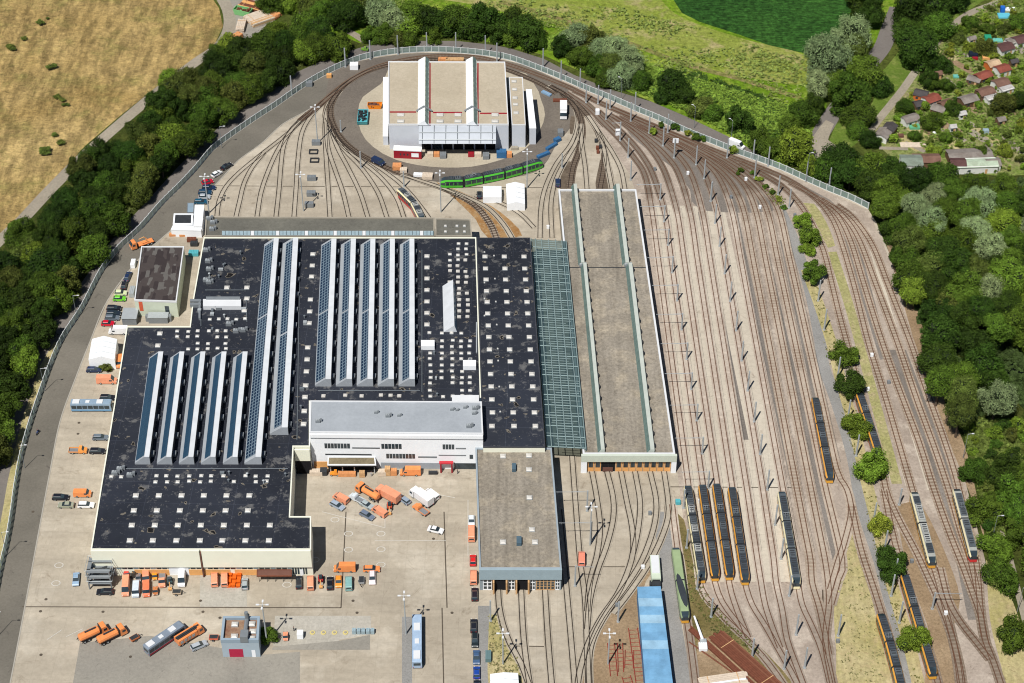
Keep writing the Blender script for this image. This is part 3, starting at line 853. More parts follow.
for x, y, s_ in ((318, 422, .8), (376, 413, .6), (388, 416.5, .8), (399, 416, .6), (452, 410, .6), (457, 410.5, .5), (465, 408, .6), (475, 409, .9), (474, 414, .7), (469, 427, .9)):
    o = sub(off, 'ventilation_unit', ME_UNIT, P(x, y, ZO)); o.scale = (s_, s_, s_)

dock = house('loading_dock', 'mossy flat canopy over the loading dock of the white office', 'canopy', [(328, 457), (375, 457), (376, 465), (327.5, 465)],
             4.6, M_black, ground_mat('mossy roof', S(150, 138, 112), S(120, 110, 88), .2, 1.5, .15, dark=S(84, 76, 58)), M_whiteroof, .1, .3, 3.8)
for x in (330, 342, 354, 374):
    c = P(x, 465, 4.0); m = MB(); m.box((c.x, c.y + .6, 0), (.3, .3, 4.1)); m.build('post', M_lightsteel, dock)
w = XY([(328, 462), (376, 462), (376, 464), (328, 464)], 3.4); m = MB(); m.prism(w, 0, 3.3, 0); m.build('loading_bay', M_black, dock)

# red portal and the goods around the dock
t = thing('entrance_portal', 'red square portal frame at the foot of the white office', 'portal', P(446, 471))
for x in (441, 452): m = MB(); c = P(x, 472); m.box((c.x, c.y, 0), (.4, 1.0, 3.6)); m.build('post', M_red, t)
m = MB(); c = P(446.5, 472); m.box((c.x, c.y, 3.6), (4.0, 1.0, .35)); m.build('lintel', plain('portal red', S(214, 60, 70), .05, 1, .5), t)

# ---- long tram shed
ZL = 6.5
long_ = house('tram_shed', 'long tram shed with gravel roof, two raised light strips and orange doors', 'tram shed',
              [(558.5, 190.5), (636, 190.5), (675, 455), (583, 455)], ZL, M_concretewall, M_gravelroof, M_whiteroof, .5, .5)
A, B = wall_pts((583, 455), (675, 455), ZL)
on_wall(long_, 'fascia', A, B, -.02, 1.02, 4.6, ZL + .52, plain('pale green fascia', S(214, 222, 206, .8), .05), .9, -.07)
on_wall(long_, 'end_pier', A, B, -.02, .045, .0, 4.6, M_white, .8, -.02)
on_wall(long_, 'end_pier', A, B, .965, 1.02, .0, 4.6, M_white, .8, -.02)
n = 12
for k in range(n):
    u = .05 + k * .0762
    if k in (2, 3):
        on_wall(long_, 'doorway', A, B, u, u + .075, .05, 4.5, M_black, .04, -.02)
        continue
    d_ = on_wall(long_, 'door', A, B, u + .004, u + .072, .05, 4.5, M_orange, .10, -.02)
    o = on_wall(long_, 'door_window', A, B, u + .014, u + .062, 1.7, 4.1, M_glass, .16, -.11)
on_wall(long_, 'brick_tram_end', A, B, .22, .33, .05, 1.6, M_brown, .3, -.02)


def light_strip(pts_l, w, h, parent, cut):
    """raised strip: white ridge slab with a glazed side, following pixel line pts_l at roof level"""
    q = [P(*c, ZL) for c in pts_l]
    for a, b in ((q[0], q[1].lerp(q[0], .005)), (q[1] + Vector((cut, 0, 0)), q[2])):
        m = MB(); m.loft([[a + Vector(v) for v in ((0, 0, .01), (w, 0, .01), (w, 0, h), (w * .45, 0, h), )],
                          [b + Vector(v) for v in ((0, 0, .01), (w, 0, .01), (w, 0, h), (w * .45, 0, h))]], 0)
        o = m.build('raised_light_strip', [M_ridge], parent, fix=True)
        L = (b - a).length; nn = int(L / 5)
        for k in range(nn):
            c = a.lerp(b, (k + .5) / nn)
            m = MB(); m.box((c.x + w + .25, c.y, ZL + .01), (.5, 1.1, h * .7)); m.build('vent_flap', M_darksteel, parent)
        m = MB(); e = Vector((-.05, 0, .03)); m.face([a + e, b + e, b + Vector((w * .45 - .06, 0, h + .02)), a + Vector((w * .45 - .06, 0, h + .02))])
        m.build('glazing', plain('green light-strip glass', S(110, 134, 128), .2, .8, .3), parent, fix=True)


light_strip([(571, 187), (578.5, 266), (598, 453)], 1.9, 1.4, long_, .6)
light_strip([(613, 187), (622.5, 266), (647, 453)], 2.1, 1.4, long_, .9)
px_box(long_, 'expansion_joint', (567, 267), (647, 267.6), ZL, .12, M_darksteel)
for x, y in ((582, 266.5), (627, 266.5)): sub(long_, 'ventilation_unit', ME_UNIT, P(x, y, ZL))

# ---- green glass canopy between the halls
ZG = 7.4
gq = [P(*c, ZG) for c in ((531, 239), (566, 241), (586, 449), (547, 447))]
gl = thing('glass_canopy', 'long green glazed canopy of steel ribs between the black hall and the tram shed', 'canopy', at_base(gq))
m = MB(); m.face([gq[3], gq[2], gq[1], gq[0]]); m.build('glazing', M_canopyglass, gl)
m = MB(); rr = random.Random(5); M_rib = plain('sea green rib', S(150, 172, 172), .1)
for k in range(88):
    f = (k + .2) / 88; a = gq[3].lerp(gq[0], f); b = gq[2].lerp(gq[1], f)
    g0 = 0 if k % 4 == 0 else rr.uniform(0, .35); g1 = 1 if k % 4 == 0 else rr.uniform(.65, 1)
    z = Vector((0, 0, .12 + .01 * (k % 2)))
    m.tube(a.lerp(b, g0) + z, a.lerp(b, g1) + z, .16 if k % 4 == 0 else .09, n=4)
m.build('rib', M_rib, gl)['kind'] = 'stuff'
for f in (0.0, .12, .3, .5, .7, .88, 1.0):
    a = gq[3].lerp(gq[2], f); b = gq[0].lerp(gq[1], f); m = MB(); m.tube(a + Vector((0, 0, .3)), b + Vector((0, 0, .3)), .14, n=4); m.build('purlin', M_rib, gl)
for f in [k / 9 for k in range(10)]:
    for e in (0, 1):
        c = (gq[3] if e == 0 else gq[2]).lerp(gq[0] if e == 0 else gq[1], f)
        m = MB(); m.tube((c.x, c.y, 0), (c.x, c.y, ZG), .15, n=5); m.build('column', M_rib, gl)

# ---- south shed
ZS = 8.2
sth = house('service_shed', 'square service shed with gravel roof and blue-grey fascia beside the yard', 'shed',
            [(475.5, 449), (551.5, 449), (561.5, 569.5), (479.5, 569.5)], ZS, plain('blue grey wall', S(160, 172, 178), .06), M_gravelroof, plain('grey metal rim', S(170, 182, 190), .05), .5, .4)
A, B = wall_pts((479.5, 569.5), (561.5, 569.5), ZS)
on_wall(sth, 'fascia', A, B, -.005, 1.005, 4.9, ZS + .52, plain('blue grey fascia', S(150, 168, 176, .95), .06), .7, -.07)
for u0, u1, mt in ((.04, .15, M_lightglass), (.35, .43, M_lightglass), (.62, .68, M_lightglass), (.93, .98, M_lightglass)):
    on_wall(sth, 'glazed_bay', A, B, u0, u1, .1, 4.8, M_white, .06, -.02)
    for i in range(2):
        for j in range(3): d_ = (u1 - u0) / 2; on_wall(sth, 'window', A, B, u0 + d_ * (i + .15), u0 + d_ * (i + .85), .6 + j * 1.4, 1.6 + j * 1.4, M_glass, .1, -.065)
for u0, u1 in ((.15, .35), (.43, .62)):
    on_wall(sth, 'doorway', A, B, u0, u1, .1, 4.8, M_black, .03, -.02)
    on_wall(sth, 'open_door', A, B, u0 + .01, u0 + .03, .1, 4.7, M_wood, 1.6, -.04)
    on_wall(sth, 'open_door', A, B, u1 - .03, u1 - .01, .1, 4.7, M_wood, 1.6, -.04)
dd = on_wall(sth, 'door', A, B, .69, .92, .1, 4.8, M_wood, .08, -.02)
for i in range(5):
    for j in range(4): on_wall(sth, 'door_window', A, B, .70 + i * .045, .732 + i * .045, .6 + j * 1.05, 1.4 + j * 1.05, M_glass, .12, -.085)
for x, y in ((529, 456), (529, 470), (529.5, 498), (532, 530), (503, 456.5), (503, 542.5), (535, 542.5)):
    o = sub(sth, 'roof_light', ME_LIGHT, P(x, y, ZS)); 
px_box(sth, 'ventilation_box', (516.5, 536), (521.5, 543), ZS, 1.2, plain('dark blue grey box', S(88, 112, 126), .1))
px_box(sth, 'ventilation_box', (512, 463), (516, 469), ZS, 1.2, plain('dark blue grey box', S(88, 112, 126), .1))

# ---- hall inside the turning loop
M_pale = plain('pale blue-grey cladding', (.56, .59, .64, 1), .04, .3, .6)
ZR = 10.4
ring = house('depot_hall', 'square depot hall with beige roof and two white ridge lights inside the turning loop', 'hall',
             [(388.5, 62), (505, 62.5), (508.5, 125), (388.5, 125)], ZR, M_pale, M_beigeroof, M_whiteroof, .35, .3)
A, B = wall_pts((388.5, 125), (508.5, 125), ZR)
for xa, xb in ((418.5, 417.8), (465.8, 466.5)):
    m = MB(); a = P(xb, 125.4, ZR); b = P(xa, 61.5, ZR); w = 3.9
    prof = ((0, .05), (0, .5), (w * .5, 2.0), (w, .5), (w, .05))
    prof = ((0, .05), (0, .6), (w * .62, 2.1), (w * 1.0, .5), (w * 1.0, .05))
    R0 = [a + Vector((u, 0, z)) for u, z in prof]; R1 = [b + Vector((u * 1.0, 0, z)) for u, z in prof]
    m.face([R0[1], R0[2], R1[2], R1[1]], 0); m.face([R0[2], R0[3], R1[3], R1[2]], 1); m.face([R0[0], R0[1], R1[1], R1[0]], 0)
    m.face([R0[3], R0[4], R1[4], R1[3]], 0); m.face(R0, 0); m.face(R1, 0)
    rl = m.build('ridge_light', [M_white, M_cream], ring, fix=True)
    m = MB()
    for k in range(13):
        c = R0[2].lerp(R1[2], (k + .5) / 13); e = R0[3].lerp(R1[3], (k + .5) / 13); dz = Vector((0, 0, .06)); hy = Vector((0, 2.1, 0))
        c1 = c.lerp(e, .15) + dz; e1 = c.lerp(e, .85) + dz
        m.face([c1 - hy, e1 - hy, e1 + hy, c1 + hy])
    m.build('roof_glazing', plain('green-grey glass', S(120, 142, 136), .3, .6, .3), ring, fix=True)
    px_box(ring, 'red_gutter', ((xa + xb) / 2 + 11.2, 63), ((xa + xb) / 2 + 12.4, 125), ZR, .15, M_red)
for a_, b_ in (((389.5, 111.3), (416, 112.3)), ((433, 111.8), (462, 112.8)), ((480, 112.6), (507, 113.6))):
    px_box(ring, 'red_gutter', a_, b_, ZR, .18, M_red)
for xa in (418, 466):
    m = MB(); a = P(xa - 1.5, 112, ZR); m.tube(a + Vector((0, 0, .5)), a + Vector((2.6, 0, 2.4)), .35); m.tube(a + Vector((2.6, 0, 2.4)), a + Vector((5.4, 0, .5)), .35)
    m.build('roof_pipe', M_greysteel, ring)
for x in (400.7, 440, 458, 495):
    for y in (115, 121.5): o = sub(ring, 'roof_light', ME_LIGHT, P(x, y, ZR)); o.scale = (1.5, 1.1, .8)
# curved front canopy
cv = MB(); a = P(419, 126, ZR).x; b = P(496, 126, ZR).x; y0 = A.y; R0 = []; R1 = []
for k in range(8):
    t_ = k / 7; yy = y0 - .1 - 6.0 * t_; zz = ZR - .3 - 3.3 * t_ ** 1.8
    R0.append((a, yy, zz)); R1.append((b, yy, zz))
R0 += [(a, y0 - .1, 6.0)]; R1 += [(b, y0 - .1, 6.0)]
cv.loft([R0, R1], 0); cv.build('front_canopy', plain('pale curved sheet', (.44, .47, .51, 1), .04, .4, .5), ring, fix=True)
for k in range(7):
    xx = a + (b - a) * (k + .3) / 6.6; m = MB()
    for j in range(7): m.tube(Vector(R0[j]) * 1 + Vector((xx - a, 0, .25)), Vector(R0[j + 1]) + Vector((xx - a, 0, .25)) if j < 6 else Vector(R0[7]) + Vector((xx - a, 0, .2)), .1, n=4)
    m.build('canopy_rib', M_greysteel, ring)
m = MB(); m.tube((a, y0 - 5.4, ZR - 2.3), (b, y0 - 5.4, ZR - 2.3), .12, n=4); m.tube((a, y0 - 3.2, ZR - .8), (b, y0 - 3.2, ZR - .8), .12, n=4); m.build('canopy_rail', M_lightsteel, ring)
for u in (.27, .36, .45, .54, .63, .72, .81):
    on_wall(ring, 'doorway', A, B, u, u + .078, .05, 4.8, M_black if u != .36 else M_glass, .05, -.02)
# side strips
s2 = house('side_annex', 'narrow beige-roofed annex along the right side of the depot hall', 'annex',
           [(509, 77.5), (522.5, 77.5), (525.5, 125), (512, 125)], 9.4, M_pale, M_beigeroof, M_whiteroof, .2, .2)
s2['label'] = 'narrow annex with five roof lights between the depot hall and its white strip roof'
for k, y in enumerate((81.5, 89.5, 98, 104.5, 113)): o = sub(s2, 'roof_light', ME_LIGHT, P(514 + k * .5, y, 9.4)); o.scale = (1.1, .9, .7)
s3 = house('strip_canopy', 'long white strip roof at the outer side of the depot hall facing the trams', 'canopy', [(526, 89.5), (531.5, 89.5), (536, 128), (529.5, 128)], 7.0,
           M_pale, M_white, M_white, .1, .1)
s4 = house('strip_canopy', 'long white strip roof beside the depot hall facing the parked skip', 'canopy', [(383.3, 77.3), (388, 77.3), (388.0, 136), (383, 136)], 4.0,
           M_pale, M_white, M_white, .1, .1)
c0 = house('site_cabin', 'red cabin with small windows in front of the depot hall', 'cabin', [(394, 145.5), (422, 147), (421.2, 151), (393.5, 149.8)], 3.6, M_red, M_cream, M_white, .1, .15)
A2, B2 = wall_pts((393.5, 149.8), (421.2, 151), 3.6)
for u in (.22, .35, .48): on_wall(c0, 'window', A2, B2, u, u + .05, 1.4, 2.2, M_glass, .03, -.0)
on_wall(c0, 'window', A2, B2, .64, .9, .9, 2.5, M_white, .03, -.0)

# ---- dark-roofed block on the edge of the road
blk = house('workshop_block', 'free-standing block with a patched dark brown roof next to the perimeter road', 'building', [(141.5, 247), (184, 247), (176.5, 302), (134.5, 300.5)], 6.3,
            plain('pale green wall', (.55, .60, .48, 1), .05), M_patchroof, M_whiteroof, .3, .3)
A, B = wall_pts((134.5, 300.5), (176.5, 302), 6.3)
on_wall(blk, 'orange_panel', A, B, .09, .18, 2.2, 5.9, plain('orange red panel', (.60, .11, .05, 1), .08), .05, -.02)
for k in range(5): on_wall(blk, 'window', A, B, .3 + k * .08, .36 + k * .08, .9, 1.9, M_glass, .05, -.02)
on_wall(blk, 'doorway', A, B, .70, .8, .05, 4.5, M_glass, .05, -.02)
m = MB(); q = P(150, 318); m.box((q.x + 3, q.y - 1.2, .02), (8, 1.4, 2.2)); m.build('ramp', M_greysteel, blk)
t = thing('steel_shed', 'small grey corrugated shed in front of the dark-roofed block', 'shed', P(131, 318)); m = MB(); q = P(131, 320); m.box((q.x, q.y, 0), (4.4, 5, 2.6)); m.build('wall', M_greysteel, t)
m = MB(); m.box((q.x, q.y, 2.62), (4.8, 5.4, .15)); m.build('roof', M_lightsteel, t)
t = thing('steel_shed', 'long grey corrugated shed below the ramp of the dark-roofed block', 'shed', P(159, 320)); m = MB(); q = P(159, 321); m.box((q.x, q.y, 0), (6, 2.6, 2.3)); m.build('wall', M_greysteel, t)
m = MB(); m.box((q.x, q.y, 2.32), (6.3, 2.9, .15)); m.build('roof', M_lightsteel, t)

# ---- white cabins by the road
t = house('site_cabin', 'white container cabins with one dark flat roof beside the row of parked cars', 'cabin', [(174, 214), (193, 214), (192.5, 224.5), (173, 224.5)], 3.4, M_white, M_darksteel, M_white, .2, .5)
house('site_cabin', 'tall white cabin beside the corner of the grey annex', 'cabin', [(195, 205), (204, 205), (202, 226), (193.5, 226)], 4.2, M_white, M_white, M_white, .1, .15)
house('site_cabin', 'small blue-grey roofed cabin behind the white cabins', 'cabin', [(187.5, 203), (194, 203), (193.5, 212.5), (187, 212.5)], 3.4, M_white, plain('blue sheet', S(150, 172, 188), .05), M_greysteel, .1, .15)
house('site_cabin', 'long low white cabin in front of the dark-roofed cabin', 'cabin', [(173, 225.5), (201.5, 226.5), (201, 230.5), (171, 229.5)], 3.0, M_white, M_white, M_white, .1, .15)

# ---- marquees
def marquee(label, a, b, c, d, z, rise, along='x', n=4):
    """gabled white tent; a..d = eaves corners in pixels (back left, back right, front right, front left)"""
    q = [P(*k, z) for k in (a, b, c, d)]; t = thing('marquee', label, 'tent', at_base(q))
    m = MB(); m.prism([k.to_2d() for k in q], 0, z, 0, top=False); m.build('wall', M_white, t)
    m = MB(); up = Vector((0, 0, rise))
    if along == 'x': e0 = q[0].lerp(q[3], .5) + up; e1 = q[1].lerp(q[2], .5) + up
    if along == 'x':
        m.face([q[3], q[2], e1, e0]); m.face([q[1], q[0], e0, e1]); m.face([q[0], q[3], e0]); m.face([q[2], q[1], e1])
    else:
        e0 = q[3].lerp(q[2], .5) + up; e1 = q[0].lerp(q[1], .5) + up
        m.face([q[3], e0, e1, q[0]]); m.face([e0, q[2], q[1], e1]); m.face([q[3], q[2], e0]); m.face([q[1], q[0], e1])
    m.build('roof', M_white, t, fix=True)
    m = MB()
    for k in range(1, n):
        f = k / n; l0 = q[0].lerp(q[3], f) + Vector((0, 0, .05)); l1 = e1.lerp(e0, f) + Vector((0, 0, .05)); l2 = q[1].lerp(q[2], f) + Vector((0, 0, .05))
        if along != 'x': m.tube(l0, l1, .07, n=4); m.tube(l1, l2, .07, n=4)
    if m.v: m.build('frame', M_lightsteel, t)
    return t


marquee('white gabled storage tent beside the black hall and a row of cars', (92, 339), (117, 339), (114.5, 359.5), (88.5, 359.5), 4.0, 1.3, 'y')
marquee('smaller white tent beside the bright green tram and a dark car', (483, 186), (501.5, 186), (501.5, 197), (483, 197), 2.6, .7, 'x')
marquee('larger white tent between the green tram and the curved tracks', (506, 184), (524.5, 184), (525, 204), (507, 204), 2.8, .9, 'y')
marquee('white flat tent at the edge of the dry grass by the service tracks', (490, 674), (518, 673), (520, 700), (491, 700), 3.2, .5, 'y')

# ---- pavilion with red door
pav = house('pavilion', 'grey square pavilion with red roller door and rusty gravel roof in the yard', 'pavilion', [(223.5, 618.5), (260, 618.5), (258.6, 642), (221, 642)], 6.0,
            plain('grey pavilion cladding', S(170, 184, 194, .9), .04), ground_mat('rusty gravel roof', S(146, 104, 84), S(176, 150, 124), .25, 2, .15), plain('blue grey rim', S(164, 182, 196), .03), .9, .6)
A, B = wall_pts((221, 642), (258.6, 642), 6.0)
on_wall(pav, 'roller_door', A, B, .18, .55, .1, 3.2, plain('crimson door', (.42, .02, .06, 1), .05, 1, .5), .05, -.02)
on_wall(pav, 'door', A, B, .78, .88, .1, 2.8, M_white, .05, -.02)
for x, y in ((235, 625), (234.5, 637), (252, 624.5), (252, 639), (253, 632)): o = sub(pav, 'roof_light', ME_LIGHT, P(x, y, 6)); o.scale = (1.1, 1, 1.3)
m = MB(); c = P(246, 630, 6); m.tube((c.x, c.y - 3.5, 6.9), (c.x, c.y + 4.5, 6.9), .55, n=8); m.box((c.x, c.y - 3, 6), (2, 2.5, 2.2)); m.tube((c.x, c.y + 3, 6), (c.x, c.y + 3, 9.5), .5, n=8); m.build('exhaust_duct', M_greysteel, pav)

# ---- canopy in front of the main hall, stair tower
bk = house('bicycle_canopy', 'brown sheet canopy on posts in front of the cream wall', 'canopy', [(257, 569.5), (291.5, 569.5), (291.5, 576), (256.8, 576)], 2.9, M_black, M_brown, M_rustysteel, .08, .2, 2.6)
for k in range(5):
    c = P(258.5 + k * 8.0, 576, 2.7); m = MB(); m.box((c.x, c.y + .4, 0), (.12, .12, 2.6)); m.build('post', M_darksteel, bk)
st = thing('stair_tower', 'open grey steel stair tower at the corner of the cream hall', 'stair tower', P(102, 585))
c = P(102.5, 582)
for a in (-3.0, 3.0):
    for b in (-2.6, 2.6): m = MB(); m.box((c.x + a, c.y + b, 0), (.3, .3, 7.0)); m.build('column', M_greysteel, st)
for z in (2.2, 4.4, 6.6):
    m = MB(); m.box((c.x, c.y + 1.9, z), (6.2, 1.6, .16)); m.box((c.x, c.y - 2.1, z), (6.2, 1.4, .16)); m.box((c.x - 2.6, c.y - .2, z), (1.0, 3.0, .16)); m.build('landing', M_greysteel, st)
for z in (0, 2.2, 4.4):
    m = MB()
    for k in range(9): m.box((c.x - 2 + k * .5, c.y - .1 + (.6 if z == 2.2 else -.4), z + k * .24 + .15), (.5, .9, .09))
    m.build('stair_flight', M_darksteel, st)
m = MB()
for z in (3.2, 5.4, 7.4):
    for b in (-2.75, 2.75): m.tube((c.x - 3.4, c.y + b, z), (c.x + 3.4, c.y + b, z), .07, n=4)
    for a in (-3.4, 3.4): m.tube((c.x + a, c.y - 2.75, z), (c.x + a, c.y + 2.75, z), .07, n=4)
m.build('railing', M_lightsteel, st)

# ---- blue-roofed store
t_ = NT('blue sheet roof', .5, spec=.3); u_ = t_.n('ShaderNodeSeparateXYZ'); t_.l(t_.pos(), u_.inputs[0])
bn = t_.n('ShaderNodeTexWhiteNoise', noise_dimensions='1D'); t_.l(t_.math('FLOOR', t_.math('MULTIPLY', u_.outputs['Y'], 1 / 2.9)), bn.inputs['W'])
cc = t_.ramp(bn.outputs['Value'], [(0, S(122, 172, 210, .9)), (.35, S(128, 180, 218, .9)), (.7, S(136, 186, 222, .9)), (.9, S(166, 203, 226, .9))])
wv = t_.n('ShaderNodeTexWave', bands_direction='Y', i_Scale=1.1); t_.l(t_.pos(), wv.inputs['Vector'])
cc = t_.mix(.2, cc, wv.outputs['Color'], 'MULTIPLY'); M_blueroof = t_.col(t_.mix(1.0, cc, t_.ramp(t_.noise(.35, 6, .7), [(.35, .8), (.65, 1.1)]), 'MULTIPLY'))
house('storage_shed', 'long shed with a bright blue sheet roof beside the service lane', 'shed', [(637.5, 587), (660.5, 586.5), (673.5, 690), (646, 690)], 5.0, plain('blue wall', S(90, 146, 196), .1), M_blueroof, M_blueroof, .05, .2)

# ---- perimeter fence
M_fpost = plain('pale post', S(214, 222, 218), .05)
def polyline_at(pts, step):
    out = []; acc = 0.0; nxt = 0.0
    for a, b in zip(pts, pts[1:]):
        L = (b - a).length
        while nxt <= acc + L:
            out.append((a.lerp(b, (nxt - acc) / L), (b - a).normalized())); nxt += step
        acc += L
    return out


fw = smooth_path(XY(FENCE), 3.0)
tot = sum((b - a).length for a, b in zip(fw, fw[1:]))
half = len(fw) // 2
for part, lab in ((fw[:half + 1], 'long mint noise screen with white posts along the wooded side of the road'),
                  (fw[half:], 'long mint noise screen with white posts curving behind the turning loop')):
    t = thing('noise_barrier', lab, 'fence', (part[len(part) // 2].x, part[len(part) // 2].y, 0))
    off_ = offset_path(part, .08); m = MB()
    for k in range(len(part) - 1):
        m.face([(*part[k], .1), (*part[k + 1], .1), (*part[k + 1], 2.5), (*part[k], 2.5)])
    m.build('panel', M_fence, t)
    m = MB(); a_ = offset_path(part, .07); b_ = offset_path(part, -.07)
    m.band(a_, b_, 2.6)
    for nm_, z0, z1 in (('top_rail', 2.5, 2.6), ('bottom_rail', .02, .3)):
        for side in (a_, b_):
            for k in range(len(part) - 1): m.face([(*side[k], z0), (*side[k + 1], z0), (*side[k + 1], z1), (*side[k], z1)])
        m.build(nm_, M_whiteroof, t); m = MB()
    L = sum((b - a).length for a, b in zip(part, part[1:])); me = None
    pm = MB(); pm.box((0, 0, 0), (.34, .26, 2.75)); me = pm.mesh('post', M_fpost)
    for p_, d_ in polyline_at(part, L / 95)[:98]:
        o = link('post', me, t, (p_.x - t.location.x, p_.y - t.location.y, 0), math.atan2(d_.y, d_.x))

# ---- allotment cottages
def cottage(label, px, py, w, d, z, ang, roofc, wallc, rise=.8, name='garden_cottage'):
    c = P(px, py, z + rise * .5); t = thing(name, label, 'cottage' if name == 'garden_cottage' else 'building', (c.x, c.y, 0), math.radians(ang))
    a, b = w / 2, d / 2
    m = MB(); m.box((0, 0, 0), (w, d, z)); m.face([(-a, -b, z), (-a, b, z), (-a, 0, z + rise)]); m.face([(a, -b, z), (a, 0, z + rise), (a, b, z)])
    o = link('wall', m.mesh('wall', wallc, (0, 0, 0), True), t)
    e = .3; m = MB(); th = .1
    m.face([(-a - e, -b - e, z - .1), (a + e, -b - e, z - .1), (a + e, 0, z + rise + .04), (-a - e, 0, z + rise + .04)])
    m.face([(a + e, b + e, z - .1), (-a - e, b + e, z - .1), (-a - e, 0, z + rise + .04), (a + e, 0, z + rise + .04)])
    link('roof', m.mesh('roof', roofc), t)
    m = MB(); m.box((-w * .2, -b - .03, .9), (.9, .05, .8)); link('window', m.mesh('window', M_glass), t)
    m = MB(); m.box((w * .22, -b - .03, .05), (.8, .05, 1.8)); link('door', m.mesh('door', M_wood), t)
    return t


cr = lambda n, r, g, b: ground_mat(n, S(r, g, b), S(int(r * .85), int(g * .83), int(b * .82)), .3, 2.5, .12)
R_red = cr('red tiles', 160, 92, 78); R_brown = cr('brown tiles', 142, 110, 96); R_grey = cr('grey fibre roof', 158, 150, 142)
R_dark = cr('dark felt', 92, 88, 88); R_white = cr('white roof', 214, 212, 208); R_purple = cr('purple brown tiles', 112, 82, 80)
R_mint = cr('mint roof', 204, 222, 196); R_orange = cr('orange shed roof', 226, 196, 160)
W_w = plain('white plaster', (.7, .7, .66, 1), .05); W_b = plain('brown boards', S(120, 92, 70), .15, 1); W_o = plain('orange boards', S(220, 120, 60), .1)
for a in (('cottage with grey gable roof and white garage front nearest the lane bend', 883.5, 132, 5.2, 4.6, 2.4, 60, R_grey, W_w),
          ('cottage with dark felt roof behind the white garage', 890, 126, 4.4, 4.0, 2.5, 60, R_dark, W_b),
          ('grey-roofed cottage beside a green tarpaulin', 910.5, 117, 5.6, 4.0, 2.4, 25, R_grey, W_w),
          ('dark-roofed cottage with orange side wall', 921.5, 92, 4.6, 4.2, 2.4, -25, R_dark, W_o),
          ('cottage with a rusty red tile roof', 931.5, 97, 5.6, 4.4, 2.5, 30, R_red, W_w),
          ('tiny dark-roofed shed below the rusty red roof', 918.5, 102.5, 3.2, 3.4, 2.2, 20, R_dark, W_b),
          ('weathered cottage with a steep grey roof', 939, 107, 4.6, 4.0, 2.5, -30, R_grey, W_b),
          ('brown-roofed cottage leaning on the weathered one', 946.5, 102, 5.0, 3.8, 2.5, 30, R_brown, W_b),
          ('cottage with grey and brown roof under two garden trees', 968.5, 97.5, 6.2, 4.4, 2.5, 25, R_grey, W_b),
          ('brown-tiled cottage above the white flat canopy', 985.5, 90, 6.0, 4.4, 2.5, 25, R_brown, W_b),
          ('white flat canopy in front of the brown-tiled cottage', 991.5, 96, 4.6, 3.2, 2.2, 25, R_white, W_w, .2),
          ('brown-tiled cottage in the upper pair by the white awning', 1001, 81, 5.4, 4.4, 2.5, 25, R_brown, W_w),
          ('white awning in front of the upper brown-tiled cottage', 1006, 87, 4.8, 3.4, 2.2, 25, R_white, W_w, .2),
          ('reddish brown cottage with a long lean-to', 983.5, 74, 6.0, 4.0, 2.5, 30, R_red, W_b),
          ('grey lean-to on the reddish brown cottage', 974.5, 78, 4.6, 3.4, 2.2, -30, R_grey, W_b, .5),
          ('orange-walled cottage with a cream roof', 993, 62, 4.8, 4.0, 2.5, 25, R_orange, W_o),
          ('white cottage with a deep red roof', 1002.5, 67, 5.0, 4.4, 2.5, 25, R_red, W_w),
          ('large purple-brown cottage below the playground', 1005, 45.5, 5.8, 4.8, 2.6, 25, R_purple, W_w),
          ('grey flat-roofed cottage between two brown roofs', 1013, 39.5, 4.6, 3.6, 2.4, 25, R_grey, W_w, .4),
          ('brown cottage at the picture edge below the playground', 1021, 38, 5.4, 4.6, 2.6, 25, R_purple, W_w),
          ('small brown hut beside the gravel path end of the gardens', 938, 72, 2.6, 2.2, 2.1, 20, R_brown, W_b),
          ('small pale hut between fruit trees above the white hut', 962, 112, 2.6, 2.2, 2.1, 20, R_white, W_w),
          ('grey tool hut near the lower garden path', 1001, 118, 2.8, 2.4, 2.1, 20, R_grey, W_b),
          ('dark tool hut behind the deep red roof', 1014, 60, 2.8, 2.2, 2.1, 20, R_dark, W_b),
          ('red-roofed little hut below the aqua tarpaulin', 981, 45, 2.6, 2.2, 2.1, 20, R_red, W_b),
          ('grey hut among hedges near the top of the gardens', 972, 37, 2.6, 2.2, 2.1, 20, R_grey, W_w),
          ('small white and blue hut on its own lawn', 953, 125, 2.0, 2.0, 2.4, 10, R_white, W_w)):
    cottage(*a)
for a in (('grey and green roofed house among the trees', 911.5, 159, 7, 6, 3, 0, cr('green grey roof', 150, 164, 150), W_w),
          ('low brown-roofed house between the grey house and the clubhouse', 926.5, 157, 9, 5, 2.4, 0, R_brown, W_b),
          ('clubhouse with a wide corrugated grey roof', 970, 153.5, 15, 7, 2.6, 5, R_grey, W_b),
          ('house with a pale mint flat roof beside the clubhouse', 976.5, 162, 14, 5.2, 3.0, 3, R_mint, W_w, .3),
          ('small brown-roofed outhouse against the mint-roofed house', 958, 161, 5, 4.4, 3.2, 0, R_purple, W_b),
          ('small grey-roofed outhouse at the end of the clubhouse', 993, 160.5, 4.6, 4.6, 2.6, 5, R_grey, W_w)):
    cottage(*a, name='garden_house')


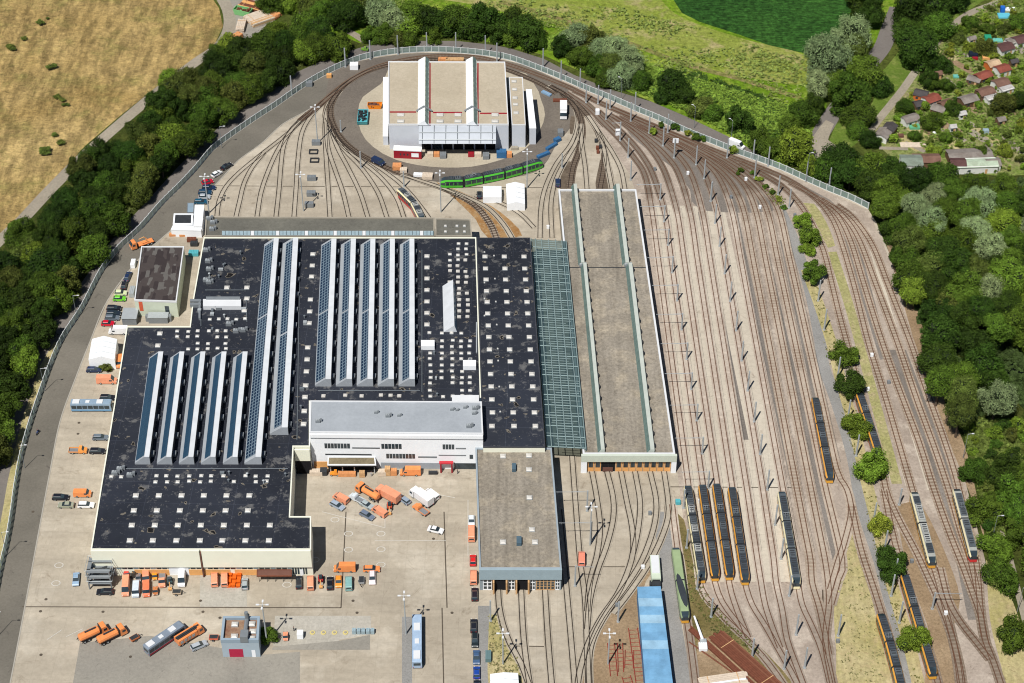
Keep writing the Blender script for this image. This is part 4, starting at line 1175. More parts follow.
# ------------------------------------------------------------------ tracks
ORD = ['first', 'second', 'third', 'fourth', 'fifth', 'sixth', 'seventh', 'eighth', 'ninth', 'tenth', 'eleventh', 'twelfth', 'thirteenth',
       'fourteenth', 'fifteenth', 'sixteenth', 'seventeenth', 'eighteenth', 'nineteenth', 'twentieth']
TN = [0]
BEDS = {'slab': (M_bedslab, M_raildark, 2.3), 'light': (M_bedlight, M_railrust, 2.6), 'pink': (M_bedpink, M_railrust, 2.9),
        'brown': (M_bedbrown, M_railrust, 2.8), 'dark': (M_beddark, M_raildark, 2.6), 'dirt': (M_beddirt, M_raildark, 2.6)}


def track(pts, kind, label, group):
    TN[0] += 1; e = TN[0] * .0015
    bed, rail, w = BEDS[kind]
    p = smooth_path(XY(pts), 2.5); mid = p[len(p) // 2]
    t = thing('tram_track', label, 'tram track', (mid.x, mid.y, .12 + e), 0, group)
    m = MB(); m.band(offset_path(p, w / 2), offset_path(p, -w / 2), .13 + e, 0, w / 2); m.build('track_bed', bed, t)
    for s_ in (-1, 1):
        a = offset_path(p, s_ * .7175 + .095); b = offset_path(p, s_ * .7175 - .095); m = MB(); z = .23 + e
        m.band(a, b, z)
        for k in range(len(p) - 1):
            m.face([(*a[k], .13), (*a[k], z), (*a[k + 1], z), (*a[k + 1], .13)]); m.face([(*b[k], .13), (*b[k + 1], .13), (*b[k + 1], z), (*b[k], z)])
        m.build('rail', rail, t)


NF = [([(217, 216), (219, 202), (226, 187), (240, 172), (262, 154), (285, 136), (305, 118), (322, 103), (338, 91), (352, 80)], 'slab'),
      ([(236, 217), (240, 200), (244, 184), (252, 168), (264, 153)], 'slab'),
      ([(257, 217), (261, 193), (268, 172), (277, 152), (288, 135), (305, 116)], 'slab'),
      ([(276, 217), (279, 190), (281, 165), (284, 145), (292, 129), (308, 113)], 'slab'),
      ([(294, 217), (296, 190), (298, 160), (302, 133), (312, 115), (326, 100)], 'slab'),
      ([(330, 218), (328, 185), (326, 155), (325, 125), (329, 106), (340, 91)], 'slab'),
      ([(349, 218), (343, 193), (335, 170), (328, 148), (326, 122)], 'slab'),
      ([(368, 218), (360, 193), (348, 168), (337, 147), (329, 124)], 'slab'),
      ([(387, 218), (378, 193), (362, 169), (344, 150), (331, 130)], 'slab'),
      ([(404, 218), (396, 197), (380, 177), (357, 158), (339, 142), (328, 120)], 'slab'),
      ([(430, 220), (423, 210), (412, 196), (398, 182), (376, 166), (353, 152), (338, 139), (327, 118)], 'slab')]
for i, (p_, k_) in enumerate(NF):
    track(p_, k_, ORD[i] + ' curved track of the fan behind the annex, counting from the perimeter road', 'tracks fanning out from the turning loop to the annex')
LOOP = [([(497, 240), (490, 224), (474, 205), (446, 190), (412, 178), (380, 165), (352, 149), (336, 131), (330, 110), (338, 92), (352, 80), (372, 70),
          (396, 64), (430, 60), (468, 62), (497, 67), (520, 75), (540, 84), (556, 94)], 'dark', 'loop track running from the rust-stained curve round behind the depot hall'),
        ([(513, 240), (503, 224), (486, 207), (458, 194), (430, 184), (400, 175)], 'slab', 'outer of the two rust-stained curved tracks'),
        ([(475, 196), (500, 203), (520, 214), (534, 228)], 'slab', 'short grooved track leaving the curve below the two tents'),
        ([(300, 121), (320, 105), (340, 88), (358, 76), (380, 66), (410, 59), (445, 56), (480, 58), (512, 66), (540, 76), (570, 88), (600, 103), (640, 120),
          (680, 137), (720, 153), (768, 171), (795, 184), (818, 201), (833, 221), (843, 248), (855, 290), (868, 342), (886, 400), (902, 455),
          (915, 500), (926, 545), (936, 575), (948, 620), (957, 660), (962, 700)], 'brown', 'long outer track following the noise screen')]
for p_, k_, l_ in LOOP: track(p_, k_, l_, None)
BF = [([(540, 238), (541, 208), (546, 186), (557, 163), (570, 146), (577, 130), (577, 112), (566, 96), (548, 86)], 'slab'),
      ([(552, 238), (551, 204), (556, 180), (566, 160), (576, 143), (580, 128)], 'slab'),
      ([(570, 189), (573, 168), (580, 148), (582, 128), (577, 110), (562, 94)], 'dark'),
      ([(587, 189), (585, 166), (582, 146), (580, 124)], 'slab'),
      ([(600, 189), (604, 166), (604, 149), (598, 132), (586, 114), (570, 98), (550, 86)], 'dark'),
      ([(612, 189), (608, 168), (604, 150), (597, 133)], 'slab'),
      ([(625, 190), (621, 170), (612, 152), (600, 134), (588, 116)], 'slab')]
for i, (p_, k_) in enumerate(BF):
    track(p_, k_, ORD[i] + ' track running from the loop towards the tram shed, counting from the tents', 'tracks between the turning loop and the tram shed')
VPX, VPY = 458.0, -1354.0
X490 = [689, 703.5, 718, 732.5, 747, 763, 783, 797, 811, 826, 841]
NORTH = [[(645, 176), (634, 158), (620, 140), (604, 124), (586, 106), (566, 93)], [(654, 178), (645, 160), (632, 143), (616, 127), (598, 111)],
         [(667, 178), (657, 158), (643, 141), (626, 126), (610, 115)], [(679, 175), (667, 157), (650, 141), (632, 128), (614, 117)],
         [(692, 177), (680, 158), (662, 142), (640, 128), (618, 117)], [(707, 180), (697, 163), (680, 149), (660, 137), (638, 126)],
         [(722, 184), (710, 167), (692, 153), (670, 141), (648, 130), (622, 117)], [(735, 190), (722, 173), (704, 159), (684, 147), (662, 137)],
         [(746, 188), (731, 172), (712, 158), (690, 146), (664, 133)], [(757, 193), (741, 177), (722, 163), (700, 151)],
         [(768, 194), (752, 177), (734, 164), (712, 152), (690, 142), (664, 131), (636, 119), (606, 106), (574, 91)]]
SOUTH = [[(701, 588), (712, 605), (728, 622), (745, 638), (762, 656), (776, 674), (788, 692)], [(715, 583), (722, 602), (734, 619), (748, 636)],
         [(729, 583), (734, 602), (741, 621), (748, 638)], [(745, 583), (752, 605), (765, 626), (778, 649), (791, 672), (801, 692)],
         [(761, 583), (765, 605), (772, 627), (780, 648)], [(776, 583), (782, 610), (787, 640), (797, 668), (806, 692)],
         [(798, 583), (802, 605), (812, 627), (822, 652), (832, 692)], [(812, 583), (819, 607), (824, 630), (829, 655)],
         [(828, 583), (829, 605), (826, 628), (826, 650), (834, 692)], [(842, 560), (838, 580), (831, 605)], [(847, 490), (851, 512), (845, 540), (838, 562), (830, 590)]]
for i, x49 in enumerate(X490):
    sl = (x49 - VPX) / (490 - VPY)
    # the yard's own slope differs a little from track to track
    x0 = [652, 664.5, 677, 690, 702.5, 717, 732, 744, 756, 767.5, 779][i]
    mid = [(x0 + (x49 - x0) * (y - 212) / 278, y) for y in (214, 260, 330, 410, 470)] + ([(x49, 490)] if i != 10 else [])
    yend = SOUTH[i][0][1]
    if i < 9: mid += [(x49 + (x49 - x0) * (y - 490) / 278 * (.92 if i < 6 else 1.0), y) for y in (530, 560) if y < yend - 12]
    track(NORTH[i][::-1] + mid + SOUTH[i], 'light' if i < 7 else 'pink',
          ORD[i] + ' stabling track of the open yard, counting from the tram shed', 'stabling tracks of the open yard')
    wp = smooth_path(XY([(x, y) for x, y in mid]), 8.0); m = MB(); w0 = wp[0]
    t = thing('contact_wire', ORD[i] + ' contact wire stretched over the stabling tracks, counting from the tram shed', 'wire', (w0.x, w0.y, 5.6))
    for q0, q1 in zip(wp, wp[1:]): m.tube((q0.x - w0.x, q0.y - w0.y, 0), (q1.x - w0.x, q1.y - w0.y, 0), .035, n=3, cap=False)
    link('wire', m.mesh('wire', M_darksteel), t)
EX = [([(868, 520)][:0] + [(851, 505), (858, 538), (864, 560), (872, 584), (881, 612), (892, 650), (903, 695)], 'brown', 'track running from the grey path switch under the dark tram'),
      ([(740, 162), (760, 173), (780, 185), (796, 200), (812, 224), (824, 253), (832, 285), (840, 318), (850, 355), (860, 392), (870, 425), (880, 458), (886, 490), (894, 510),
        (904, 530), (916, 552), (930, 582), (941, 607), (952, 637), (960, 670), (964, 700)], 'brown', 'single track winding between the row of small trees and the green strip'),
      ([(884, 490), (889, 517), (894, 540), (900, 562), (906, 580), (918, 618), (930, 655), (941, 695)], 'brown', 'track under the black and orange tram beside the round tree'),
      ([(790, 183), (815, 197), (836, 214), (850, 240), (864, 285), (882, 342), (900, 392), (918, 440), (934, 490), (950, 535), (962, 565), (972, 592), (980, 615), (986, 645)], 'brown', 'second main track on the bend beside the woodland'),
      ([(820, 199), (840, 213), (858, 238), (876, 285), (897, 342), (916, 398), (935, 450), (950, 495), (960, 530), (970, 560), (977, 590)], 'brown', 'third main track on the bend beside the woodland'),
      ([(836, 205), (853, 218), (872, 245), (888, 285), (910, 342), (928, 395), (944, 440), (956, 478), (966, 520), (975, 556), (978, 580), (980, 607), (984, 637), (994, 664), (1006, 700)], 'brown', 'fourth main track, the one nearest the woodland'),
      ([(940, 568), (948, 600), (960, 622), (974, 640), (990, 660)], 'brown', 'crossover track between the cream tram and the woodland tracks'),
      ([(672, 505), (675, 530), (679, 560), (684, 600), (689, 635), (693, 665), (697, 700)], 'light', 'track of the pale green tram beside the service lane')]
for p_, k_, l_ in EX: track(p_, k_, l_, None)
DS = [([(559, 510), (563, 550), (567, 595), (571, 640), (576, 700)], 'slab'), ([(572, 456), (576, 510), (580, 560), (585, 600), (587, 650), (589, 700)], 'slab'),
      ([(592, 472), (597, 500), (600, 528), (597, 555), (590, 582), (587, 612)], 'slab'), ([(607, 472), (613, 498), (613, 520), (606, 548), (597, 572), (590, 600), (587, 630)], 'slab'),
      ([(621, 472), (627, 503), (632, 528), (633, 552), (627, 574), (616, 597), (602, 617), (589, 642), (580, 670), (576, 700)], 'slab'),
      ([(635, 472), (640, 503), (638, 530), (633, 554)], 'slab'), ([(650, 472), (656, 500), (655, 522), (648, 546), (638, 568), (622, 592), (607, 613), (594, 637), (589, 660), (590, 700)], 'slab'),
      ([(664, 472), (668, 500), (668, 518), (660, 542), (647, 567), (630, 592), (613, 614)], 'slab')]
for i, (p_, k_) in enumerate(DS):
    track(p_, k_, ORD[i] + ' track in front of the orange shed doors, counting from the service shed', 'tracks in front of the tram shed doors')
for i, p_ in enumerate(([(498, 590), (499, 606), (503, 625), (510, 644), (521, 664), (534, 700)], [(521, 590), (523, 630), (526, 660), (532, 700)], [(545, 590), (548, 640), (553, 700)])):
    track(p_, 'slab', ORD[i] + ' track leaving the service shed doors, counting from the row of parked cars', 'tracks in front of the service shed')

# ------------------------------------------------------------------ trams
GL = {}


def path_walk(p, s):
    for a, b in zip(p, p[1:]):
        L = (b - a).length
        if s <= L: return a.lerp(b, s / L), (b - a).normalized()
        s -= L
    d = (p[-1] - p[-2]).normalized(); return p[-1] + d * s, d


def tram(label, px, secs, skirt, side, trail, roofc, unit, endc, z0=.15, tailnose=True, group=None, units=3, pant=True, cat='tram'):
    """px: pixel path of the roof line; built section by section along it"""
    px = [(x - .4, y - 2.5) for x, y in px]; p = smooth_path(XY(px, 3.4), 1.0); L = sum((b - a).length for a, b in zip(p, p[1:]))
    c0, _ = path_walk(p, L / 2); t = thing('tram', label, cat, (c0.x, c0.y, z0), 0, group)
    ring = [(-1.25, .25), (-1.3, 1.0), (-1.32, 1.15), (-1.32, 2.35), (-1.28, 2.75), (-1.02, 3.3), (1.02, 3.3), (1.28, 2.75), (1.32, 2.35), (1.32, 1.15), (1.3, 1.0), (1.25, .25)]
    mats = [skirt, M_glass, trail, roofc, M_darksteel, side, endc]
    qm = [0, 0, 1, 1, 2, 3, 2, 1, 1, 0, 0, 4]
    n = len(secs); tot = sum(secs); s = 0.0; gap = .5
    for i, w in enumerate(secs):
        l = L * w / tot; a, _ = path_walk(p, s + (gap / 2 if i else 0)); b, _ = path_walk(p, s + l - (gap / 2 if i < n - 1 else 0)); s += l
        d = (b - a).normalized(); sd = Vector((-d.y, d.x)); ln = (b - a).length

        def R_(u, ws, dz, top=1.0):
            return [(a.x + d.x * u + sd.x * y * ws * -1, a.y + d.y * u + sd.y * y * ws * -1, z0 + (z if z < 1.2 else 1.15 + (z - 1.15) * top) + dz) for y, z in ring]
        m = MB(); i0 = 0; rings = []
        if i == 0: rings += [R_(0, .72, .15, .55), R_(.5, .86, .05, .78), R_(1.5, .98, 0, .97)]
        rings.append(R_(2.2 if i == 0 else 0, 1, 0)); rings.append(R_(ln - (2.2 if i == n - 1 else 0), 1, 0))
        if i == n - 1: rings += [R_(ln - 1.5, .98, 0, .97), R_(ln - .5, .86, .05, .78), R_(ln, .72, .15, .55)]
        N = 12; m.v = [Vector(v) for r in rings for v in r]
        for j in range(len(rings) - 1):
            nose = (i == 0 and j < 2) or (i == n - 1 and j >= len(rings) - 3)
            for k in range(N):
                k2 = (k + 1) % N; m.f.append([j * N + k, j * N + k2, (j + 1) * N + k2, (j + 1) * N + k])
                mm = qm[k]
                if nose and 2 <= k <= 8: mm = 1 if k not in (3, 4, 6, 7) else 2
                if nose and k in (0, 10, 1, 9): mm = 6
                m.m.append(mm)
        m.f.append(list(range(N))[::-1]); m.m.append(1); m.f.append([(len(rings) - 1) * N + k for k in range(N)]); m.m.append(1)
        sec = m.build('car_section', mats, t, fix=True)
        for end in ([0] if i == 0 else []) + ([1] if i == n - 1 else []):
            e_ = a + d * (.0 if end == 0 else ln); m = MB(); m.box((e_.x, e_.y, z0 + .3), (.24, 1.9, .85), math.atan2(d.y, d.x)); m.build('bumper', endc, t)
        # pillars between the windows
        m = MB(); cnt = max(2, int(ln / 1.9)); ang = math.atan2(d.y, d.x)
        for q in range(cnt + 1):
            u = 1.6 + (ln - 3.2) * q / cnt if (i in (0, n - 1)) else .3 + (ln - .6) * q / cnt
            for sg in (-1, 1):
                c = a + d * u + sd * 1.325 * sg; m.box((c.x, c.y, z0 + 1.15), (.16, .03, 1.2), ang)
        m.build('pillar', side, t)
        lo = 2.6 if i == 0 else .5; hi = ln - (2.6 if i == n - 1 else .5); k_ = max(1, units if ln > 6 else 1)
        for q in range(k_ if units else 0):
            u0 = lo + (hi - lo) * q / k_ + .15; u1 = lo + (hi - lo) * (q + 1) / k_ - .15; c = a + d * (u0 + u1) / 2
            mm = unit[(q + i) % len(unit)]; m = MB(); hgt_ = .32 + .1 * ((q + i) % 2)
            m.box((c.x, c.y, z0 + 3.31), (u1 - u0, 1.7, hgt_), ang, 0)
            for g_ in range(int((u1 - u0) / .8)):
                cc_ = a + d * (u0 + .4 + g_ * .8); m.box((cc_.x, cc_.y, z0 + 3.31 + hgt_), (.35, 1.2, .05), ang, 1)
            m.build('roof_unit', [mm, M_darksteel if mm is not M_darksteel else M_greysteel], t)
        if i < n - 1:
            e, de = path_walk(p, s); m = MB(); m.box((e.x, e.y, z0 + .4), (gap + .3, 2.2, 2.75), math.atan2(de.y, de.x)); m.build('bellows', M_bellows, t)
        # bogies
        for u in ((.22, .78) if ln > 8 else (.5,)):
            c = a + d * ln * u; m = MB(); m.box((c.x, c.y, z0 + .02), (2.4, 1.9, .55), ang); m.build('bogie', M_darksteel, t)
    if pant:
        e, de = path_walk(p, L * .30); se = Vector((-de.y, de.x)); z = z0 + 3.7; m = MB()
        for sg in (-1, 1):
            q0 = e + se * .5 * sg; q1 = e + de * 1.4 + se * .35 * sg; q2 = e + se * .3 * sg
            m.tube((*q0, z), (*q1, z + .5), .05, n=4); m.tube((*q1, z + .5), (*q2, z + 1.0), .05, n=4)
        m.tube((*(e - se * .9), z + 1.02), (*(e + se * .9), z + 1.02), .06, n=4); m.build('pantograph', M_greysteel, t)
    return t


M_bellows = plain('rubber bellows', (.018, .018, .02, 1), .2, 2, .9)
C_yel = plain('tram amber', S(232, 170, 60, .85), .05, .5, .4, 0, .5); C_cream = plain('tram cream', S(244, 232, 188, .95), .05, .5, .4, 0, .5)
C_red = plain('tram red', (.55, .03, .03, 1), .05, .5, .4, 0, .5); C_blk = plain('tram black', S(44, 46, 50), .1, .5, .4, 0, .5)
C_roofd = plain('tram roof dark', S(62, 68, 74), .15, .8, .7); C_roofl = plain('tram roof light', S(176, 178, 172), .12, .8, .7)
C_u1 = plain('roof unit dark', S(72, 80, 88), .2, 1, .7); C_u2 = plain('roof unit slate', S(96, 104, 110), .2, 1, .7); C_u3 = plain('roof unit pale', S(184, 186, 182), .1, 1, .7)
C_green = plain('tram vivid green', (.08, .46, .035, 1), .05, .5, .35, 0, .5); C_sage = plain('tram sage green', S(168, 188, 142), .1, .4, .6)
C_orgskirt = plain('tram orange skirt', S(206, 110, 52), .05, .5, .4, 0, .5)
C_tr = plain('tram amber edge', S(238, 170, 70, .95), .05, .5, .4, 0, .5)
DK = dict(skirt=C_orgskirt, side=C_blk, trail=C_tr, roofc=C_roofd, unit=[C_u1, C_u1, C_u2], endc=C_yel)
CR = dict(skirt=C_yel, side=C_cream, trail=C_cream, roofc=C_u2, unit=[C_u1, C_u1, C_u2], endc=C_cream)
tram('black-roofed orange-sided tram alone in the middle of the yard', [(815.5, 398), (831, 478)], (9.5, 8, 9.5), **DK)
tram('black-roofed orange-sided tram half hidden by small trees beside the green strip', [(860, 394), (868, 418), (880, 455)], (9.5, 8, 9.5), **DK)
tram('grey and white roofed tram, first in the row of four', [(688, 486), (702.7, 578)], (9.5, 8, 9.5), skirt=C_cream, side=C_cream, trail=C_cream, roofc=C_roofd, unit=[C_u1, C_u2, C_u3], endc=C_yel)
tram('black-roofed tram with amber front, second in the row of four', [(702.7, 485), (716.2, 576)], (9.5, 8, 9.5), **DK)
tram('black-roofed tram with amber front, third in the row of four', [(716.7, 484), (730.7, 575)], (9.5, 8, 9.5), **DK)
tram('black-roofed tram with amber front, fourth in the row of four', [(732.2, 487.5), (746.2, 580)], (9.5, 8, 9.5), **DK)
tram('cream tram with dark roof units standing alone beside the row of four', [(782, 492), (797.5, 584)], (9.5, 8, 9.5), **CR)
tram('cream tram with pale and dark roof units next to the dry soil', [(914.5, 492.5), (933.5, 563)], (8, 9), skirt=C_yel, side=C_cream, trail=C_cream, roofc=C_roofl, unit=[C_u1, C_u3, C_u3, C_u1], endc=C_yel)
tram('cream tram with red front nearest the woodland', [(957, 489.5), (975, 557)], (8, 9), skirt=C_yel, side=C_cream, trail=C_cream, roofc=C_roofl, unit=[C_u2, C_u2], endc=C_red)
tram('black-roofed tram passing under the round roadside tree', [(905, 575), (920, 625), (934.5, 674)], (9.5, 8, 9.5), **DK)
tram('black-roofed tram beside the grey path at the picture edge', [(881, 614), (893, 652), (905, 700)], (9.5, 8, 9.5), **DK)
tram('old sage green tram with a dark round roof patch by the service lane', [(676, 548), (680.5, 580), (686, 618)], (9, 9), skirt=C_cream, side=C_sage, trail=C_sage, roofc=C_sage, unit=[C_sage], endc=C_yel, units=0, pant=False)
rp = P(682, 590, 3.5); sage = [o for o in bpy.data.objects if o.get('label', '').startswith('old sage')][0]
m = MB(); m.prism([(rp.x + 1.0 * math.cos(k * .52) - .06 * 5 * math.sin(k * .52), rp.y + 6 * math.sin(k * .52)) for k in range(12)] and [Vector((rp.x + .95 * math.cos(k * .5236) + .9 * math.sin(k * .5236) * .9, rp.y - 6.0 * math.sin(k * .5236))) for k in range(12)], 3.46, 3.5); m.build('roof_patch', C_roofd, sage)
GP = [(441, 181), (460, 181), (480, 177.5), (510, 171), (528, 165.5), (542, 161.5)]
tram('bright green tram curving past the two tents', GP, (8, 7, 8, 7, 8), skirt=C_green, side=C_green, trail=C_green, roofc=C_roofd, unit=[C_u1, C_u2], endc=C_green, units=2)
tram('short cream tram with a red skirt curving towards the annex', [(399, 189), (408, 197), (417, 208), (423, 221)], (8, 8), skirt=C_red, side=C_red, trail=C_cream, roofc=C_u2, unit=[C_u1, C_u3], endc=C_cream)

# ------------------------------------------------------------------ road vehicles
def extr(m, prof, w0, w1, mt=0, mtop=None, slope=None):
    """closed side outline (x, z) extruded to both sides; half width w0 at the sill, w1 at the top"""
    zs = [p[1] for p in prof]; a, b = min(zs), max(zs)
    hw = lambda z: w0 + (w1 - w0) * max(0, (z - a) / (b - a) - .45) / .55
    n = len(prof); i = len(m.v)
    m.v += [Vector((x, -hw(z), z)) for x, z in prof] + [Vector((x, hw(z), z)) for x, z in prof]
    for k in range(n):
        k2 = (k + 1) % n; m.f.append([i + k, i + n + k, i + n + k2, i + k2]); m.m.append((slope or {}).get(k, mt))
    m.f.append([i + k for k in range(n)]); m.m.append(mt); m.f.append([i + n + k for k in range(n)][::-1]); m.m.append(mt)


VM = {}
M_lampw = plain('headlight', (.8, .8, .78, 1), .02, 1, .2); M_lampr = plain('tail light', (.35, .02, .02, 1), .02, 1, .3)


def wheel_me(r):
    k = ('w', r)
    if k not in VM:
        m = MB(); m.tube((0, -.11, 0), (0, .11, 0), r, n=12, m=0); m.tube((0, -.12, 0), (0, .12, 0), r * .55, n=8, m=1); VM[k] = m.mesh('wheel', [M_tyre, M_lightsteel])
    return VM[k]


def parts_for(kind):
    """list of (part name, mesh, location, painted?) in the vehicle's own frame, nose towards +X"""
    if kind in VM: return VM[kind]
    out = []

    def add(name, m, mats, paint=True, loc=(0, 0, 0), fix=True): out.append((name, m.mesh(name, mats, (0, 0, 0), fix), loc, paint))

    def wheels(xs, y, r):
        for x in xs:
            for s_ in (-1, 1): out.append(('wheel', wheel_me(r), (x, s_ * y, r), False))

    def lamps(xf, xr, y, z):
        for s_ in (-1, 1):
            m = MB(); m.box((xf, s_ * y, z), (.08, .3, .16)); add('headlight', m, M_lampw, False)
            m = MB(); m.box((xr, s_ * y, z + .08), (.08, .24, .18)); add('tail_light', m, M_lampr, False)
    if kind in ('hatch', 'estate', 'saloon'):
        L = {'hatch': 2.0, 'estate': 2.3, 'saloon': 2.25}[kind]
        m = MB(); extr(m, [(-L, .3), (-L - .02, .75), (-L + .12, .95), (L * .42, .96), (L * .85, .80), (L, .6), (L, .3)], .90, .84); add('body', m, M_paint)
        xr = {'hatch': -L + .15, 'estate': -L + .12, 'saloon': -L + .75}[kind]; xt = {'hatch': -L + .6, 'estate': -L + .42, 'saloon': -L + 1.25}[kind]
        m = MB(); extr(m, [(xr, .93), (xt, 1.42), (.25, 1.42), (L * .47, .95)], .80, .66); add('window', m, M_glass, False)
        m = MB(); m.loft([[(xt + .02, -.64, 1.425), (.24, -.64, 1.425), (.24, .64, 1.425), (xt + .02, .64, 1.425)], [(xt + .1, -.58, 1.48), (.14, -.58, 1.48), (.14, .58, 1.48), (xt + .1, .58, 1.48)]]); add('roof', m, M_paint)
        wheels((-L * .62, L * .64), .82, .32); lamps(L - .02, -L + .0, .62, .58)
    elif kind in ('van', 'bigvan'):
        L, Hh = (2.45, 1.95) if kind == 'van' else (3.0, 2.55)
        m = MB(); extr(m, [(-L, .35), (-L, Hh - .1), (-L + .15, Hh), (L * .42, Hh), (L * .5, Hh - .08), (L * .76, 1.25), (L * .98, 1.0), (L, .35)], .96, .84, 0, slope={4: 1}); add('body', m, [M_paint, M_glass])
        m = MB()
        for s_ in (-1, 1): m.box((L * .45, s_ * .925, 1.25), (.9, .06, .5))
        m.box((-L - .01, 0, 1.2), (.05, 1.3, .5)); add('window', m, M_glass, False)
        m = MB(); m.box((-L * .2, 0, Hh), (L * .9, .9, .04)); add('roof_panel', m, M_paint)
        wheels((-L * .58, L * .62), .86, .36); lamps(L, -L, .7, .75)
    elif kind == 'pickup':
        m = MB(); extr(m, [(.1, .4), (.1, 1.5), (.3, 1.95), (1.15, 1.95), (1.65, 1.25), (2.45, 1.0), (2.5, .4)], .92, .8, 0, slope={3: 1}); add('cab', m, [M_paint, M_glass])
        m = MB(); m.box((-1.35, 0, .6), (2.8, 1.9, .14)); add('load_bed', m, M_greysteel, False)
        m = MB()
        for s_ in (-1, 1): m.box((-1.35, s_ * .93, .74), (2.8, .05, .35))
        m.box((-2.72, 0, .74), (.05, 1.8, .35)); add('side_board', m, M_paint)
        wheels((-1.6, 1.6), .82, .36); lamps(2.48, -2.76, .66, .6)
    elif kind in ('tanker', 'boxtruck', 'cranetruck', 'skiptruck', 'sweeper'):
        L = 4.0 if kind != 'sweeper' else 3.2
        m = MB(); m.box((0, 0, .6), (L * 2 - .4, 1.0, .25)); add('chassis', m, M_darksteel, False)
        m = MB(); extr(m, [(L - 1.9, .5), (L - 1.9, 2.75), (L - 1.75, 2.85), (L - .55, 2.85), (L - .1, 1.7), (L, .5)], 1.2, 1.12, 0, slope={3: 1}); add('cab', m, [M_paint, M_glass])
        m = MB()
        for s_ in (-1, 1): m.box((L - .95, s_ * 1.19, 1.6), (.9, .05, .7))
        add('window', m, M_glass, False)
        if kind in ('tanker', 'sweeper'):
            m = MB(); rr_ = []
            for x, r in ((-L, .75), (-L + .3, 1.05), (L - 2.5, 1.05), (L - 2.2, .7)):
                rr_.append([(x, math.cos(w * math.pi / 6) * r * 1.1, 1.85 + math.sin(w * math.pi / 6) * r) for w in range(12)])
            m.loft(rr_); add('tank', m, M_paint)
            m = MB(); m.box((-.6, 0, 2.9), (3.2, .5, .14)); m.box((L - 2.05, 0, 1), (.18, 2.2, 1.9)); add('walkway', m, M_darksteel, False)
            m = MB(); m.tube((-L + .1, .7, 1.4), (-L - .3, .9, .6), .14, n=6); add('hose', m, M_darksteel, False)
        elif kind == 'boxtruck':
            m = MB(); m.box((-1.1, 0, .95), (L * 2 - 2.4, 2.5, 2.4)); add('box_body', m, M_paint)
        elif kind == 'cranetruck':
            m = MB(); m.box((-1.0, 0, .9), (L * 2 - 2.2, 2.4, 1.7)); add('equipment_body', m, M_paint)
            m = MB(); m.box((-.7, 0, 2.62), (L * 2 - 1.8, 1.1, .25)); m.tube((-L, .0, 3.0), (L - 1, 0, 3.05), .22, n=6); add('ladder', m, M_darksteel, False)
            m = MB()
            for k in range(4): m.box((-3 + k * 1.2, -1.22, 1.3), (.8, .05, .9))
            add('locker', m, M_lightsteel, False)
        else:
            m = MB(); m.box((-1.2, 0, .85), (L * 2 - 2.8, 2.2, .2)); add('flatbed', m, M_paint)
            m = MB()
            for s_ in (-1, 1): m.tube((-2.4, s_ * .9, 1.0), (-1.2, s_ * .9, 2.5), .16, n=6); m.tube((-1.2, s_ * .9, 2.5), (.6, s_ * .9, 2.2), .12, n=6)
            add('lifting_arm', m, M_orange, False)
        wheels((-L * .72, -L * .42, L * .66), 1.0, .5); lamps(L, -L + .05, .9, .7)
    elif kind == 'bus':
        L = 6.0
        m = MB(); extr(m, [(-L, .35), (-L, 2.9), (-L + .2, 3.0), (L - .4, 3.0), (L - .1, 2.8), (L, 1.2), (L, .35)], 1.27, 1.2); add('body', m, M_paint)
        m = MB()
        for s_ in (-1, 1):
            for k in range(7): m.box((-L + 1 + k * 1.62, s_ * 1.265, 1.3), (1.42, .06, 1.15))
        m.box((L - .02, 0, 1.25), (.06, 2.1, 1.4)); m.box((-L, 0, 1.4), (.06, 1.8, .9)); add('window', m, M_glass, False)
        m = MB(); m.box((-L + 1.6, 0, 3.0), (2.0, 1.7, .25)); m.box((-1.0, 0, 3.0), (1.2, 1.1, .15)); m.box((2.6, 0, 3.0), (1.8, 1.6, .22)); add('roof_unit', m, M_whiteroof, False)
        m = MB()
        for s_ in (-1, 1): m.box((0, s_ * 1.275, .45), (L * 2 - .4, .03, .5))
        add('stripe', m, M_busstripe, False)
        wheels((-L * .55, L * .6), 1.08, .48); lamps(L, -L, .95, .6)
    elif kind == 'cart':
        m = MB(); extr(m, [(-1.3, .35), (-1.3, .8), (-.2, .8), (-.1, 1.6), (.7, 1.6), (1.0, 1.0), (1.4, .9), (1.4, .35)], .66, .6, 0, slope={4: 1}); add('body', m, [M_paint, M_glass])
        m = MB(); m.tube((.2, 0, 1.6), (.2, 0, 1.78), .1, n=8); add('beacon', m, M_orange, False)
        wheels((-.85, .9), .6, .3); lamps(1.4, -1.3, .45, .6)
    elif kind == 'trailer':
        m = MB(); m.box((-.2, 0, .55), (2.4, 1.5, .45)); add('load_box', m, M_paint)
        m = MB(); m.tube((1.0, .5, .6), (2.1, 0, .5), .06, n=4); m.tube((1.0, -.5, .6), (2.1, 0, .5), .06, n=4); add('drawbar', m, M_darksteel, False)
        m = MB(); m.box((-.2, 0, 1.0), (2.2, 1.3, .06)); add('cover', m, M_darksteel, False)
        wheels((-.3,), .84, .32)
    elif kind == 'digger':
        m = MB(); m.box((-.4, 0, .5), (1.8, 1.3, .8)); add('body', m, M_paint)
        m = MB(); m.box((-.1, 0, 1.3), (.9, .9, 1.0)); add('cab', m, M_glass, False)
        m = MB(); m.tube((.4, 0, 1.0), (1.6, 0, 2.3), .14, n=6); m.tube((1.6, 0, 2.3), (2.4, 0, 1.0), .11, n=6); m.box((2.4, 0, .3), (.6, 1.0, .6)); add('boom', m, M_orange, False)
        wheels((-.9, .5), .7, .42)
    VM[kind] = out; return out


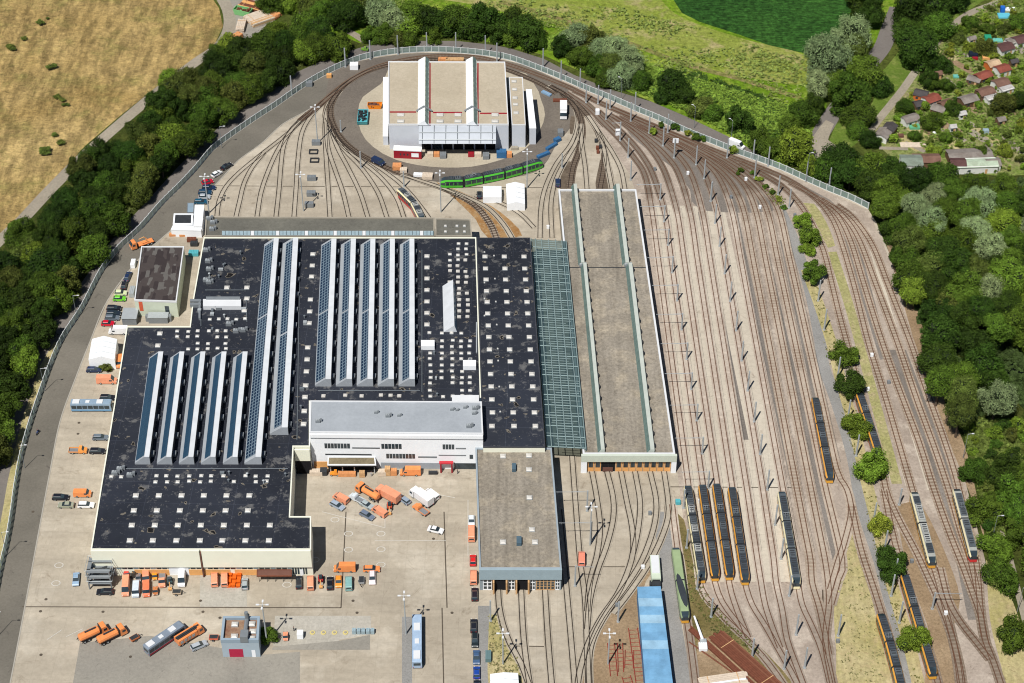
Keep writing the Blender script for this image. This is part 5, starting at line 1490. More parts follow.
M_busstripe = plain('bus stripe', S(120, 170, 210), .1)
NAMES = dict(hatch=('parked_car', 'car'), estate=('parked_car', 'car'), saloon=('parked_car', 'car'), van=('van', 'van'), bigvan=('van', 'van'), pickup=('pickup_truck', 'pickup'),
             tanker=('tank_truck', 'truck'), sweeper=('tank_truck', 'truck'), boxtruck=('box_truck', 'truck'), cranetruck=('equipment_truck', 'truck'), skiptruck=('skip_truck', 'truck'),
             bus=('bus', 'bus'), cart=('utility_cart', 'utility cart'), trailer=('trailer', 'trailer'), digger=('digger', 'digger'))


def vehicle(kind, px, py, hx, hy, c, label, k=.92, sc=None, group=None, z=.14):
    a = P(px, py, .8); b = P(px + hx * .2, py + hy * .2, .8); ang = math.atan2(b.y - a.y, b.x - a.x)
    nm, cat = NAMES[kind]; t = thing(nm, label, cat, (a.x, a.y, z), ang, group)
    col = S(*c, k)
    for name, me, loc, paint in parts_for(kind):
        o = link(name, me, t, loc)
        if paint: o.color = col
    if sc: t.scale = sc
    return t


OR = (240, 148, 86); OR2 = (238, 158, 122); BK = (34, 36, 44); NV = (36, 52, 84); WH = (240, 240, 240); SV = (178, 184, 190); GY = (110, 120, 130)
for a in (
    ('estate', 127.8, 276, 5, -12, NV, 'dark blue estate car parked farthest up the lot beside the dark-roofed block'),
    ('hatch', 124, 285, 3, -12, BK, 'small black car behind the dark blue estate beside the dark-roofed block'),
    ('hatch', 120.5, 292.8, 12, 0, (218, 228, 180), 'pale cream car parked above the lime green one'),
    ('hatch', 119.5, 298.4, 12, 0, (110, 200, 50), 'lime green hatchback beside the grey sheds'),
    ('estate', 114, 307.8, 12, 0, BK, 'black estate car just below the lime green hatchback'),
    ('estate', 113.4, 313, 12, 0, (40, 50, 62), 'dark slate car between the black estate and the grey one above the red car'),
    ('estate', 112.2, 317.6, 12, 0, GY, 'dark grey estate parked directly above the red car'),
    ('hatch', 107.8, 323.2, 12, 0, (206, 24, 50), 'bright red hatchback above the white van by the tent'),
    ('bigvan', 118.4, 331.4, -12, 0, WH, 'white delivery van behind the white storage tent'),
    ('skiptruck', 142, 244, -12, 4, OR, 'orange skip lorry with empty bed on the perimeter road'),
    ('hatch', 216.5, 173.5, 8, -5, WH, 'white car in the row where the fan tracks begin'),
    ('saloon', 226.5, 166, 9, -5, BK, 'black saloon at the head of the row beside the curved tracks'),
    ('hatch', 207.4, 181.8, 8, -2, (200, 20, 50), 'red car below the white one near the light tower'),
    ('estate', 208.8, 187.3, 12, 0, NV, 'long navy car under the red one near the light tower'),
    ('estate', 205, 192, 12, 0, (36, 70, 96), 'teal blue car third in the bundle behind the white cabins'),
    ('hatch', 204.5, 196.5, 12, 0, SV, 'silver car in the bundle behind the white cabins'),
    ('estate', 201, 201.5, 12, 0, (30, 84, 110), 'petrol blue car closest to the white cabins'),
    ('estate', 94, 369.5, 12, 0, NV, 'navy car in front of the white storage tent beside a bush'),
    ('bigvan', 106.8, 380.8, 12, 0, OR2, 'orange van with white roof hatches below the storage tent'),
    ('van', 119.5, 362, 0, 12, OR, 'orange van squeezed between the storage tent and the black hall'),
    ('estate', 107.5, 397.3, 12, 0, BK, 'black car parked right behind the blue-grey bus'),
    ('estate', 100.5, 437.2, 12, 0, GY, 'grey estate nosed up to the black hall below the bus'),
    ('pickup', 78.5, 450.5, 12, 0, (244, 160, 80), 'pale orange pickup beside a black estate'),
    ('estate', 97.5, 450.8, 12, 0, BK, 'black estate beside the pale orange pickup'),
    ('estate', 60.5, 497, 12, 0, BK, 'black car beside an orange van on the open lot'),
    ('van', 82.5, 493.8, 12, 0, OR, 'orange van with black car behind it on the open lot'),
    ('saloon', 66, 504.7, -12, 0, (158, 160, 140), 'silver-gold saloon beside a white estate'),
    ('estate', 86, 504.7, 12, 0, WH, 'white estate beside the silver-gold saloon'),
    ('saloon', 76, 579, -1, 12, (150, 176, 200), 'pale blue saloon alone near the stair tower'),
    ('estate', 105, 591.5, -12, 0, BK, 'black estate parked crosswise at the foot of the stair tower'),
    ('bigvan', 126, 587.2, -1, 12, OR2, 'long orange van, first in the front row by the stair tower'),
    ('van', 136, 590, -1, 12, (206, 216, 226), 'silver-white van between two orange vans'),
    ('van', 146.3, 589.5, 0, 12, (236, 124, 84), 'orange van next to the silver-white van in the front row'),
    ('cart', 155.4, 590.5, 0, 12, (196, 120, 70), 'narrow orange and green work cart in the front row'),
    ('pickup', 162, 580, 0, 12, OR2, 'orange pickup with a green tailgate near the wall'),
    ('hatch', 126.6, 574.5, 0, 12, (214, 60, 46), 'small red car behind the long orange van'),
    ('cart', 132.5, 575, 12, 0, (70, 66, 60), 'dark work cart behind the silver-white van'),
    ('cart', 138.5, 577, 0, 12, (130, 124, 124), 'grey utility cart behind the front row of vans'),
    ('van', 146, 576, 0, 12, OR2, 'orange van close to the wall behind another orange van'),
    ('cart', 154.8, 575.5, 0, 12, (244, 160, 40), 'amber work cart against the wall'),
    ('digger', 170, 582, 0, 12, (70, 96, 100), 'dark green machine with a boom beside the white van'),
    ('bigvan', 182, 578, -1, 12, WH, 'big white van at the end of the row against the wall'),
    ('trailer', 177.5, 592, 12, 0, (196, 176, 150), 'low beige trailer in front of the big white van'),
    ('van', 214.6, 579.6, 0, -12, OR2, 'orange van, first of the pair on the pale slab'),
    ('van', 224.6, 579.6, 0, -12, OR2, 'orange van, second of the pair on the pale slab'),
    ('hatch', 244.8, 583.6, 0, -12, (168, 176, 178), 'silver hatchback beside the heap of orange parts'),
    ('estate', 299, 582, 0, -12, BK, 'black car beside the brown canopy'),
    ('van', 310.5, 583, 0, -12, OR2, 'orange van with roof vents at the corner of the cream hall'),
    ('digger', 320.8, 580, 0, 12, (190, 50, 50), 'little red loader with a long arm between van and black car'),
    ('estate', 330, 583, 0, -12, (26, 26, 34), 'black car between the red loader and the small orange cart'),
    ('hatch', 338.5, 581.3, 0, 12, (244, 150, 50), 'small orange car beside the teal van'),
    ('van', 348.8, 583.4, 0, -12, (136, 180, 176), 'teal van in the short row below the big orange van'),
    ('trailer', 361.5, 580.8, 0, 12, (170, 172, 172), 'grey box trailer beside the white and red car'),
    ('estate', 372.2, 577.6, 0, 12, (240, 226, 226), 'white estate with red markings beside the grey trailer'),
    ('bigvan', 344.7, 568.6, -12, 0, OR, 'big orange van standing crosswise above the short row'),
    ('estate', 371.7, 568.6, 12, 0, OR, 'orange estate standing crosswise behind the white and red car'),
    ('cart', 285.5, 636, 0, 12, OR2, 'orange utility truck on the pale slab beside the bush'),
    ('tanker', 93.5, 634.6, 13, -6, OR, 'orange tank lorry, upper of the two on the dark patch'),
    ('tanker', 112, 636.5, 14, -7, OR, 'orange tank lorry with ribbed tank, lower of the two on the dark patch'),
    ('trailer', 135, 637.5, 9, -5, (206, 120, 70), 'small orange trailer frame between the tank lorries and the bus'),
    ('cranetruck', 189.5, 636.5, 13, -8, OR, 'orange equipment lorry with ladder beside the grey and red bus'),
    ('estate', 199, 645.2, 12, -5, SV, 'silver estate tucked beside the orange equipment lorry'),
    ('trailer', 214.5, 637.5, 12, 0, (226, 110, 80), 'orange flat trailer in front of the grey pavilion'),
    ('van', 341, 498.6, -11, -6, OR2, 'orange small van beside the silver-blue estate in the yard cluster'),
    ('estate', 337.3, 505.2, 11, 6, (160, 172, 186), 'silver-blue estate at the edge of the yard cluster'),
    ('tanker', 368, 493.8, -12, -7, OR, 'large orange refuse lorry in the yard cluster'),
    ('pickup', 357, 498.8, -11, -6, (214, 222, 226), 'white pickup alongside the refuse lorry'),
    ('hatch', 366.8, 504.6, 11, 6, (170, 182, 184), 'silver hatchback behind the white pickup'),
    ('estate', 367.2, 515, 11, 6, (112, 124, 142), 'blue-grey estate next to the orange van with the dark rear window'),
    ('van', 379.7, 511.8, -11, -7, OR2, 'orange van with dark rear window in the yard cluster'),
    ('boxtruck', 388, 496.5, -11, -6, OR2, 'orange box lorry in the middle of the yard cluster'),
    ('digger', 389.5, 507, 0, 12, (214, 90, 60), 'orange and white mini digger between the van and the grey estate'),
    ('estate', 403.6, 499.2, -11, -8, (146, 160, 176), 'blue-grey estate between the orange box lorry and the white lorry'),
    ('boxtruck', 421.5, 499.0, -11, -8, WH, 'white box lorry parked beside the orange pickup'),
    ('pickup', 420.5, 509.5, -11, -8, OR, 'orange crew pickup with pale bed beside the white box lorry'),
    ('van', 431.5, 494.8, -11, -8, WH, 'white van behind the white box lorry'),
    ('saloon', 435.6, 529.6, 13, 3, WH, 'white saloon alone near the drain in the yard'),
    ('bigvan', 410.4, 472.4, -12, 0, OR, 'orange van in front of the white office next to the crates'),
    ('cart', 334.5, 473, 12, 0, (240, 150, 50), 'orange fork-lift under the loading dock canopy'),
    ('hatch', 471.5, 520.6, 0, 12, (226, 232, 236), 'white hatchback at the top of the line beside the service shed'),
    ('bigvan', 471.5, 533.4, 0, -12, OR2, 'orange van directly behind the white hatchback beside the service shed'),
    ('hatch', 473, 560, 0, -12, (220, 40, 40), 'red car beside the service shed wall'),
    ('van', 473.6, 577.4, 0, -12, OR2, 'orange van between the red car and the black car'),
    ('estate', 474.7, 594, 0, -12, (40, 32, 40), 'dark plum car just below the orange van'),
    ('estate', 473.7, 625.5, 0, -12, BK, 'black estate with a glass roof, first of four below the red marks'),
    ('estate', 474.9, 640, 0, 12, (34, 44, 48), 'black-green estate, second of four below the red marks'),
    ('saloon', 476.4, 657.2, 0, 12, (70, 96, 130), 'steel blue saloon, third of four below the red marks'),
    ('hatch', 476.7, 672.3, 0, -12, (34, 72, 160), 'royal blue hatchback, fourth below the red marks'),
    ('hatch', 477, 686, 0, -12, BK, 'dark car cut by the picture edge below the royal blue hatchback'),
    ('van', 581.7, 558.8, 0, -12, (240, 146, 120), 'salmon pink van standing on the tracks beside the service shed'),
    ('van', 378.4, 161.8, 10, 4.5, NV, 'dark blue van on the ring road beside the curved tracks'),
    ('estate', 557.9, 182.3, 0, -12, NV, 'navy car beside the tram shed corner'),
    ('hatch', 479.4, 194.6, 0, -12, BK, 'black car beside the smaller white tent'),
    ('boxtruck', 563.4, 112.5, 0, 12, WH, 'tall white lorry on the ring road beside the switches'),
    ('bigvan', 736.5, 145.2, 11, 4.5, WH, 'white van outside the noise screen on the service road'),
    ('cart', 364.6, 49, 12, 1, (110, 150, 60), 'green tractor-like cart with orange front on the outer road')):
    vehicle(*a)
def paint_bus(args, stripe=None, k=.8): return vehicle('bus', *args, k=k)
paint_bus((92, 407.5, 12, 0, (150, 172, 192), 'blue-grey bus parked crosswise below the storage tent'))
b2 = paint_bus((165, 640.5, 13, -8.8, (140, 152, 166), 'grey bus with red side beside the orange equipment lorry'))
b3 = paint_bus((417.2, 643, 0, -12, (176, 200, 226), 'long pale blue bus standing alone on the wide yard'))
b3.scale = (1.36, 1.02, 1.0)
for ch in list(b2.children):
    if ch.name.startswith('stripe'): ch.data = ch.data.copy(); ch.data.materials[0] = M_red

# ------------------------------------------------------------------ masts, lamps
MM = {}


def mast_me(h, arm):
    k = (h, arm)
    if k not in MM:
        m = MB(); m.tube((0, 0, 0), (0, 0, h), .3, .24, 6); m.box((0, 0, -.02), (.7, .7, .35)); a = m.mesh('pole', M_lightsteel)
        b = None
        if arm:
            m = MB(); m.tube((0, 0, h - .4), (arm, 0, h - .4), .09, n=4); m.tube((0, 0, h - .0), (arm * .6, 0, h - .4), .05, n=4)
            m.box((arm * .92, 0, h - .9), (.12, .12, .5)); b = m.mesh('arm', M_greysteel)
        MM[k] = (a, b)
    return MM[k]


def mast(px, py, h, arm, label, group=None, z=.1):
    c = P(px, py, z); t = thing('catenary_mast', label, 'mast', c, 0, group); a, b = mast_me(h, arm)
    link('pole', a, t)
    if b: link('arm', b, t)


ROWS = [('beside the tram shed wall', 'counting from the turning loop', 6.8, -8.2,
         [(660, 200), (664, 222), (668, 245.5), (672, 273), (677, 301), (681.5, 330), (686.5, 359.5), (691, 389.5), (696.5, 421), (702, 454), (708, 488)]),
        ('in the middle of the stabling yard', 'counting from the turning loop', 8.0, 0,
         [(711, 201), (715, 223.5), (719.5, 246.5), (724.5, 274), (730, 301.5), (736, 331), (741.5, 361), (747.5, 391), (754, 422), (760, 454.5), (767, 490),
          (775, 525), (781, 559), (789, 596), (796, 635), (804.5, 668)]),
        ('on the strip with the small trees', 'counting from the bend', 8.4, 0,
         [(818, 301), (824, 330), (837.5, 378), (847.5, 421), (856, 456), (873, 524), (884, 552), (894, 580), (891, 596), (899, 623), (838, 636)]),
        ('along the noise screen behind the depot hall', 'from the wooded side', 8.2, 0,
         [(292, 95), (345.5, 67), (370.5, 59.5), (398, 54.5), (427, 51.5), (456, 51.5), (485.5, 54.5), (497, 62), (543, 67.5), (561, 80), (580, 88)]),
        ('on the grass wedge beside the outer tracks', 'from the turning loop', 8.0, 0,
         [(586, 103), (598, 104), (610, 108.5), (606, 119.5), (630.6, 121.4), (620, 141), (628, 157.6), (630.6, 180)]),
        ('between the outer tracks of the bend', 'counting from the turning loop', 8.0, 0,
         [(635, 111), (667.6, 133), (649, 133.4), (674, 158), (663, 146), (696, 165), (704, 179), (710.5, 201.5), (727, 158), (754.5, 178), (768, 166), (753, 159),
          (778, 195), (789, 208), (806, 181), (829, 187)]),
        ('beside the olive verge', 'counting from the row of four trams', 7.4, 0,
         [(683.5, 508), (686.5, 548), (697, 589), (711, 617), (752, 657), (784, 669)]),
        ('on the grooved tracks of the lower yard', 'from the tram shed doors', 8.0, 0,
         [(587, 511), (591, 542), (575, 586), (618, 622), (490.5, 621)])]
ARM = {(620, 141): -3, (575, 586): 5, (591, 542): -9, (587, 511): -9}
for lab, cnt, h, arm, pts in ROWS:
    for i, (x, y) in enumerate(pts):
        mast(x, y, h, ARM.get((x, y), arm), '%s grey mast %s, %s' % (ORD[i], lab, cnt), 'masts ' + lab)
mast(932, 609, 6.5, 7.0, 'grey mast with a long white gantry arm between the woodland tracks')
mast(899, 505, 6.5, 0, 'lone grey mast between two tracks on the worn soil')
mast(361, 168, 7, 0, 'short mast beside the curve of the ring road near the hall apron')
mast(341, 132, 5, 0, 'short mast on the sandy island where the fan begins')
mast(404, 187, 6.5, 0, 'grey mast standing at the nose of the short cream tram')
mast(562, 168, 6, 0, 'short mast beside the curved tracks near the blue containers')


def light_tower(px, py, h, label, arms=4):
    c = P(px, py, .1); t = thing('light_tower', label, 'light tower', c)
    m = MB(); m.tube((0, 0, 0), (0, 0, h), .24, .16, 6); link('pole', m.mesh('pole', M_lightsteel), t)
    for k in range(arms):
        a = k * math.pi / 2; m = MB(); m.tube((0, 0, h), (1.1 * math.cos(a), 1.1 * math.sin(a), h + .1), .06, n=4)
        m.box((1.25 * math.cos(a), 1.25 * math.sin(a), h), (.8, .45, .16), a); link('lamp_head', m.mesh('lamp_head', M_whiteroof), t)


for a in ((317.7, 143, 15, 'light tower with cross head where the fan tracks spread'), (441, 212, 16, 'light tower at the corner of the annex beside the rust-stained curve'),
          (527, 188, 15, 'light tower beside the larger white tent'), (406, 634, 15, 'light tower at the end of the long pale blue bus'),
          (303.5, 211, 15, 'light tower in the middle of the fan above the annex'), (209, 213, 15, 'light tower beside the white cabins'),
          (267, 643, 15, 'light tower behind the bush by the grey pavilion'), (590, 545, 15, 'light tower on the tracks beside the salmon pink van'),
          (503, 664, 12, 'light tower by the dry grass and white flat tent'), (608, 664, 12, 'light tower among the red rail frames')):
    light_tower(*a)


def street_lamp(px, py, h, label, dx=-1.6, dy=0):
    c = P(px, py, .1); t = thing('street_lamp', label, 'street lamp', c)
    m = MB(); m.tube((0, 0, 0), (0, 0, h), .10, .06, 6); link('pole', m.mesh('pole', M_greysteel), t)
    m = MB(); m.tube((0, 0, h), (dx, dy, h + .25), .05, n=4); m.box((dx, dy, h + .15), (.7, .3, .14)); link('lamp_head', m.mesh('lamp_head', M_whiteroof), t)


for i, (x, y) in enumerate(((-1, 635), (7, 555), (25, 468), (45, 391), (77, 318), (222, 148))):
    street_lamp(x, y, 9, ORD[i] + ' street lamp along the perimeter road, counting from the bottom of the picture', 1.6)
for i, (x, y) in enumerate(((621, 100), (694, 128), (731, 142))):
    street_lamp(x, y, 9, ORD[i] + ' street lamp outside the noise screen towards the white van', -1.0, 1)
for i, (x, y) in enumerate(((963, 458), (992, 540), (1017, 612))):
    street_lamp(x, y, 9.5, ORD[i] + ' street lamp on the woodland path beside the outer track', 1.4)
street_lamp(806, 182, 12, 'tall lamp rising from the noise screen at the bend', 1.0)

# ------------------------------------------------------------------ goods and small things
def crate(name, label, cat, px, py, sx, sy, h, mat, ang=0.0, top=None, z=.14, lid=True, group=None):
    c = P(px, py, h); t = thing(name, label, cat, (c.x, c.y, z), math.radians(ang), group)
    m = MB(); m.box((0, 0, 0), (sx, sy, h)); link('box', m.mesh('box', mat), t)
    if lid:
        m = MB()
        for k in range(max(2, int(sx / .5))): m.box((-sx / 2 + (k + .5) * sx / max(2, int(sx / .5)), 0, h), (sx / max(2, int(sx / .5)) * .8, sy * .96, .08))
        link('lid', m.mesh('lid', top or mat), t)
    return t


def skip(label, px, py, sx, sy, h, mat, ang, fill):
    c = P(px, py, h * .6); t = thing('skip_container', label, 'skip', (c.x, c.y, .14), math.radians(ang))
    m = MB(); a, b = sx / 2, sy / 2
    lo = [(-a * .8, -b, 0), (a * .8, -b, 0), (a * .8, b, 0), (-a * .8, b, 0)]; hi = [(-a, -b, h), (a, -b, h), (a, b, h), (-a, b, h)]
    hi2 = [(x * .93, y * .9, h) for x, y, _ in hi]; lo2 = [(x * .93, y * .9, h * .55) for x, y, _ in hi]
    m.loft([lo, hi, hi2, lo2], cap=True); link('shell', m.mesh('shell', mat, (0, 0, 0), True), t)
    m = MB(); r = random.Random(int(px * 7))
    for k in range(26): m.box((r.uniform(-a * .75, a * .75), r.uniform(-b * .7, b * .7), h * .5), (r.uniform(.4, 1.4), r.uniform(.2, .6), r.uniform(.2, h * .6)), r.uniform(0, 3))
    link('debris', m.mesh('debris', fill), t)


def planks(name, label, cat, px, py, sx, sy, layers, mat, ang, z=.14, mat2=None):
    c = P(px, py, layers * .25); t = thing(name, label, cat, (c.x, c.y, z), math.radians(ang)); r = random.Random(int(px * 13 + py)); m = MB()
    n = max(3, int(sy / .55))
    for l in range(layers):
        for k in range(n):
            y = -sy / 2 + (k + .5) * sy / n; m.box((r.uniform(-.2, .2), y, l * .27), (sx * r.uniform(.9, 1), sy / n * .9, .24), 0, 0 if r.random() < .7 else 1)
    link('board', m.mesh('board', [mat, mat2 or mat]), t)
    for u in (-.3, .3): m = MB(); m.box((sx * u, 0, layers * .27), (.2, sy * .98, .07)); link('strap', m.mesh('strap', M_wood), t)
    return t


C_lime = plain('light green steel', S(136, 200, 130), .08); C_teal = plain('teal steel', S(96, 190, 200), .08); C_blue = plain('blue steel', S(70, 128, 180, .6), .15)
M_orgtim = plain('orange timber', S(240, 166, 108), .15, 1.2)
skip('light green skip full of rusty scrap at the timber yard', 243, 11, 7, 3.4, 2.2, C_lime, -20, M_rustysteel)
planks('timber_stack', 'heap of rust-red boards behind the light green skip', 'timber stack', 251, 5, 9, 6, 5, M_rustysteel, -25, mat2=M_orange)
planks('timber_stack', 'wide stack of pale boards next to the light green skip', 'timber stack', 259, 17, 9.5, 8, 6, M_paletimber, 35, mat2=M_wood)
planks('timber_stack', 'orange boards behind the wide pale stack', 'timber stack', 269, 12, 9, 4, 5, M_orgtim, -28, mat2=M_wood)
planks('timber_stack', 'narrow upright stack of whitish boards at the edge of the lane', 'timber stack', 241, 24.5, 7.5, 3.2, 6, M_paletimber, 88)
planks('timber_stack', 'fresh orange timber stack half under the trees', 'timber stack', 233.5, 37, 7.5, 2.8, 6, M_orgtim, 52)
skip('teal skip with black contents on the hall apron', 362.8, 117.5, 8.0, 3.6, 1.8, C_teal, 90, M_darksteel)
skip('orange skip on the hall apron near the white strip roof', 374.8, 105.5, 5.2, 2.4, 1.5, plain('bright orange steel', S(244, 140, 30), .06), 0, M_brown)
planks('crate_row', 'row of orange crates behind the depot hall', 'crates', 443, 58.5, 3.5, 1.6, 5, M_orgtim, 0)
planks('crate_row', 'long row of brown crates behind the depot hall ridge', 'crates', 455, 59, 7.0, 1.8, 5, M_wood, 0)
for i, (x, y, sx, sy, h, c_, l_) in enumerate(((397, 165, 3.0, 2.4, 1.6, M_orgtim, 'orange wooden crate beside the ring road'), (403.5, 169, 2.4, 2, 1.2, M_paletimber, 'heap-like pale crate next to the orange crate'),
        (418, 174, 3.0, 1.4, .9, M_white, 'low white crate with red edge in the row on the ring road'), (427.5, 175, 3.6, 2.6, 1.2, M_paletimber, 'large pinkish crate at the end of the row on the ring road'),
        (430.3, 152.5, 2, 2, 1.4, M_paletimber, 'pale crate with green base, first beside the red cabin'), (436.6, 152.5, 2, 2, 1.4, M_orgtim, 'pale crate with yellow base, second beside the red cabin'),
        (443, 154, 2.2, 2.4, 1.3, M_greysteel, 'grey bin, third beside the red cabin'), (471, 153, 2, 2, 1.2, M_red, 'red bin in front of the depot hall canopy'),
        (478, 153, 2.4, 2, 1.3, M_paletimber, 'pale crate between the red bin and the grey bin'), (486, 154.5, 2.2, 2.6, 1.4, M_greysteel, 'grey bin beside the blue machine'),
        (501.5, 151, 3.4, 2.4, 2.4, C_blue, 'blue machine housing at the corner of the depot hall'), (509, 153, 2, 2, 1.5, M_orgtim, 'small tan crate beside the blue machine'),
        (514.5, 147.5, 2.4, 1.4, .8, M_concretewall, 'flat concrete block at the corner of the apron'), (354.0, 64, 3, 2.4, 2, M_white, 'white switch cabinet inside the noise screen'),
        (309, 82, 2.4, 2, 1.6, M_greysteel, 'grey cabinet behind the noise screen near the fan'), (329, 74.5, 1.8, 1.4, 1.3, M_orange, 'small orange machine on the road edge'),
        (560.5, 131, 2.0, 2.6, 1.6, M_greysteel, 'grey box on the ring road above the blue containers'), (560, 100, 5, 1.6, .5, M_rustysteel, 'rusty rail frame beside the white lorry'),
        (597.5, 110, 1.4, 1.4, 1.8, M_white, 'white cabinet on the grass wedge'), (618, 130, 1.6, 1.0, 2.2, M_white, 'white cabinet at the foot of a mast on the wedge'),
        (471.6, 584.5, 1, .6, .3, M_darksteel, 'flat dark drain cover'), (488.3, 655, 1.5, 3.0, 1.3, plain('teal grey skip', S(110, 140, 142), .1), 'teal-grey bin on the gravel margin beside the steel blue saloon'),
        (678, 501, 1.4, 1.4, 1.0, C_teal, 'teal box beside the row of four trams'), (653.4, 583, 2.0, 1.6, 1.6, M_darksteel, 'dark machine behind the blue-roofed store'),
        (300, 632.5, 1.6, 1.6, 1.9, M_white, 'little white kiosk on the pale slab'), (334.0, 592, .1, .1, .1, M_darksteel, ''),
        (316, 471, 3.6, 1.6, 1.4, M_paletimber, 'pale crates against the office wall'), (323.5, 470, 2, 2, 1.5, M_darksteel, 'black container beside the pale crates at the office'),
        (347, 472.8, 5, 1.2, 1.2, M_orgtim, 'low stack of cartons under the dock canopy'), (362, 472, 1.6, 1.2, 1.8, M_wood, 'upright carton stack under the dock canopy'),
        (382, 471, 2.2, 1.6, 1.5, M_paletimber, 'pale stack beside the dock canopy'), (387.5, 468, 1.6, 1.6, 2.6, M_wood, 'tall timber bundle by the office wall'),
        (393.5, 470, 1.8, 1.4, 1.8, M_orgtim, 'orange bundle beside the tall timber bundle'), (433, 472, 2.6, .8, .8, M_darksteel, 'row of dark bicycles racks by the office'),
        (191.5, 238.5, 3, 1.4, 1.2, M_rustysteel, 'rust-brown skip, topmost in the passage by the hall'), (194, 242.5, 2.4, 1.6, 1.2, M_darksteel, 'dark skip in the passage by the hall'),
        (193.5, 252, 3.2, 2.0, 1.2, C_teal, 'turquoise skip in the passage by the hall'), (214, 232, .1, .1, .1, M_white, ''), (133, 262, 1.4, 3, 1.6, M_white, 'white tanks beside the dark-roofed block'),
        (132, 290, 1.6, 4, 1.6, M_lightsteel, 'grey pallets along the dark-roofed block'), (172.5, 234, 2.2, 1, .8, M_orgtim, 'orange pallets below the white cabins'), (188.5, 234.5, 6, .8, .8, M_orgtim, 'long line of pallets below the white cabins'),
        (654.7, 558, .1, .1, .1, M_white, ''), (703, 646, 2.2, 2.2, 1.0, M_white, 'white machine body on the sandy corner'), (734.0, 670, .1, .1, .1, M_white, ''))):
    if not l_: continue
    nm = 'cabinet' if 'cabinet' in l_ else 'skip_container' if 'skip' in l_ else 'crate' if ('crate' in l_ or 'carton' in l_ or 'pallet' in l_) else 'storage_box'
    crate(nm, l_, nm.replace('_', ' '), x, y, sx, sy, h, c_, 0 if i not in (2, 3) else -5)
for a_, l_ in (((543.3, 154, 5.0, 1.25, .9, C_blue, 36), 'long blue container, lower of the pair on the ring road'), ((551.6, 145.5, 5.0, 1.25, .9, C_blue, 46), 'long blue container, upper of the pair on the ring road'),
                ((546.5, 93, 4, 1.3, .6, plain('pale blue', S(150, 184, 214), .1), -40), 'pale blue trough on the asphalt near the apron'), ((557.4, 138.5, 2.4, 1.6, 1.2, C_blue, 40), 'short blue-grey container beside the long ones')):
    crate('goods_container', l_, 'container', *a_[:6], ang=a_[6])
# heap of orange plastic parts on the pale slab
t = thing('barrier_stack', 'stack of bright orange plastic barriers beside two orange vans', 'barriers', P(234.8, 579.5)); m = MB()
for j in range(5):
    for i in range(3): m.box((-1.3 + i * 1.25, -2.6 + j * 1.25, 0), (1.1, .9, .8 + .3 * ((i + j) % 2)), .1 * (i - j))
link('barrier', m.mesh('barrier', plain('safety orange', S(250, 110, 20), .1)), t)
# concrete blocks and yellow pads on the slab
for i in range(4):
    c = P(312.5 + i * 11, 633); t = thing('yellow_pad', ORD[i] + ' yellow round pad in the line on the grey slab', 'pad', c, 0, 'yellow pads on the grey slab'); m = MB(); m.tube((0, 0, .12), (0, 0, .28), .75, .7, 14); m.tube((0, 0, .28), (0, 0, .36), .4, .35, 10, 1)
    link('pad', m.mesh('pad', [plain('yellow paint', S(232, 214, 140), .06), M_concretewall]), t)
for i in range(5):
    crate('glass_rack', ORD[i] + ' pale blue rack in the line at the end of the slab', 'rack', 354 + i * 4.6, 630, 1.0, 1.2, 1.2, M_lightglass, group='pale blue racks')
# parking spot circles drawn as worn rings
M_ring = plain('worn ring', S(150, 138, 118), .1)
for i, (x, y) in enumerate(((348.5, 534), (381, 534), (348.5, 550), (381, 549.5), (381, 565), (315, 560), (59, 565.5), (56, 583.5), (287, 585), (335, 520))):
    c = P(x, y); m = MB(); n = 20
    for k in range(n):
        a0 = 2 * math.pi * k / n; a1 = 2 * math.pi * (k + 1) / n; q = lambda r, a: (c.x + r * math.cos(a), c.y + r * .8 * math.sin(a), .121)
        m.face([q(1.25, a0), q(1.25, a1), q(1.02, a1), q(1.02, a0)])
    m.build('ring_marking', M_line, None)['kind'] = 'structure'
for i, (x, y) in enumerate(((46, 599.5), (40.5, 611.5), (103, 612), (203, 612), (200.5, 601), (41, 655), (353, 601), (357, 613), (433.5, 539), (78, 434), (79, 423), (130.5, 657), (452, 613), (220, 618), (33, 512))):
    c = P(x, y); m = MB(); m.tube((c.x, c.y, .118), (c.x, c.y, .125), .42, n=12); m.build('manhole_cover', M_drain, None)['kind'] = 'structure'

# rust-red beams, rail frames, spare rails
t = planks('beam_stack', 'broad stack of rust-brown beams at the foot of the south fan', 'beam stack', 747, 662, 25, 4.6, 3, M_rustysteel, -52, mat2=plain('brown beam', S(138, 88, 66), .12, 1.5))
planks('beam_stack', 'narrow bundle of rust-brown beams alongside the broad stack', 'beam stack', 722, 657, 26, 1.6, 2, M_rustysteel, -52)
t = thing('spare_rail', 'long single rusty rail lying across the sandy corner', 'rail'); a = P(689, 642, .2); b = P(736, 675, .2); t.location = a.lerp(b, .5); m = MB(); m.tube(a - t.location, b - t.location, .22, n=5); link('rail', m.mesh('rail', M_rustysteel), t)
planks('beam_stack', 'heap of white sleepers at the bottom of the sandy corner', 'sleeper heap', 726, 688, 13, 9, 3, M_paletimber, 10, mat2=M_white)
M_redrail = plain('red oxide steel', S(158, 62, 52), .15, 1.2, .8)
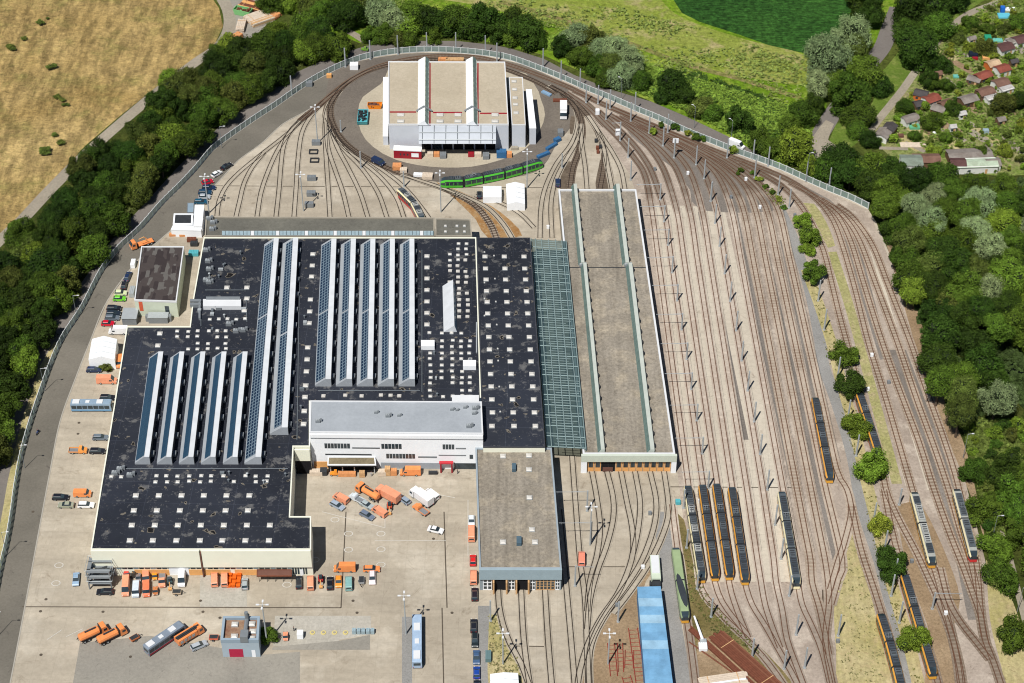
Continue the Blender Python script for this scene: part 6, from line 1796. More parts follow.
for l_, a, b, w in (('red rail frame with rungs, first beside the light tower', (611, 643), (614, 676), 1.3), ('red rail frame, second beside the light tower', (620, 643), (621, 672), 1.0),
                    ('short red rail frame with black ends', (629.5, 650), (629, 668), 1.6), ('long red rail frame leading to the blue-roofed store', (633, 628), (643, 700), 1.7),
                    ('red rail frame at the bottom edge', (626, 676), (634, 700), 1.6)):
    A_ = P(*a, .2); B_ = P(*b, .2); t = thing('rail_frame', l_, 'rail frame', A_.lerp(B_, .5)); d = (B_ - A_).normalized(); s_ = Vector((-d.y, d.x, 0)) * w * .7; m = MB(); o_ = t.location
    for sg in (-1, 1): m.tube(A_ + s_ * sg - o_, B_ + s_ * sg - o_, .12, n=4)
    link('side_rail', m.mesh('side_rail', M_redrail), t); m = MB(); L = (B_ - A_).length
    for k in range(int(L / 1.4)): c = A_ + d * (k * 1.4 + .7) - o_; m.tube(c - s_, c + s_, .08, n=4)
    link('rung', m.mesh('rung', M_redrail), t)
# white crane-like machine arm
t = thing('loading_crane', 'white crane arm standing on the olive verge', 'crane', P(703, 644)); m = MB(); m.tube((-.2, .4, 1.4), (-2.0, 7.0, 3.0), .4, .25, 6); link('boom', m.mesh('boom', M_white), t)
m = MB(); m.box((0, 0, 0), (1.7, 1.7, 1.2)); link('base', m.mesh('base', M_lightsteel), t)
# pale works wagon behind the blue store
c = P(655.5, 570, 2.6); t = thing('works_wagon', 'pale green box wagon parked behind the blue-roofed store', 'wagon', (c.x, c.y, .14)); m = MB(); m.box((0, .8, .7), (2.5, 8.6, 2.2)); link('body', m.mesh('body', plain('pale wagon', S(222, 234, 210), .06)), t)
m = MB(); m.box((0, 1.6, 2.9), (2.1, 6.4, .2)); link('roof', m.mesh('roof', M_whiteroof), t); m = MB(); m.box((0, -4.4, .5), (2.3, 1.9, 1.6)); m.box((0, -3.55, 1.7), (2.0, .05, .8)); link('cab', m.mesh('cab', M_darksteel), t)
for y_ in (-3.6, 2.6):
    for x_ in (-1.1, 1.1): link('wheel', wheel_me(.5), t, (x_, y_, .45), math.pi / 2)
# relay boxes in the fan
for i, (x, y) in enumerate(((311.5, 176.5), (311, 192), (309, 203), (316, 141))):
    crate('relay_cabinet', ORD[i] + ' blue-grey relay cabinet on the strip between the fan tracks, counting from the annex upwards', 'cabinet', x, y, 3.0, 1.6, 1.5, M_greysteel, group='relay cabinets in the fan')
for i, (x, y) in enumerate(((313.5, 152.5), (314.5, 161))):
    c = P(x, y); t = thing('cable_frame', ORD[i] + ' dark square cable frame between the fan tracks', 'frame', c, 0, 'cable frames'); m = MB()
    for a_, b_, sx, sy in ((-1.4, 0, .3, 2.4), (1.4, 0, .3, 2.4), (0, -1.1, 3, .3), (0, 1.1, 3, .3)): m.box((a_, b_, 0), (sx, sy, .6))
    link('frame', m.mesh('frame', M_darksteel), t)
t = crate('sign_board', 'white square board on a mast between the outer tracks', 'sign', 674.5, 137.5, .2, .2, .2, M_white, lid=False); t.location = P(674.5, 157); 
for ch in list(t.children): bpy.data.objects.remove(ch)
m = MB(); m.tube((.0, -.3, 0), (0, -.3, 6.4), .09, n=5); link('post', m.mesh('post', M_lightsteel), t); m = MB(); m.box((0, -.4, 6.2), (2.0, .12, 1.9)); link('board', m.mesh('board', M_white), t)
# signal box row
for i, (x, y) in enumerate(((596, 140), (597.5, 147), (600.5, 146), (598, 151))):
    crate('storage_box', ORD[i] + ' dark item in the small pile between the tracks above the tram shed', 'box', x, y, 1.0, 1.4, .8, M_rustysteel if i % 2 else M_darksteel, group='small pile between the tracks')

for i, (x, y) in enumerate(((760, 206), (795, 214), (872, 354), (889, 381), (905, 585), (838, 640), (700, 500), (655, 168), (688, 172), (731, 196), (746, 178), (596, 190), (548, 226), (650, 512), (643, 566), (617, 604), (868, 388), (930, 640), (946, 612), (912, 560))):
    crate('signal_box', ORD[i] + ' small grey signal box standing beside the rails, counted at random along the tracks' if False else ('small %s signal box beside the rails of the depot' % ('white', 'grey')[i % 2]), 'signal box', x, y, .9, .7, 1.1, M_white if i % 2 == 0 else M_greysteel, group='small %s signal boxes beside the rails' % ('white', 'grey')[i % 2])

# playground and garden bits
for a in ((1004, 15.5, 4.6, 3.4, .5, plain('pool turquoise', S(110, 206, 226), .1), 'turquoise paddling pool in the upper gardens'), (1014, 24, 3.6, 2.4, 1.0, plain('navy cover', S(40, 76, 150), .1), 'dark blue covered pool beside the turquoise one'),
          (1003, 7, 1.6, 1.6, 2.2, plain('sky blue', S(40, 120, 220), .1), 'small bright blue play tower'), (995, 40, 5.5, 2.2, .5, plain('aqua tarp', S(120, 204, 190), .1), 'long aqua tarpaulin between the hedges'),
          (988, 36.5, 2.4, 2.4, 1.4, plain('green tarp', S(50, 170, 130), .1), 'green covered heap beside the aqua tarpaulin'), (973.5, 53, 3.0, 3.0, 1.6, plain('dark net', S(28, 40, 60), .1), 'dark trampoline-like frame in the middle garden'),
          (986, 57, 2.6, 2.0, 1.2, M_orange, 'orange garden box beside the dark frame'), (975, 57.5, 2, 1.6, .8, M_red, 'red garden box in the middle garden'),
          (914.5, 126, 3.6, 2.6, .8, plain('sea green tarp', S(110, 190, 150), .1), 'sea green tarpaulin beside the grey cottage'), (913, 145, 9.0, 3.0, .12, M_paletimber, 'pale paved square in the lowest garden'),
          (901, 135, 1.8, 1.4, .8, M_brown, 'brown garden table on the lowest lawn'), (935, 132.5, 1.6, .8, .6, M_white, 'white bench on the garden path'),
          (956, 76, 2.0, 1.6, .6, plain('aqua tarp', S(120, 204, 190), .1), 'little aqua trough between vegetable beds'), (1010, 9, 4, 2.4, .4, M_white, 'white play mat near the blue play tower'), (986, 130, 2, 1.6, 1.4, M_lightglass, 'small glass cold frame by the beds')):
    crate('garden_item', a[6], 'garden item', a[0], a[1], a[2], a[3], a[4], a[5], lid=a[4] > .3)

# ------------------------------------------------------------------ people
def person_mat(top, leg):
    t_ = NT('clothes', .9); tc = t_.n('ShaderNodeTexCoord'); sp = t_.n('ShaderNodeSeparateXYZ'); t_.l(tc.outputs['Object'], sp.inputs[0])
    t_.t.nodes; return t_.col(t_.ramp(t_.math('MULTIPLY', sp.outputs['Z'], .5), [(0, (.03, .02, .02, 1)), (.04, leg), (.47, top), (.74, (.5, .3, .22, 1))], 'CONSTANT'))


def person(px, py, ang, top, leg, label, sit=False):
    v = [(0, 0, .95), (0, 0, 1.2), (0, 0, 1.42), (0, .0, 1.52), (.02, 0, 1.66)]; e = [(0, 1), (1, 2), (2, 3), (3, 4)]; r = [.17, .15, .15, .06, .11]
    for s_ in (-1, 1):
        i = len(v)
        if sit: v += [(.0, s_ * .12, .9), (.42, s_ * .2, .85), (.3, s_ * .22, .42), (.42, s_ * .22, .36)]
        else: v += [(.0, s_ * .1, .9), (.06 * s_, s_ * .12, .5), (-.05 * s_, s_ * .12, .1), (.1, s_ * .13, .05)]
        e += [(0, i), (i, i + 1), (i + 1, i + 2), (i + 2, i + 3)]; r += [.11, .08, .055, .05]; i = len(v)
        if sit: v += [(0, s_ * .2, 1.4), (.25, s_ * .26, 1.15), (.5, s_ * .22, 1.1)]
        else: v += [(0, s_ * .2, 1.4), (.02, s_ * .26, 1.12), (.12, s_ * .26, .88)]
        e += [(2, i), (i, i + 1), (i + 1, i + 2)]; r += [.07, .055, .045]
    me = bpy.data.meshes.new('person'); me.from_pydata(v, e, []); me.materials.append(person_mat(top, leg))
    c = P(px, py); o = link('person', me, None, (c.x, c.y, .16), math.radians(ang)); tag(o, label, 'person')
    md = o.modifiers.new('skin', 'SKIN'); sv = me.skin_vertices[0].data
    for k, q in enumerate(r): sv[k].radius = (q, q)
    sv[0].use_root = True; o.modifiers.new('sub', 'SUBSURF').levels = 1; o.modifiers['sub'].render_levels = 1
    m = MB(); m.loft([[(.02 + .12 * math.cos(a) * q, .12 * math.sin(a) * q, z) for a in [k * math.pi / 4 for k in range(8)]] for z, q in ((1.68, 1.05), (1.76, .9), (1.81, .4))])
    link('hair', m.mesh('hair', M_brown), o); return o


mt = thing('motorcycle', 'dark motorcycle being ridden along the perimeter road', 'motorcycle', P(38, 433.5, .1), math.radians(75)); m = MB(); m.box((0, 0, .55), (1.1, .3, .35)); m.box((.3, 0, .85), (.5, .3, .16)); link('body', m.mesh('body', plain('blue fairing', S(60, 80, 130), .1)), mt)
m = MB(); m.tube((.55, -.35, 1.02), (.55, .35, 1.02), .03, n=4); link('handlebar', m.mesh('handlebar', M_darksteel), mt)
for x_ in (-.7, .72): o = link('wheel', wheel_me(.32), mt, (x_, 0, .32))
person(38, 433.5, 75, (.05, .05, .07, 1), (.05, .07, .12, 1), 'rider in dark clothes on the motorcycle', True)
person(457.5, 474, 200, (.03, .03, .04, 1), (.05, .06, .1, 1), 'person in dark clothes walking beside the red portal')
person(371.5, 476.5, 120, (.6, .6, .6, 1), (.3, .3, .34, 1), 'person in pale clothes at the loading dock')
person(294, 631.5, 40, (.05, .06, .06, 1), (.04, .04, .05, 1), 'person in black between the orange cart and the white kiosk')

# ------------------------------------------------------------------ trees
def crown_meshes(seed, lobes, n, size, flat=1.0, spread=.70, willow=False, small=False):
    r = random.Random(seed); L = []
    for k in range(lobes):
        while True:
            v = Vector((r.uniform(-1, 1), r.uniform(-1, 1), r.uniform(-.75, 1)))
            if .25 < v.length < 1: break
        rad = r.uniform(.20, .40); v = v.normalized() * min(1.08 - rad, spread * r.uniform(.75, 1.15)) if k else Vector((0, 0, .1)); L.append((v, rad if k else (.6 if not small else .42)))
    vs = []; fs = []; cnt = 0; tries = 0
    while cnt < n and tries < n * 12:
        tries += 1; c, rad = L[r.randrange(len(L))] if r.random() < .97 else L[0]
        d = Vector((r.gauss(0, 1), r.gauss(0, 1), r.gauss(0, 1) + .25)).normalized(); p = c + d * rad * (r.uniform(.78, 1.2) if r.random() < .86 else r.uniform(1.1, 1.5))
        if any((p - c2).length < r2 * .82 for c2, r2 in L if c2 is not c): continue
        if p.z < -.8: continue
        nn = (d + Vector((r.gauss(0, .55), r.gauss(0, .55), r.gauss(0, .55)))).normalized()
        t_ = nn.orthogonal().normalized(); b_ = nn.cross(t_); a = r.uniform(0, 6.3); t2 = t_ * math.cos(a) + b_ * math.sin(a); b2 = nn.cross(t2)
        s_ = size * r.uniform(.6, 1.3); i = len(vs); h_ = s_ * (.55 if not willow else .4)
        vs += [p - t2 * s_, p - b2 * h_ + nn * s_ * .15, p + t2 * s_, p + b2 * h_ + nn * s_ * .15]; fs.append([i, i + 1, i + 2, i + 3]); cnt += 1
    mi = [0] * len(fs)
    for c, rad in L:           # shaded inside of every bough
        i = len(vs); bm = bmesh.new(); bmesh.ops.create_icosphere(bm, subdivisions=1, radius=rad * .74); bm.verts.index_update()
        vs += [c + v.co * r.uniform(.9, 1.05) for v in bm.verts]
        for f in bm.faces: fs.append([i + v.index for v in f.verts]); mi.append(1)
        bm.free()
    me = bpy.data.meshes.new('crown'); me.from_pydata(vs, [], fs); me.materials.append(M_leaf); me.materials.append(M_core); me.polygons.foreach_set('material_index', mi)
    return me


CR_N = [crown_meshes(100 + k, 22 + k % 4 * 4, 6500, .058) for k in range(9)]
CR_N += [crown_meshes(150 + k, 15 + k % 3 * 2, 6500, .06, spread=.86, small=True) for k in range(5)]
CR_L = CR_N[9:]
CR_W = [crown_meshes(200 + k, 30, 7500, .052, willow=True) for k in range(4)]
CR_S = [crown_meshes(300 + k, 9, 1300, .11) for k in range(4)]


def trunk_me(seed):
    r = random.Random(seed); m = MB(); m.tube((0, 0, 0), (.02, 0, .45), .040, .028, 7, cap=False)
    for k in range(5):
        a = k * 1.26 + r.uniform(-.3, .3); m.tube((.02, 0, .33 + .02 * k), (.24 * math.cos(a), .24 * math.sin(a), .62 + r.uniform(-.05, .12)), .02, .008, 5, cap=False)
    m.tube((.02, 0, .44), (0, 0, .85), .026, .008, 6, cap=False); return m.mesh('trunk', M_bark)


TR = [trunk_me(k) for k in range(3)]
DKG = (.036, .072, .009); MDG = (.075, .135, .015); LTG = (.145, .225, .024); WIL = (.23, .30, .135); YEL = (.2, .25, .03); OLV = (.10, .13, .024)


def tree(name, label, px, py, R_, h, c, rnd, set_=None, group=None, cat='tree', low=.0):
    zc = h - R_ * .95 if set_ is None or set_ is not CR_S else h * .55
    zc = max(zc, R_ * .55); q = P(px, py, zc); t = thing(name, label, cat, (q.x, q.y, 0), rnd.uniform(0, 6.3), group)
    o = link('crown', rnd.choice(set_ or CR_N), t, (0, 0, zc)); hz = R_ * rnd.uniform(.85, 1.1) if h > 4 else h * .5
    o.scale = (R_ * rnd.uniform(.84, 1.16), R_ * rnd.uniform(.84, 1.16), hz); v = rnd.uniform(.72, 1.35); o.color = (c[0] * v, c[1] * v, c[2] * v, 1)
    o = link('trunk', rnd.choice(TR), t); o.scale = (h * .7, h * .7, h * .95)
    return t


def inpoly(x, y, poly):
    c = False; n = len(poly)
    for i in range(n):
        x1, y1 = poly[i]; x2, y2 = poly[i - 1]
        if (y1 > y) != (y2 > y) and x < (x2 - x1) * (y - y1) / (y2 - y1) + x1: c = not c
    return c


def scatter(poly, spacing, rnd, avoid=(), tries=30000):
    xs = [p[0] for p in poly]; ys = [p[1] for p in poly]; pts = []
    for _ in range(tries):
        x = rnd.uniform(min(xs), max(xs)); y = rnd.uniform(min(ys), max(ys))
        if not inpoly(x, y, poly) or any(inpoly(x, y, a) for a in avoid): continue
        w = P(x, y)
        if all((w - q).length_squared > spacing * spacing for _, _, q in pts): pts.append((x, y, w))
    return pts


rb = random.Random(21)
BELT = [(-40, 300), (0, 257), (29, 227), (60, 195), (88, 159), (118, 137), (141, 122), (171, 94), (200, 71), (226, 60), (246, 50), (266, 40), (292, 20), (330, 36), (346, 46),
        (300, 60), (278, 74), (256, 90), (240, 102), (216, 122), (192, 142), (172, 156), (146, 184), (122, 208), (108, 232), (92, 258), (74, 280), (58, 304), (46, 328), (30, 358),
        (20, 390), (8, 420), (-6, 452), (-40, 500)]
BP = scatter(BELT, 6.2, rb, tries=9000)
for x, y, w in BP:
    edge = not inpoly(x + 14, y + 8, BELT)
    c = rb.choice((DKG, DKG, DKG, MDG, MDG, OLV)) if rb.random() > .07 else LTG
    c = tuple(q * .82 for q in c)
    tree('broadleaf_tree', 'dense green broadleaf tree in the long belt beside the perimeter road', x, y, rb.uniform(4.2, 6.2), rb.uniform(9, 13) * (.85 if edge else 1), c, rb, None, 'trees of the belt beside the perimeter road')
ru = random.Random(5)
for i, (x, y) in enumerate(((230, 47), (218, 58), (170, 82), (184, 88), (88, 210), (20, 232), (36, 500), (0, 470), (6, 500), (-2, 530))):
    if y > 460: continue
    tree('broadleaf_tree', 'dense green broadleaf tree in the long belt beside the perimeter road', x, y, 5, 9, LTG if i in (0, 2) else MDG, ru, None, 'trees of the belt beside the perimeter road')
TOP = [(270, 4, 6, 8, MDG), (290, 4, 5, 8, LTG), (308, 2, 6, 9, OLV), (322, 12, 5, 8, MDG), (330, -4, 6, 9, MDG), (346, 16, 7, 13, DKG), (362, 8, 7, 12, OLV), (378, 12, 8, 13, WIL), (392, 22, 7, 12, WIL), (386, 34, 5, 8, MDG), (372, 36, 4.5, 6, MDG),
       (404, 28, 6, 9, LTG), (414, 18, 7, 11, MDG), (428, 20, 7, 12, DKG), (444, 24, 6.5, 10, DKG), (458, 20, 7, 12, MDG), (470, 28, 6.5, 10, DKG), (486, 22, 7.5, 13, DKG), (500, 30, 6, 10, DKG), (514, 24, 7, 11, DKG), (526, 34, 7.5, 12, DKG), (512, 36, 5, 8, MDG), (538, 42, 4, 6, MDG),
       (410, 40, 4, 5, MDG), (435, 36, 4, 6, MDG), (398, 40, 4, 5, OLV)]
for i, (x, y, R_, h, c) in enumerate(TOP):
    tree('broadleaf_tree' if c != WIL else 'willow_tree', 'bushy tree in the row behind the turning loop' if c != WIL else 'grey-green willow in the row behind the turning loop', x, y, R_ * .9, h * .9, c, ru, CR_W if c == WIL else None, 'trees behind the turning loop' if c != WIL else 'grey-green willows behind the loop')
for x, y, R_, h, c, l_ in ((562, 46, 4.5, 8, DKG, 'dark tree at the near end of the willow thicket'), (574, 38, 6.0, 10, WIL, 'rounded grey-green willow, first in the thicket above the road'), (590, 40, 5.5, 9, OLV, 'olive tree in the thicket above the road'),
                           (602, 50, 5.5, 9, WIL, 'low grey willow in the middle of the thicket'), (582, 58, 5.0, 8, MDG, 'bushy tree at the foot of the thicket'), (598, 68, 4.5, 7, MDG, 'small tree hanging over the road edge by the thicket'), (616, 52, 6.5, 11, WIL, 'tall pale willow at the far end of the thicket'),
                           (630, 60, 6.0, 10, WIL, 'broad pale willow overlooking the street lamp'), (622, 78, 5.5, 9, WIL, 'lower pale willow beside the road'), (612, 66, 5, 8, OLV, 'olive tree inside the willow thicket'), (640, 82, 4.5, 6, MDG, 'low bush-like tree after the willows'), (606, 80, 3.6, 5, MDG, 'small dark tree at the road by the willows'),
                           (672, 86, 6.2, 10, DKG, 'dark rounded tree alone on the green slope'), (684, 96, 4.5, 6, DKG, 'lower dark tree attached to the rounded one'), (662, 98, 3.5, 4.5, DKG, 'dark shrub-like tree below the rounded one'), (700, 108, 5, 6, OLV, 'low olive tree on the slope near the lamp'), (712, 114, 4, 5, MDG, 'small tree next to the low olive one'),
                           (739, 122, 5.2, 8, DKG, 'dark tree above the white van'), (763, 142, 5, 8, MDG, 'tree right after the white van'), (775, 150, 4.5, 7, MDG, 'small tree between the van and the leafy yellow-green one'),
                           (795, 148, 7.2, 12, LTG, 'leafy yellow-green tree behind the noise screen'), (803, 114, 5.5, 9, MDG, 'dark green tree at the field corner'), (790, 126, 4.5, 7, MDG, 'smaller tree at the field corner'), (812, 106, 4.5, 8, DKG, 'dark tree beside the lane'),
                           (828, 60, 10.5, 19, WIL, 'huge pale silvery tree beside the maize field'), (820, 84, 6.5, 12, WIL, 'silvery lower part-tree below the huge pale one'), (850, 36, 9, 14, WIL, 'grey-green tree between the huge pale tree and the lane'), (856, 46, 5, 9, OLV, 'olive tree beside the lane'),
                           (861, 74, 8, 14, MDG, 'big green tree between lane and lawn'), (879, 86, 5, 8, DKG, 'dark tree on the lawn beside the big green tree'), (850, 96, 9, 14, MDG, 'big green tree at the lower lane'), (858, 116, 6.5, 10, MDG, 'green tree just above the junction'), (838, 88, 6, 11, MDG, 'green tree tucked under the silvery one'),
                           (857, 131, 4, 6, MDG, 'small tree at the end of the lawn'), (869, 141, 3.5, 5, DKG, 'small dark tree by the white garage'), (874, 12, 6, 11, DKG, 'dark tree over the upper lane'), (862, 2, 6, 10, DKG, 'dark tree at the top edge of the lane'),
                           (912, 14, 9, 13, DKG, 'dark tree on the upper lane bend'), (930, 4, 9, 13, DKG, 'dark tree beside the upper lawn'), (948, -4, 8, 12, DKG, 'dark tree at the top picture edge'), (916, 50, 9, 14, DKG, 'large rounded dark tree between lane and gravel path'), (936, 28, 7, 10, MDG, 'green tree at the path fork'), (911, 32, 6, 10, MDG, 'green tree between the dark trees of the lane'),
                           (826, 170, 5, 8, MDG, 'leafy tree behind the screen near the junction'), (814, 168, 4, 6, LTG, 'light tree at the junction edge'), (845, 168, 5, 8, MDG, 'dark tree below the junction')):
    st_ = CR_W if c == WIL else None
    tree('willow_tree' if c == WIL else 'broadleaf_tree', l_, x, y, R_ * (.92 if R_ > 6 else 1), h, c, ru, st_)
WOOD = [(836, 162), (868, 158), (900, 172), (940, 180), (1000, 182), (1050, 176), (1080, 420), (1040, 416), (1010, 400), (985, 402), (970, 425), (955, 412), (940, 384),
        (932, 350), (922, 320), (914, 292), (904, 262), (896, 236), (888, 210), (872, 190), (850, 178)]
GLADE = [[(986, 344), (1008, 338), (1060, 342), (1060, 404), (1018, 400), (996, 388)], [(965, 405), (978, 420), (1000, 470), (1030, 500), (1030, 455), (1000, 400)], [(985, 470), (996, 520), (1008, 560), (1016, 600), (1024, 590), (1012, 540), (1002, 490)]]
WP = scatter(WOOD, 7.2, rb, GLADE, 9000)
WP += scatter([(1002, 466), (1080, 470), (1080, 620), (1040, 600), (1032, 560), (1022, 520), (1008, 500)], 7.0, rb, (), 3000)
for x, y, w in WP:
    u = rb.random(); c = DKG if u < .35 else MDG if u < .68 else OLV if u < .8 else LTG if u < .88 else WIL
    if (920 < x < 1000 and 180 < y < 250): c = WIL if rb.random() < .5 else MDG
    R_ = rb.uniform(4.4, 6.6)
    tree('willow_tree' if c == WIL else 'woodland_tree', 'pale silvery willow standing out in the woodland beside the outer tracks' if c == WIL else 'green tree in the dense woodland beside the outer tracks', x, y, R_, rb.uniform(10, 15), c, rb, CR_W if c == WIL else None,
         'silvery willows of the woodland' if c == WIL else 'trees of the woodland')
for x, y, R_, h, c, l_ in ((803, 221, 3.2, 6, LTG, 'first small tree on the strip between yard and bend'), (810, 235, 4.0, 7, LTG, 'second small tree on the strip between yard and bend'), (807, 250, 2.6, 4, LTG, 'low bush-like tree below the second strip tree'), (814, 272, 3.9, 7.5, MDG, 'darker tree fifth of the strip, above the mast'),
                           (843, 354, 4.2, 7, MDG, 'strip tree standing alone above the hidden tram'), (850, 385, 4.6, 8, DKG, 'dark strip tree at the tail of the hidden tram'), (859, 426, 4.2, 7, LTG, 'bright strip tree in front of the hidden tram'), (871, 465, 5.2, 9, LTG, 'largest bright tree of the strip'),
                           (880, 525, 3.2, 6.5, YEL, 'yellow-green slim tree on the strip'), (892, 565, 5.0, 8, DKG, 'dark spreading tree above the black tram'), (914, 640, 4.6, 8, LTG, 'round tree leaning over the black tram'), (1016, 634, 5.2, 9, MDG, 'rounded tree on the dry verge at the picture edge'),
                           (896, 232, 5.0, 8, DKG, 'dark tree at the head of the woodland edge'), (903, 256, 4.4, 7, DKG, 'dark tree, second along the woodland edge'), (908, 277, 3.6, 6, DKG, 'dark tree, third along the woodland edge'),
                           (975, 475, 4.6, 7, MDG, 'leafy tree beside the woodland lamp'), (984, 510, 5.0, 8, MDG, 'leafy tree beside the cream tram with red front'), (994, 548, 5.0, 8, LTG, 'light leafy tree along the woodland path'), (1000, 578, 5.0, 8, MDG, 'leafy tree at the bend of the woodland path'),
                           (267, 636, 2.6, 4, MDG, 'small bush-like tree beside the grey pavilion'), (106, 366.5, 2.2, 2.6, OLV, 'shrub in front of the white storage tent')):
    tree('broadleaf_tree', l_, x, y, R_, h, c, ru, CR_L)
# shrubs
SH = [(654, 131, 2.2), (661, 125, 2.0), (676, 126, 2.6), (690, 132, 2.2), (697, 137, 2.6), (704, 138, 2), (735, 150, 2.6), (741, 170, 1.6), (752, 173, 1.6), (759, 179, 2), (766, 186, 1.6), (773, 192, 1.8), (779, 199, 1.8), (784, 207, 1.6), (738, 174, 1.4)]
for i, (x, y, r_) in enumerate(SH):
    tree('shrub', 'low green shrub on the gravel along the tracks of the bend', x, y, r_ * .8, r_ * (1.1 if i < 8 else .7), MDG if i % 3 else YEL, ru, CR_S, 'shrubs along the tracks of the bend', 'shrub')
for i, (x, y, r_) in enumerate(((51, 66, 2.6), (10, 47, 2.2), (12, 49, 1.8), (40, 22, 2.2), (24, 38, 1.6), (62, 99, 1.8), (66, 104, 1.6), (57, 96, 1.8), (45, 150, 2.8), (62, 142, 2.0), (54, 135, 1.6), (48, 18, 1.2))):
    tree('shrub', 'dark low shrub in the dry meadow', x, y, r_ * .9, r_ * .45, OLV, ru, CR_S, 'shrubs in the dry meadow', 'shrub')
GA = [(880, 136), (913, 92), (944, 44), (985, 4), (1060, -10), (1060, 160), (1000, 172), (930, 150), (880, 142)]
av = [[(x - 7, y - 5), (x + 7, y - 5), (x + 7, y + 5), (x - 7, y + 5)] for x, y in ((883, 133), (890, 126), (911, 117), (922, 92), (931, 97), (939, 106), (946, 102), (968, 98), (986, 90), (992, 96), (1001, 81), (1006, 87), (983, 74), (975, 78), (993, 62), (1003, 67), (1005, 46), (1013, 39), (1021, 38), (970, 154), (976, 162), (985, 162), (912, 159), (926, 157), (953, 125), (913, 145), (1004, 15))]
for x, y, w in scatter(GA, 4.8, ru, av, 6000):
    R_ = ru.choice((1.0, 1.2, 1.5, 1.8, 2.2, 2.8)); tree('garden_shrub', 'leafy shrub or fruit bush in the allotment gardens', x, y, R_, R_ * 1.5, ru.choice((MDG, LTG, LTG, YEL, OLV)), ru, CR_S if R_ < 2.5 else None, 'shrubs of the allotment gardens', 'shrub')
for x, y, R_, h in ((985, 49, 5, 8), (969, 25, 4.5, 7), (987, 30, 3.6, 5), (929, 80, 4.5, 8), (946, 86, 4, 6), (931, 122, 5, 8), (905, 108, 4, 7), (953, 110, 4.5, 7), (1003, 105, 6, 9), (940, 66, 5, 8), (1019, 22, 5, 8), (1022, 100, 5, 9)):
    tree('fruit_tree', 'rounded fruit tree between the garden cottages', x, y, R_ * .8, h * .8, ru.choice((MDG, DKG, OLV)), ru, None, 'fruit trees of the allotment gardens')

for x, y, w in scatter([(968, 424), (1040, 424), (1040, 470), (990, 480), (996, 520), (1004, 570), (996, 585), (984, 530), (976, 470)], 4.2, ru, (), 2500):
    R_ = ru.uniform(1.6, 3.0); tree('shrub', 'leafy shrub scattered over the woodland glade', x, y, R_, R_ * 1.4, ru.choice((MDG, LTG, DKG, OLV)), ru, CR_S, 'shrubs of the woodland glade', 'shrub')

# ------------------------------------------------------------------ ground cover
def cover(name, poly, n, size, c, seed, avoid=(), clump=.5, hmax=.8):
    r = random.Random(seed); xs = [p[0] for p in poly]; ys = [p[1] for p in poly]; m = MB(); k = 0; tr_ = 0
    while k < n and tr_ < n * 6:
        tr_ += 1; x = r.uniform(min(xs), max(xs)); y = r.uniform(min(ys), max(ys))
        if not inpoly(x, y, poly) or any(inpoly(x, y, a) for a in avoid): continue
        w = P(x, y)
        if noise.noise(Vector((w.x * .06, w.y * .06, seed))) + r.uniform(-.4, .4) < clump - .5: continue
        for q in range(3):
            p = w + Vector((r.gauss(0, size), r.gauss(0, size), r.uniform(.05, hmax))); a = r.uniform(0, 6.3); s_ = size * r.uniform(.5, 1.2)
            t_ = Vector((math.cos(a), math.sin(a), r.uniform(-.3, .3))) * s_; b_ = Vector((-math.sin(a), math.cos(a), r.uniform(-.5, .9))) * s_ * .7
            m.face([p - t_ - b_, p + t_ - b_, p + t_ + b_, p - t_ + b_])
        k += 1
    o = m.build(name, M_leaf); o.color = (*c, 1); o['kind'] = 'stuff'; return o


tag(cover('undergrowth', [(540, 44), (560, 34), (660, 70), (806, 112), (812, 150), (790, 166), (752, 146), (690, 112), (610, 82)], 9000, .5, (.17, .26, .035), 3), 'bright green undergrowth covering the slope above the road', 'undergrowth')
tag(cover('undergrowth', [(350, -10), (560, -10), (700, 30), (806, 60), (806, 112), (660, 72), (560, 34), (400, 30)], 2200, .4, (.21, .26, .06), 4, clump=.6), 'tufts of rough grass on the field behind the loop', 'undergrowth')
tag(cover('undergrowth', [(548, 46), (600, 60), (700, 74), (806, 112), (812, 150), (790, 166), (752, 146), (690, 112), (610, 82)], 2600, .42, (.05, .10, .015), 13), 'dark weeds in furrows across the green slope', 'undergrowth')
tag(cover('undergrowth', WOOD, 5200, .8, (.05, .075, .02), 6, clump=.3), 'dark undergrowth on the woodland floor', 'undergrowth')
tag(cover('undergrowth', [(964, 428), (985, 420), (1040, 428), (1040, 470), (1006, 470), (992, 500), (1004, 540), (1012, 590), (1004, 590), (990, 540), (978, 480)], 2600, .5, (.10, .15, .03), 8, clump=.2), 'bright grass and nettles in the woodland glade', 'undergrowth')
tag(cover('undergrowth', GA, 4200, .4, (.15, .21, .04), 7, av, clump=.45), 'vegetable beds and flowers of the allotments', 'undergrowth')
tag(cover('undergrowth', [(346, 44), (330, 52), (286, 74), (250, 100), (218, 124), (176, 164), (118, 230), (72, 290), (60, 300), (100, 240), (190, 146), (250, 94), (300, 64)], 1800, .5, (.085, .11, .03), 9, clump=.2), 'weeds along the edge of the outer road', 'undergrowth')

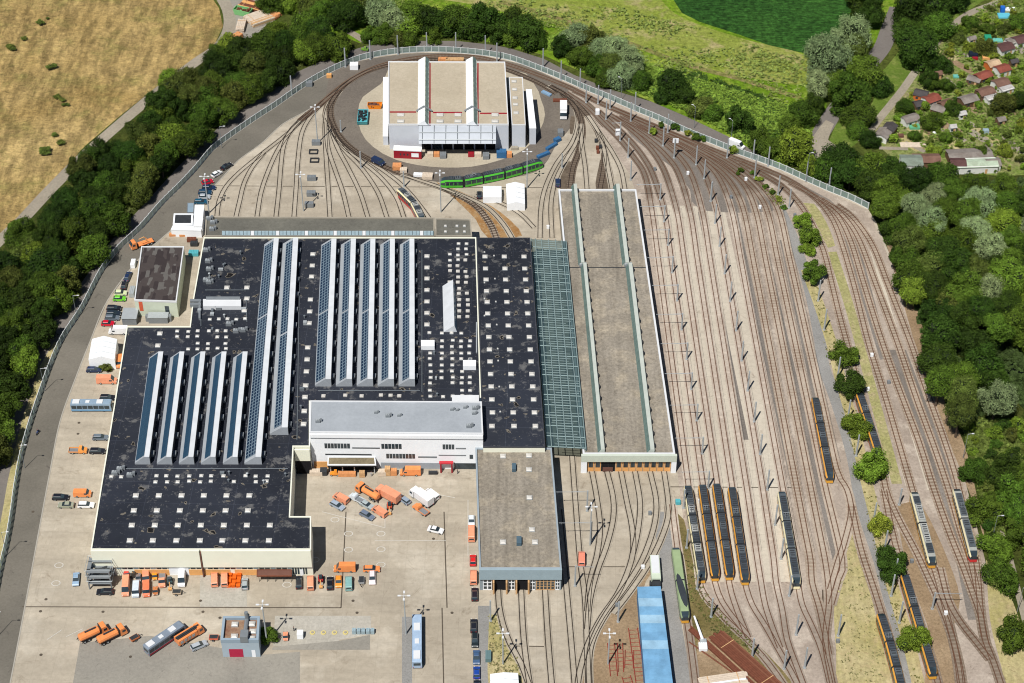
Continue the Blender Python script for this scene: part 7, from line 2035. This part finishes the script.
for nm_, pl_, n_, cc_, sd_ in (('dry tufts on the verge with the small trees', [(803, 262), (812, 268), (836, 345), (858, 424), (882, 520), (900, 600), (925, 695), (915, 695), (890, 610), (870, 530), (846, 430), (826, 350)], 700, (.17, .17, .05), 31),
                          ('straw tufts on the grass wedge between the tracks', [(846, 524), (862, 560), (881, 640), (890, 690), (844, 690), (836, 600)], 160, (.26, .24, .11), 32),
                          ('tufts on the olive verge beside the sage green tram', [(680, 520), (697, 580), (730, 624), (768, 658), (720, 640), (690, 600)], 500, (.12, .13, .04), 33),
                          ('weeds between the outer tracks of the bend', [(730, 168), (745, 168), (786, 200), (780, 210), (756, 182)], 260, (.14, .17, .04), 34),
                          ('dry tufts by the grooved tracks and white flat tent', [(489, 614), (497, 616), (520, 665), (520, 690), (490, 690)], 200, (.2, .18, .08), 35)):
    tag(cover('weeds', pl_, n_, .22, cc_, sd_, clump=.3, hmax=.3), nm_, 'weeds')

# ------------------------------------------------------------------ light and camera
AZ = math.radians(27); EL = math.radians(58)
world = bpy.data.worlds.new('World'); bpy.context.scene.world = world; world.use_nodes = True
nt = world.node_tree; sky = nt.nodes.new('ShaderNodeTexSky'); sky.sky_type = 'NISHITA'; sky.sun_disc = False
sky.sun_elevation = EL; sky.sun_rotation = AZ + math.pi; sky.air_density = .8; sky.dust_density = .15
nt.links.new(sky.outputs[0], nt.nodes['Background'].inputs[0]); nt.nodes['Background'].inputs[1].default_value = .05
sl = bpy.data.lights.new('sun', 'SUN'); sl.energy = 5.0; sl.angle = math.radians(.5); sl.color = (1.0, .97, .92)
so = bpy.data.objects.new('sun', sl); COL.objects.link(so)
dirv = Vector((math.sin(AZ) * math.cos(EL), math.cos(AZ) * math.cos(EL), -math.sin(EL)))
so.rotation_euler = dirv.to_track_quat('-Z', 'Y').to_euler(); so.location = (0, 0, 500)
cam = bpy.data.cameras.new('camera'); cam.sensor_width = 36; cam.lens = F / 1024 * 36; cam.clip_end = 8000; cam.clip_start = 1
co = bpy.data.objects.new('camera', cam); COL.objects.link(co); co.location = (0, 0, H); co.rotation_euler = (math.pi / 2 - PT, 0, 0)
sc = bpy.context.scene; sc.camera = co
sc.render.filter_size = 1.1; sc.cycles.filter_width = 1.1; sc.cycles.diffuse_bounces = 2; sc.cycles.max_bounces = 6; sc.cycles.transparent_max_bounces = 8
sc.view_settings.view_transform = 'Standard'; sc.view_settings.look = 'None'; sc.view_settings.exposure = 0
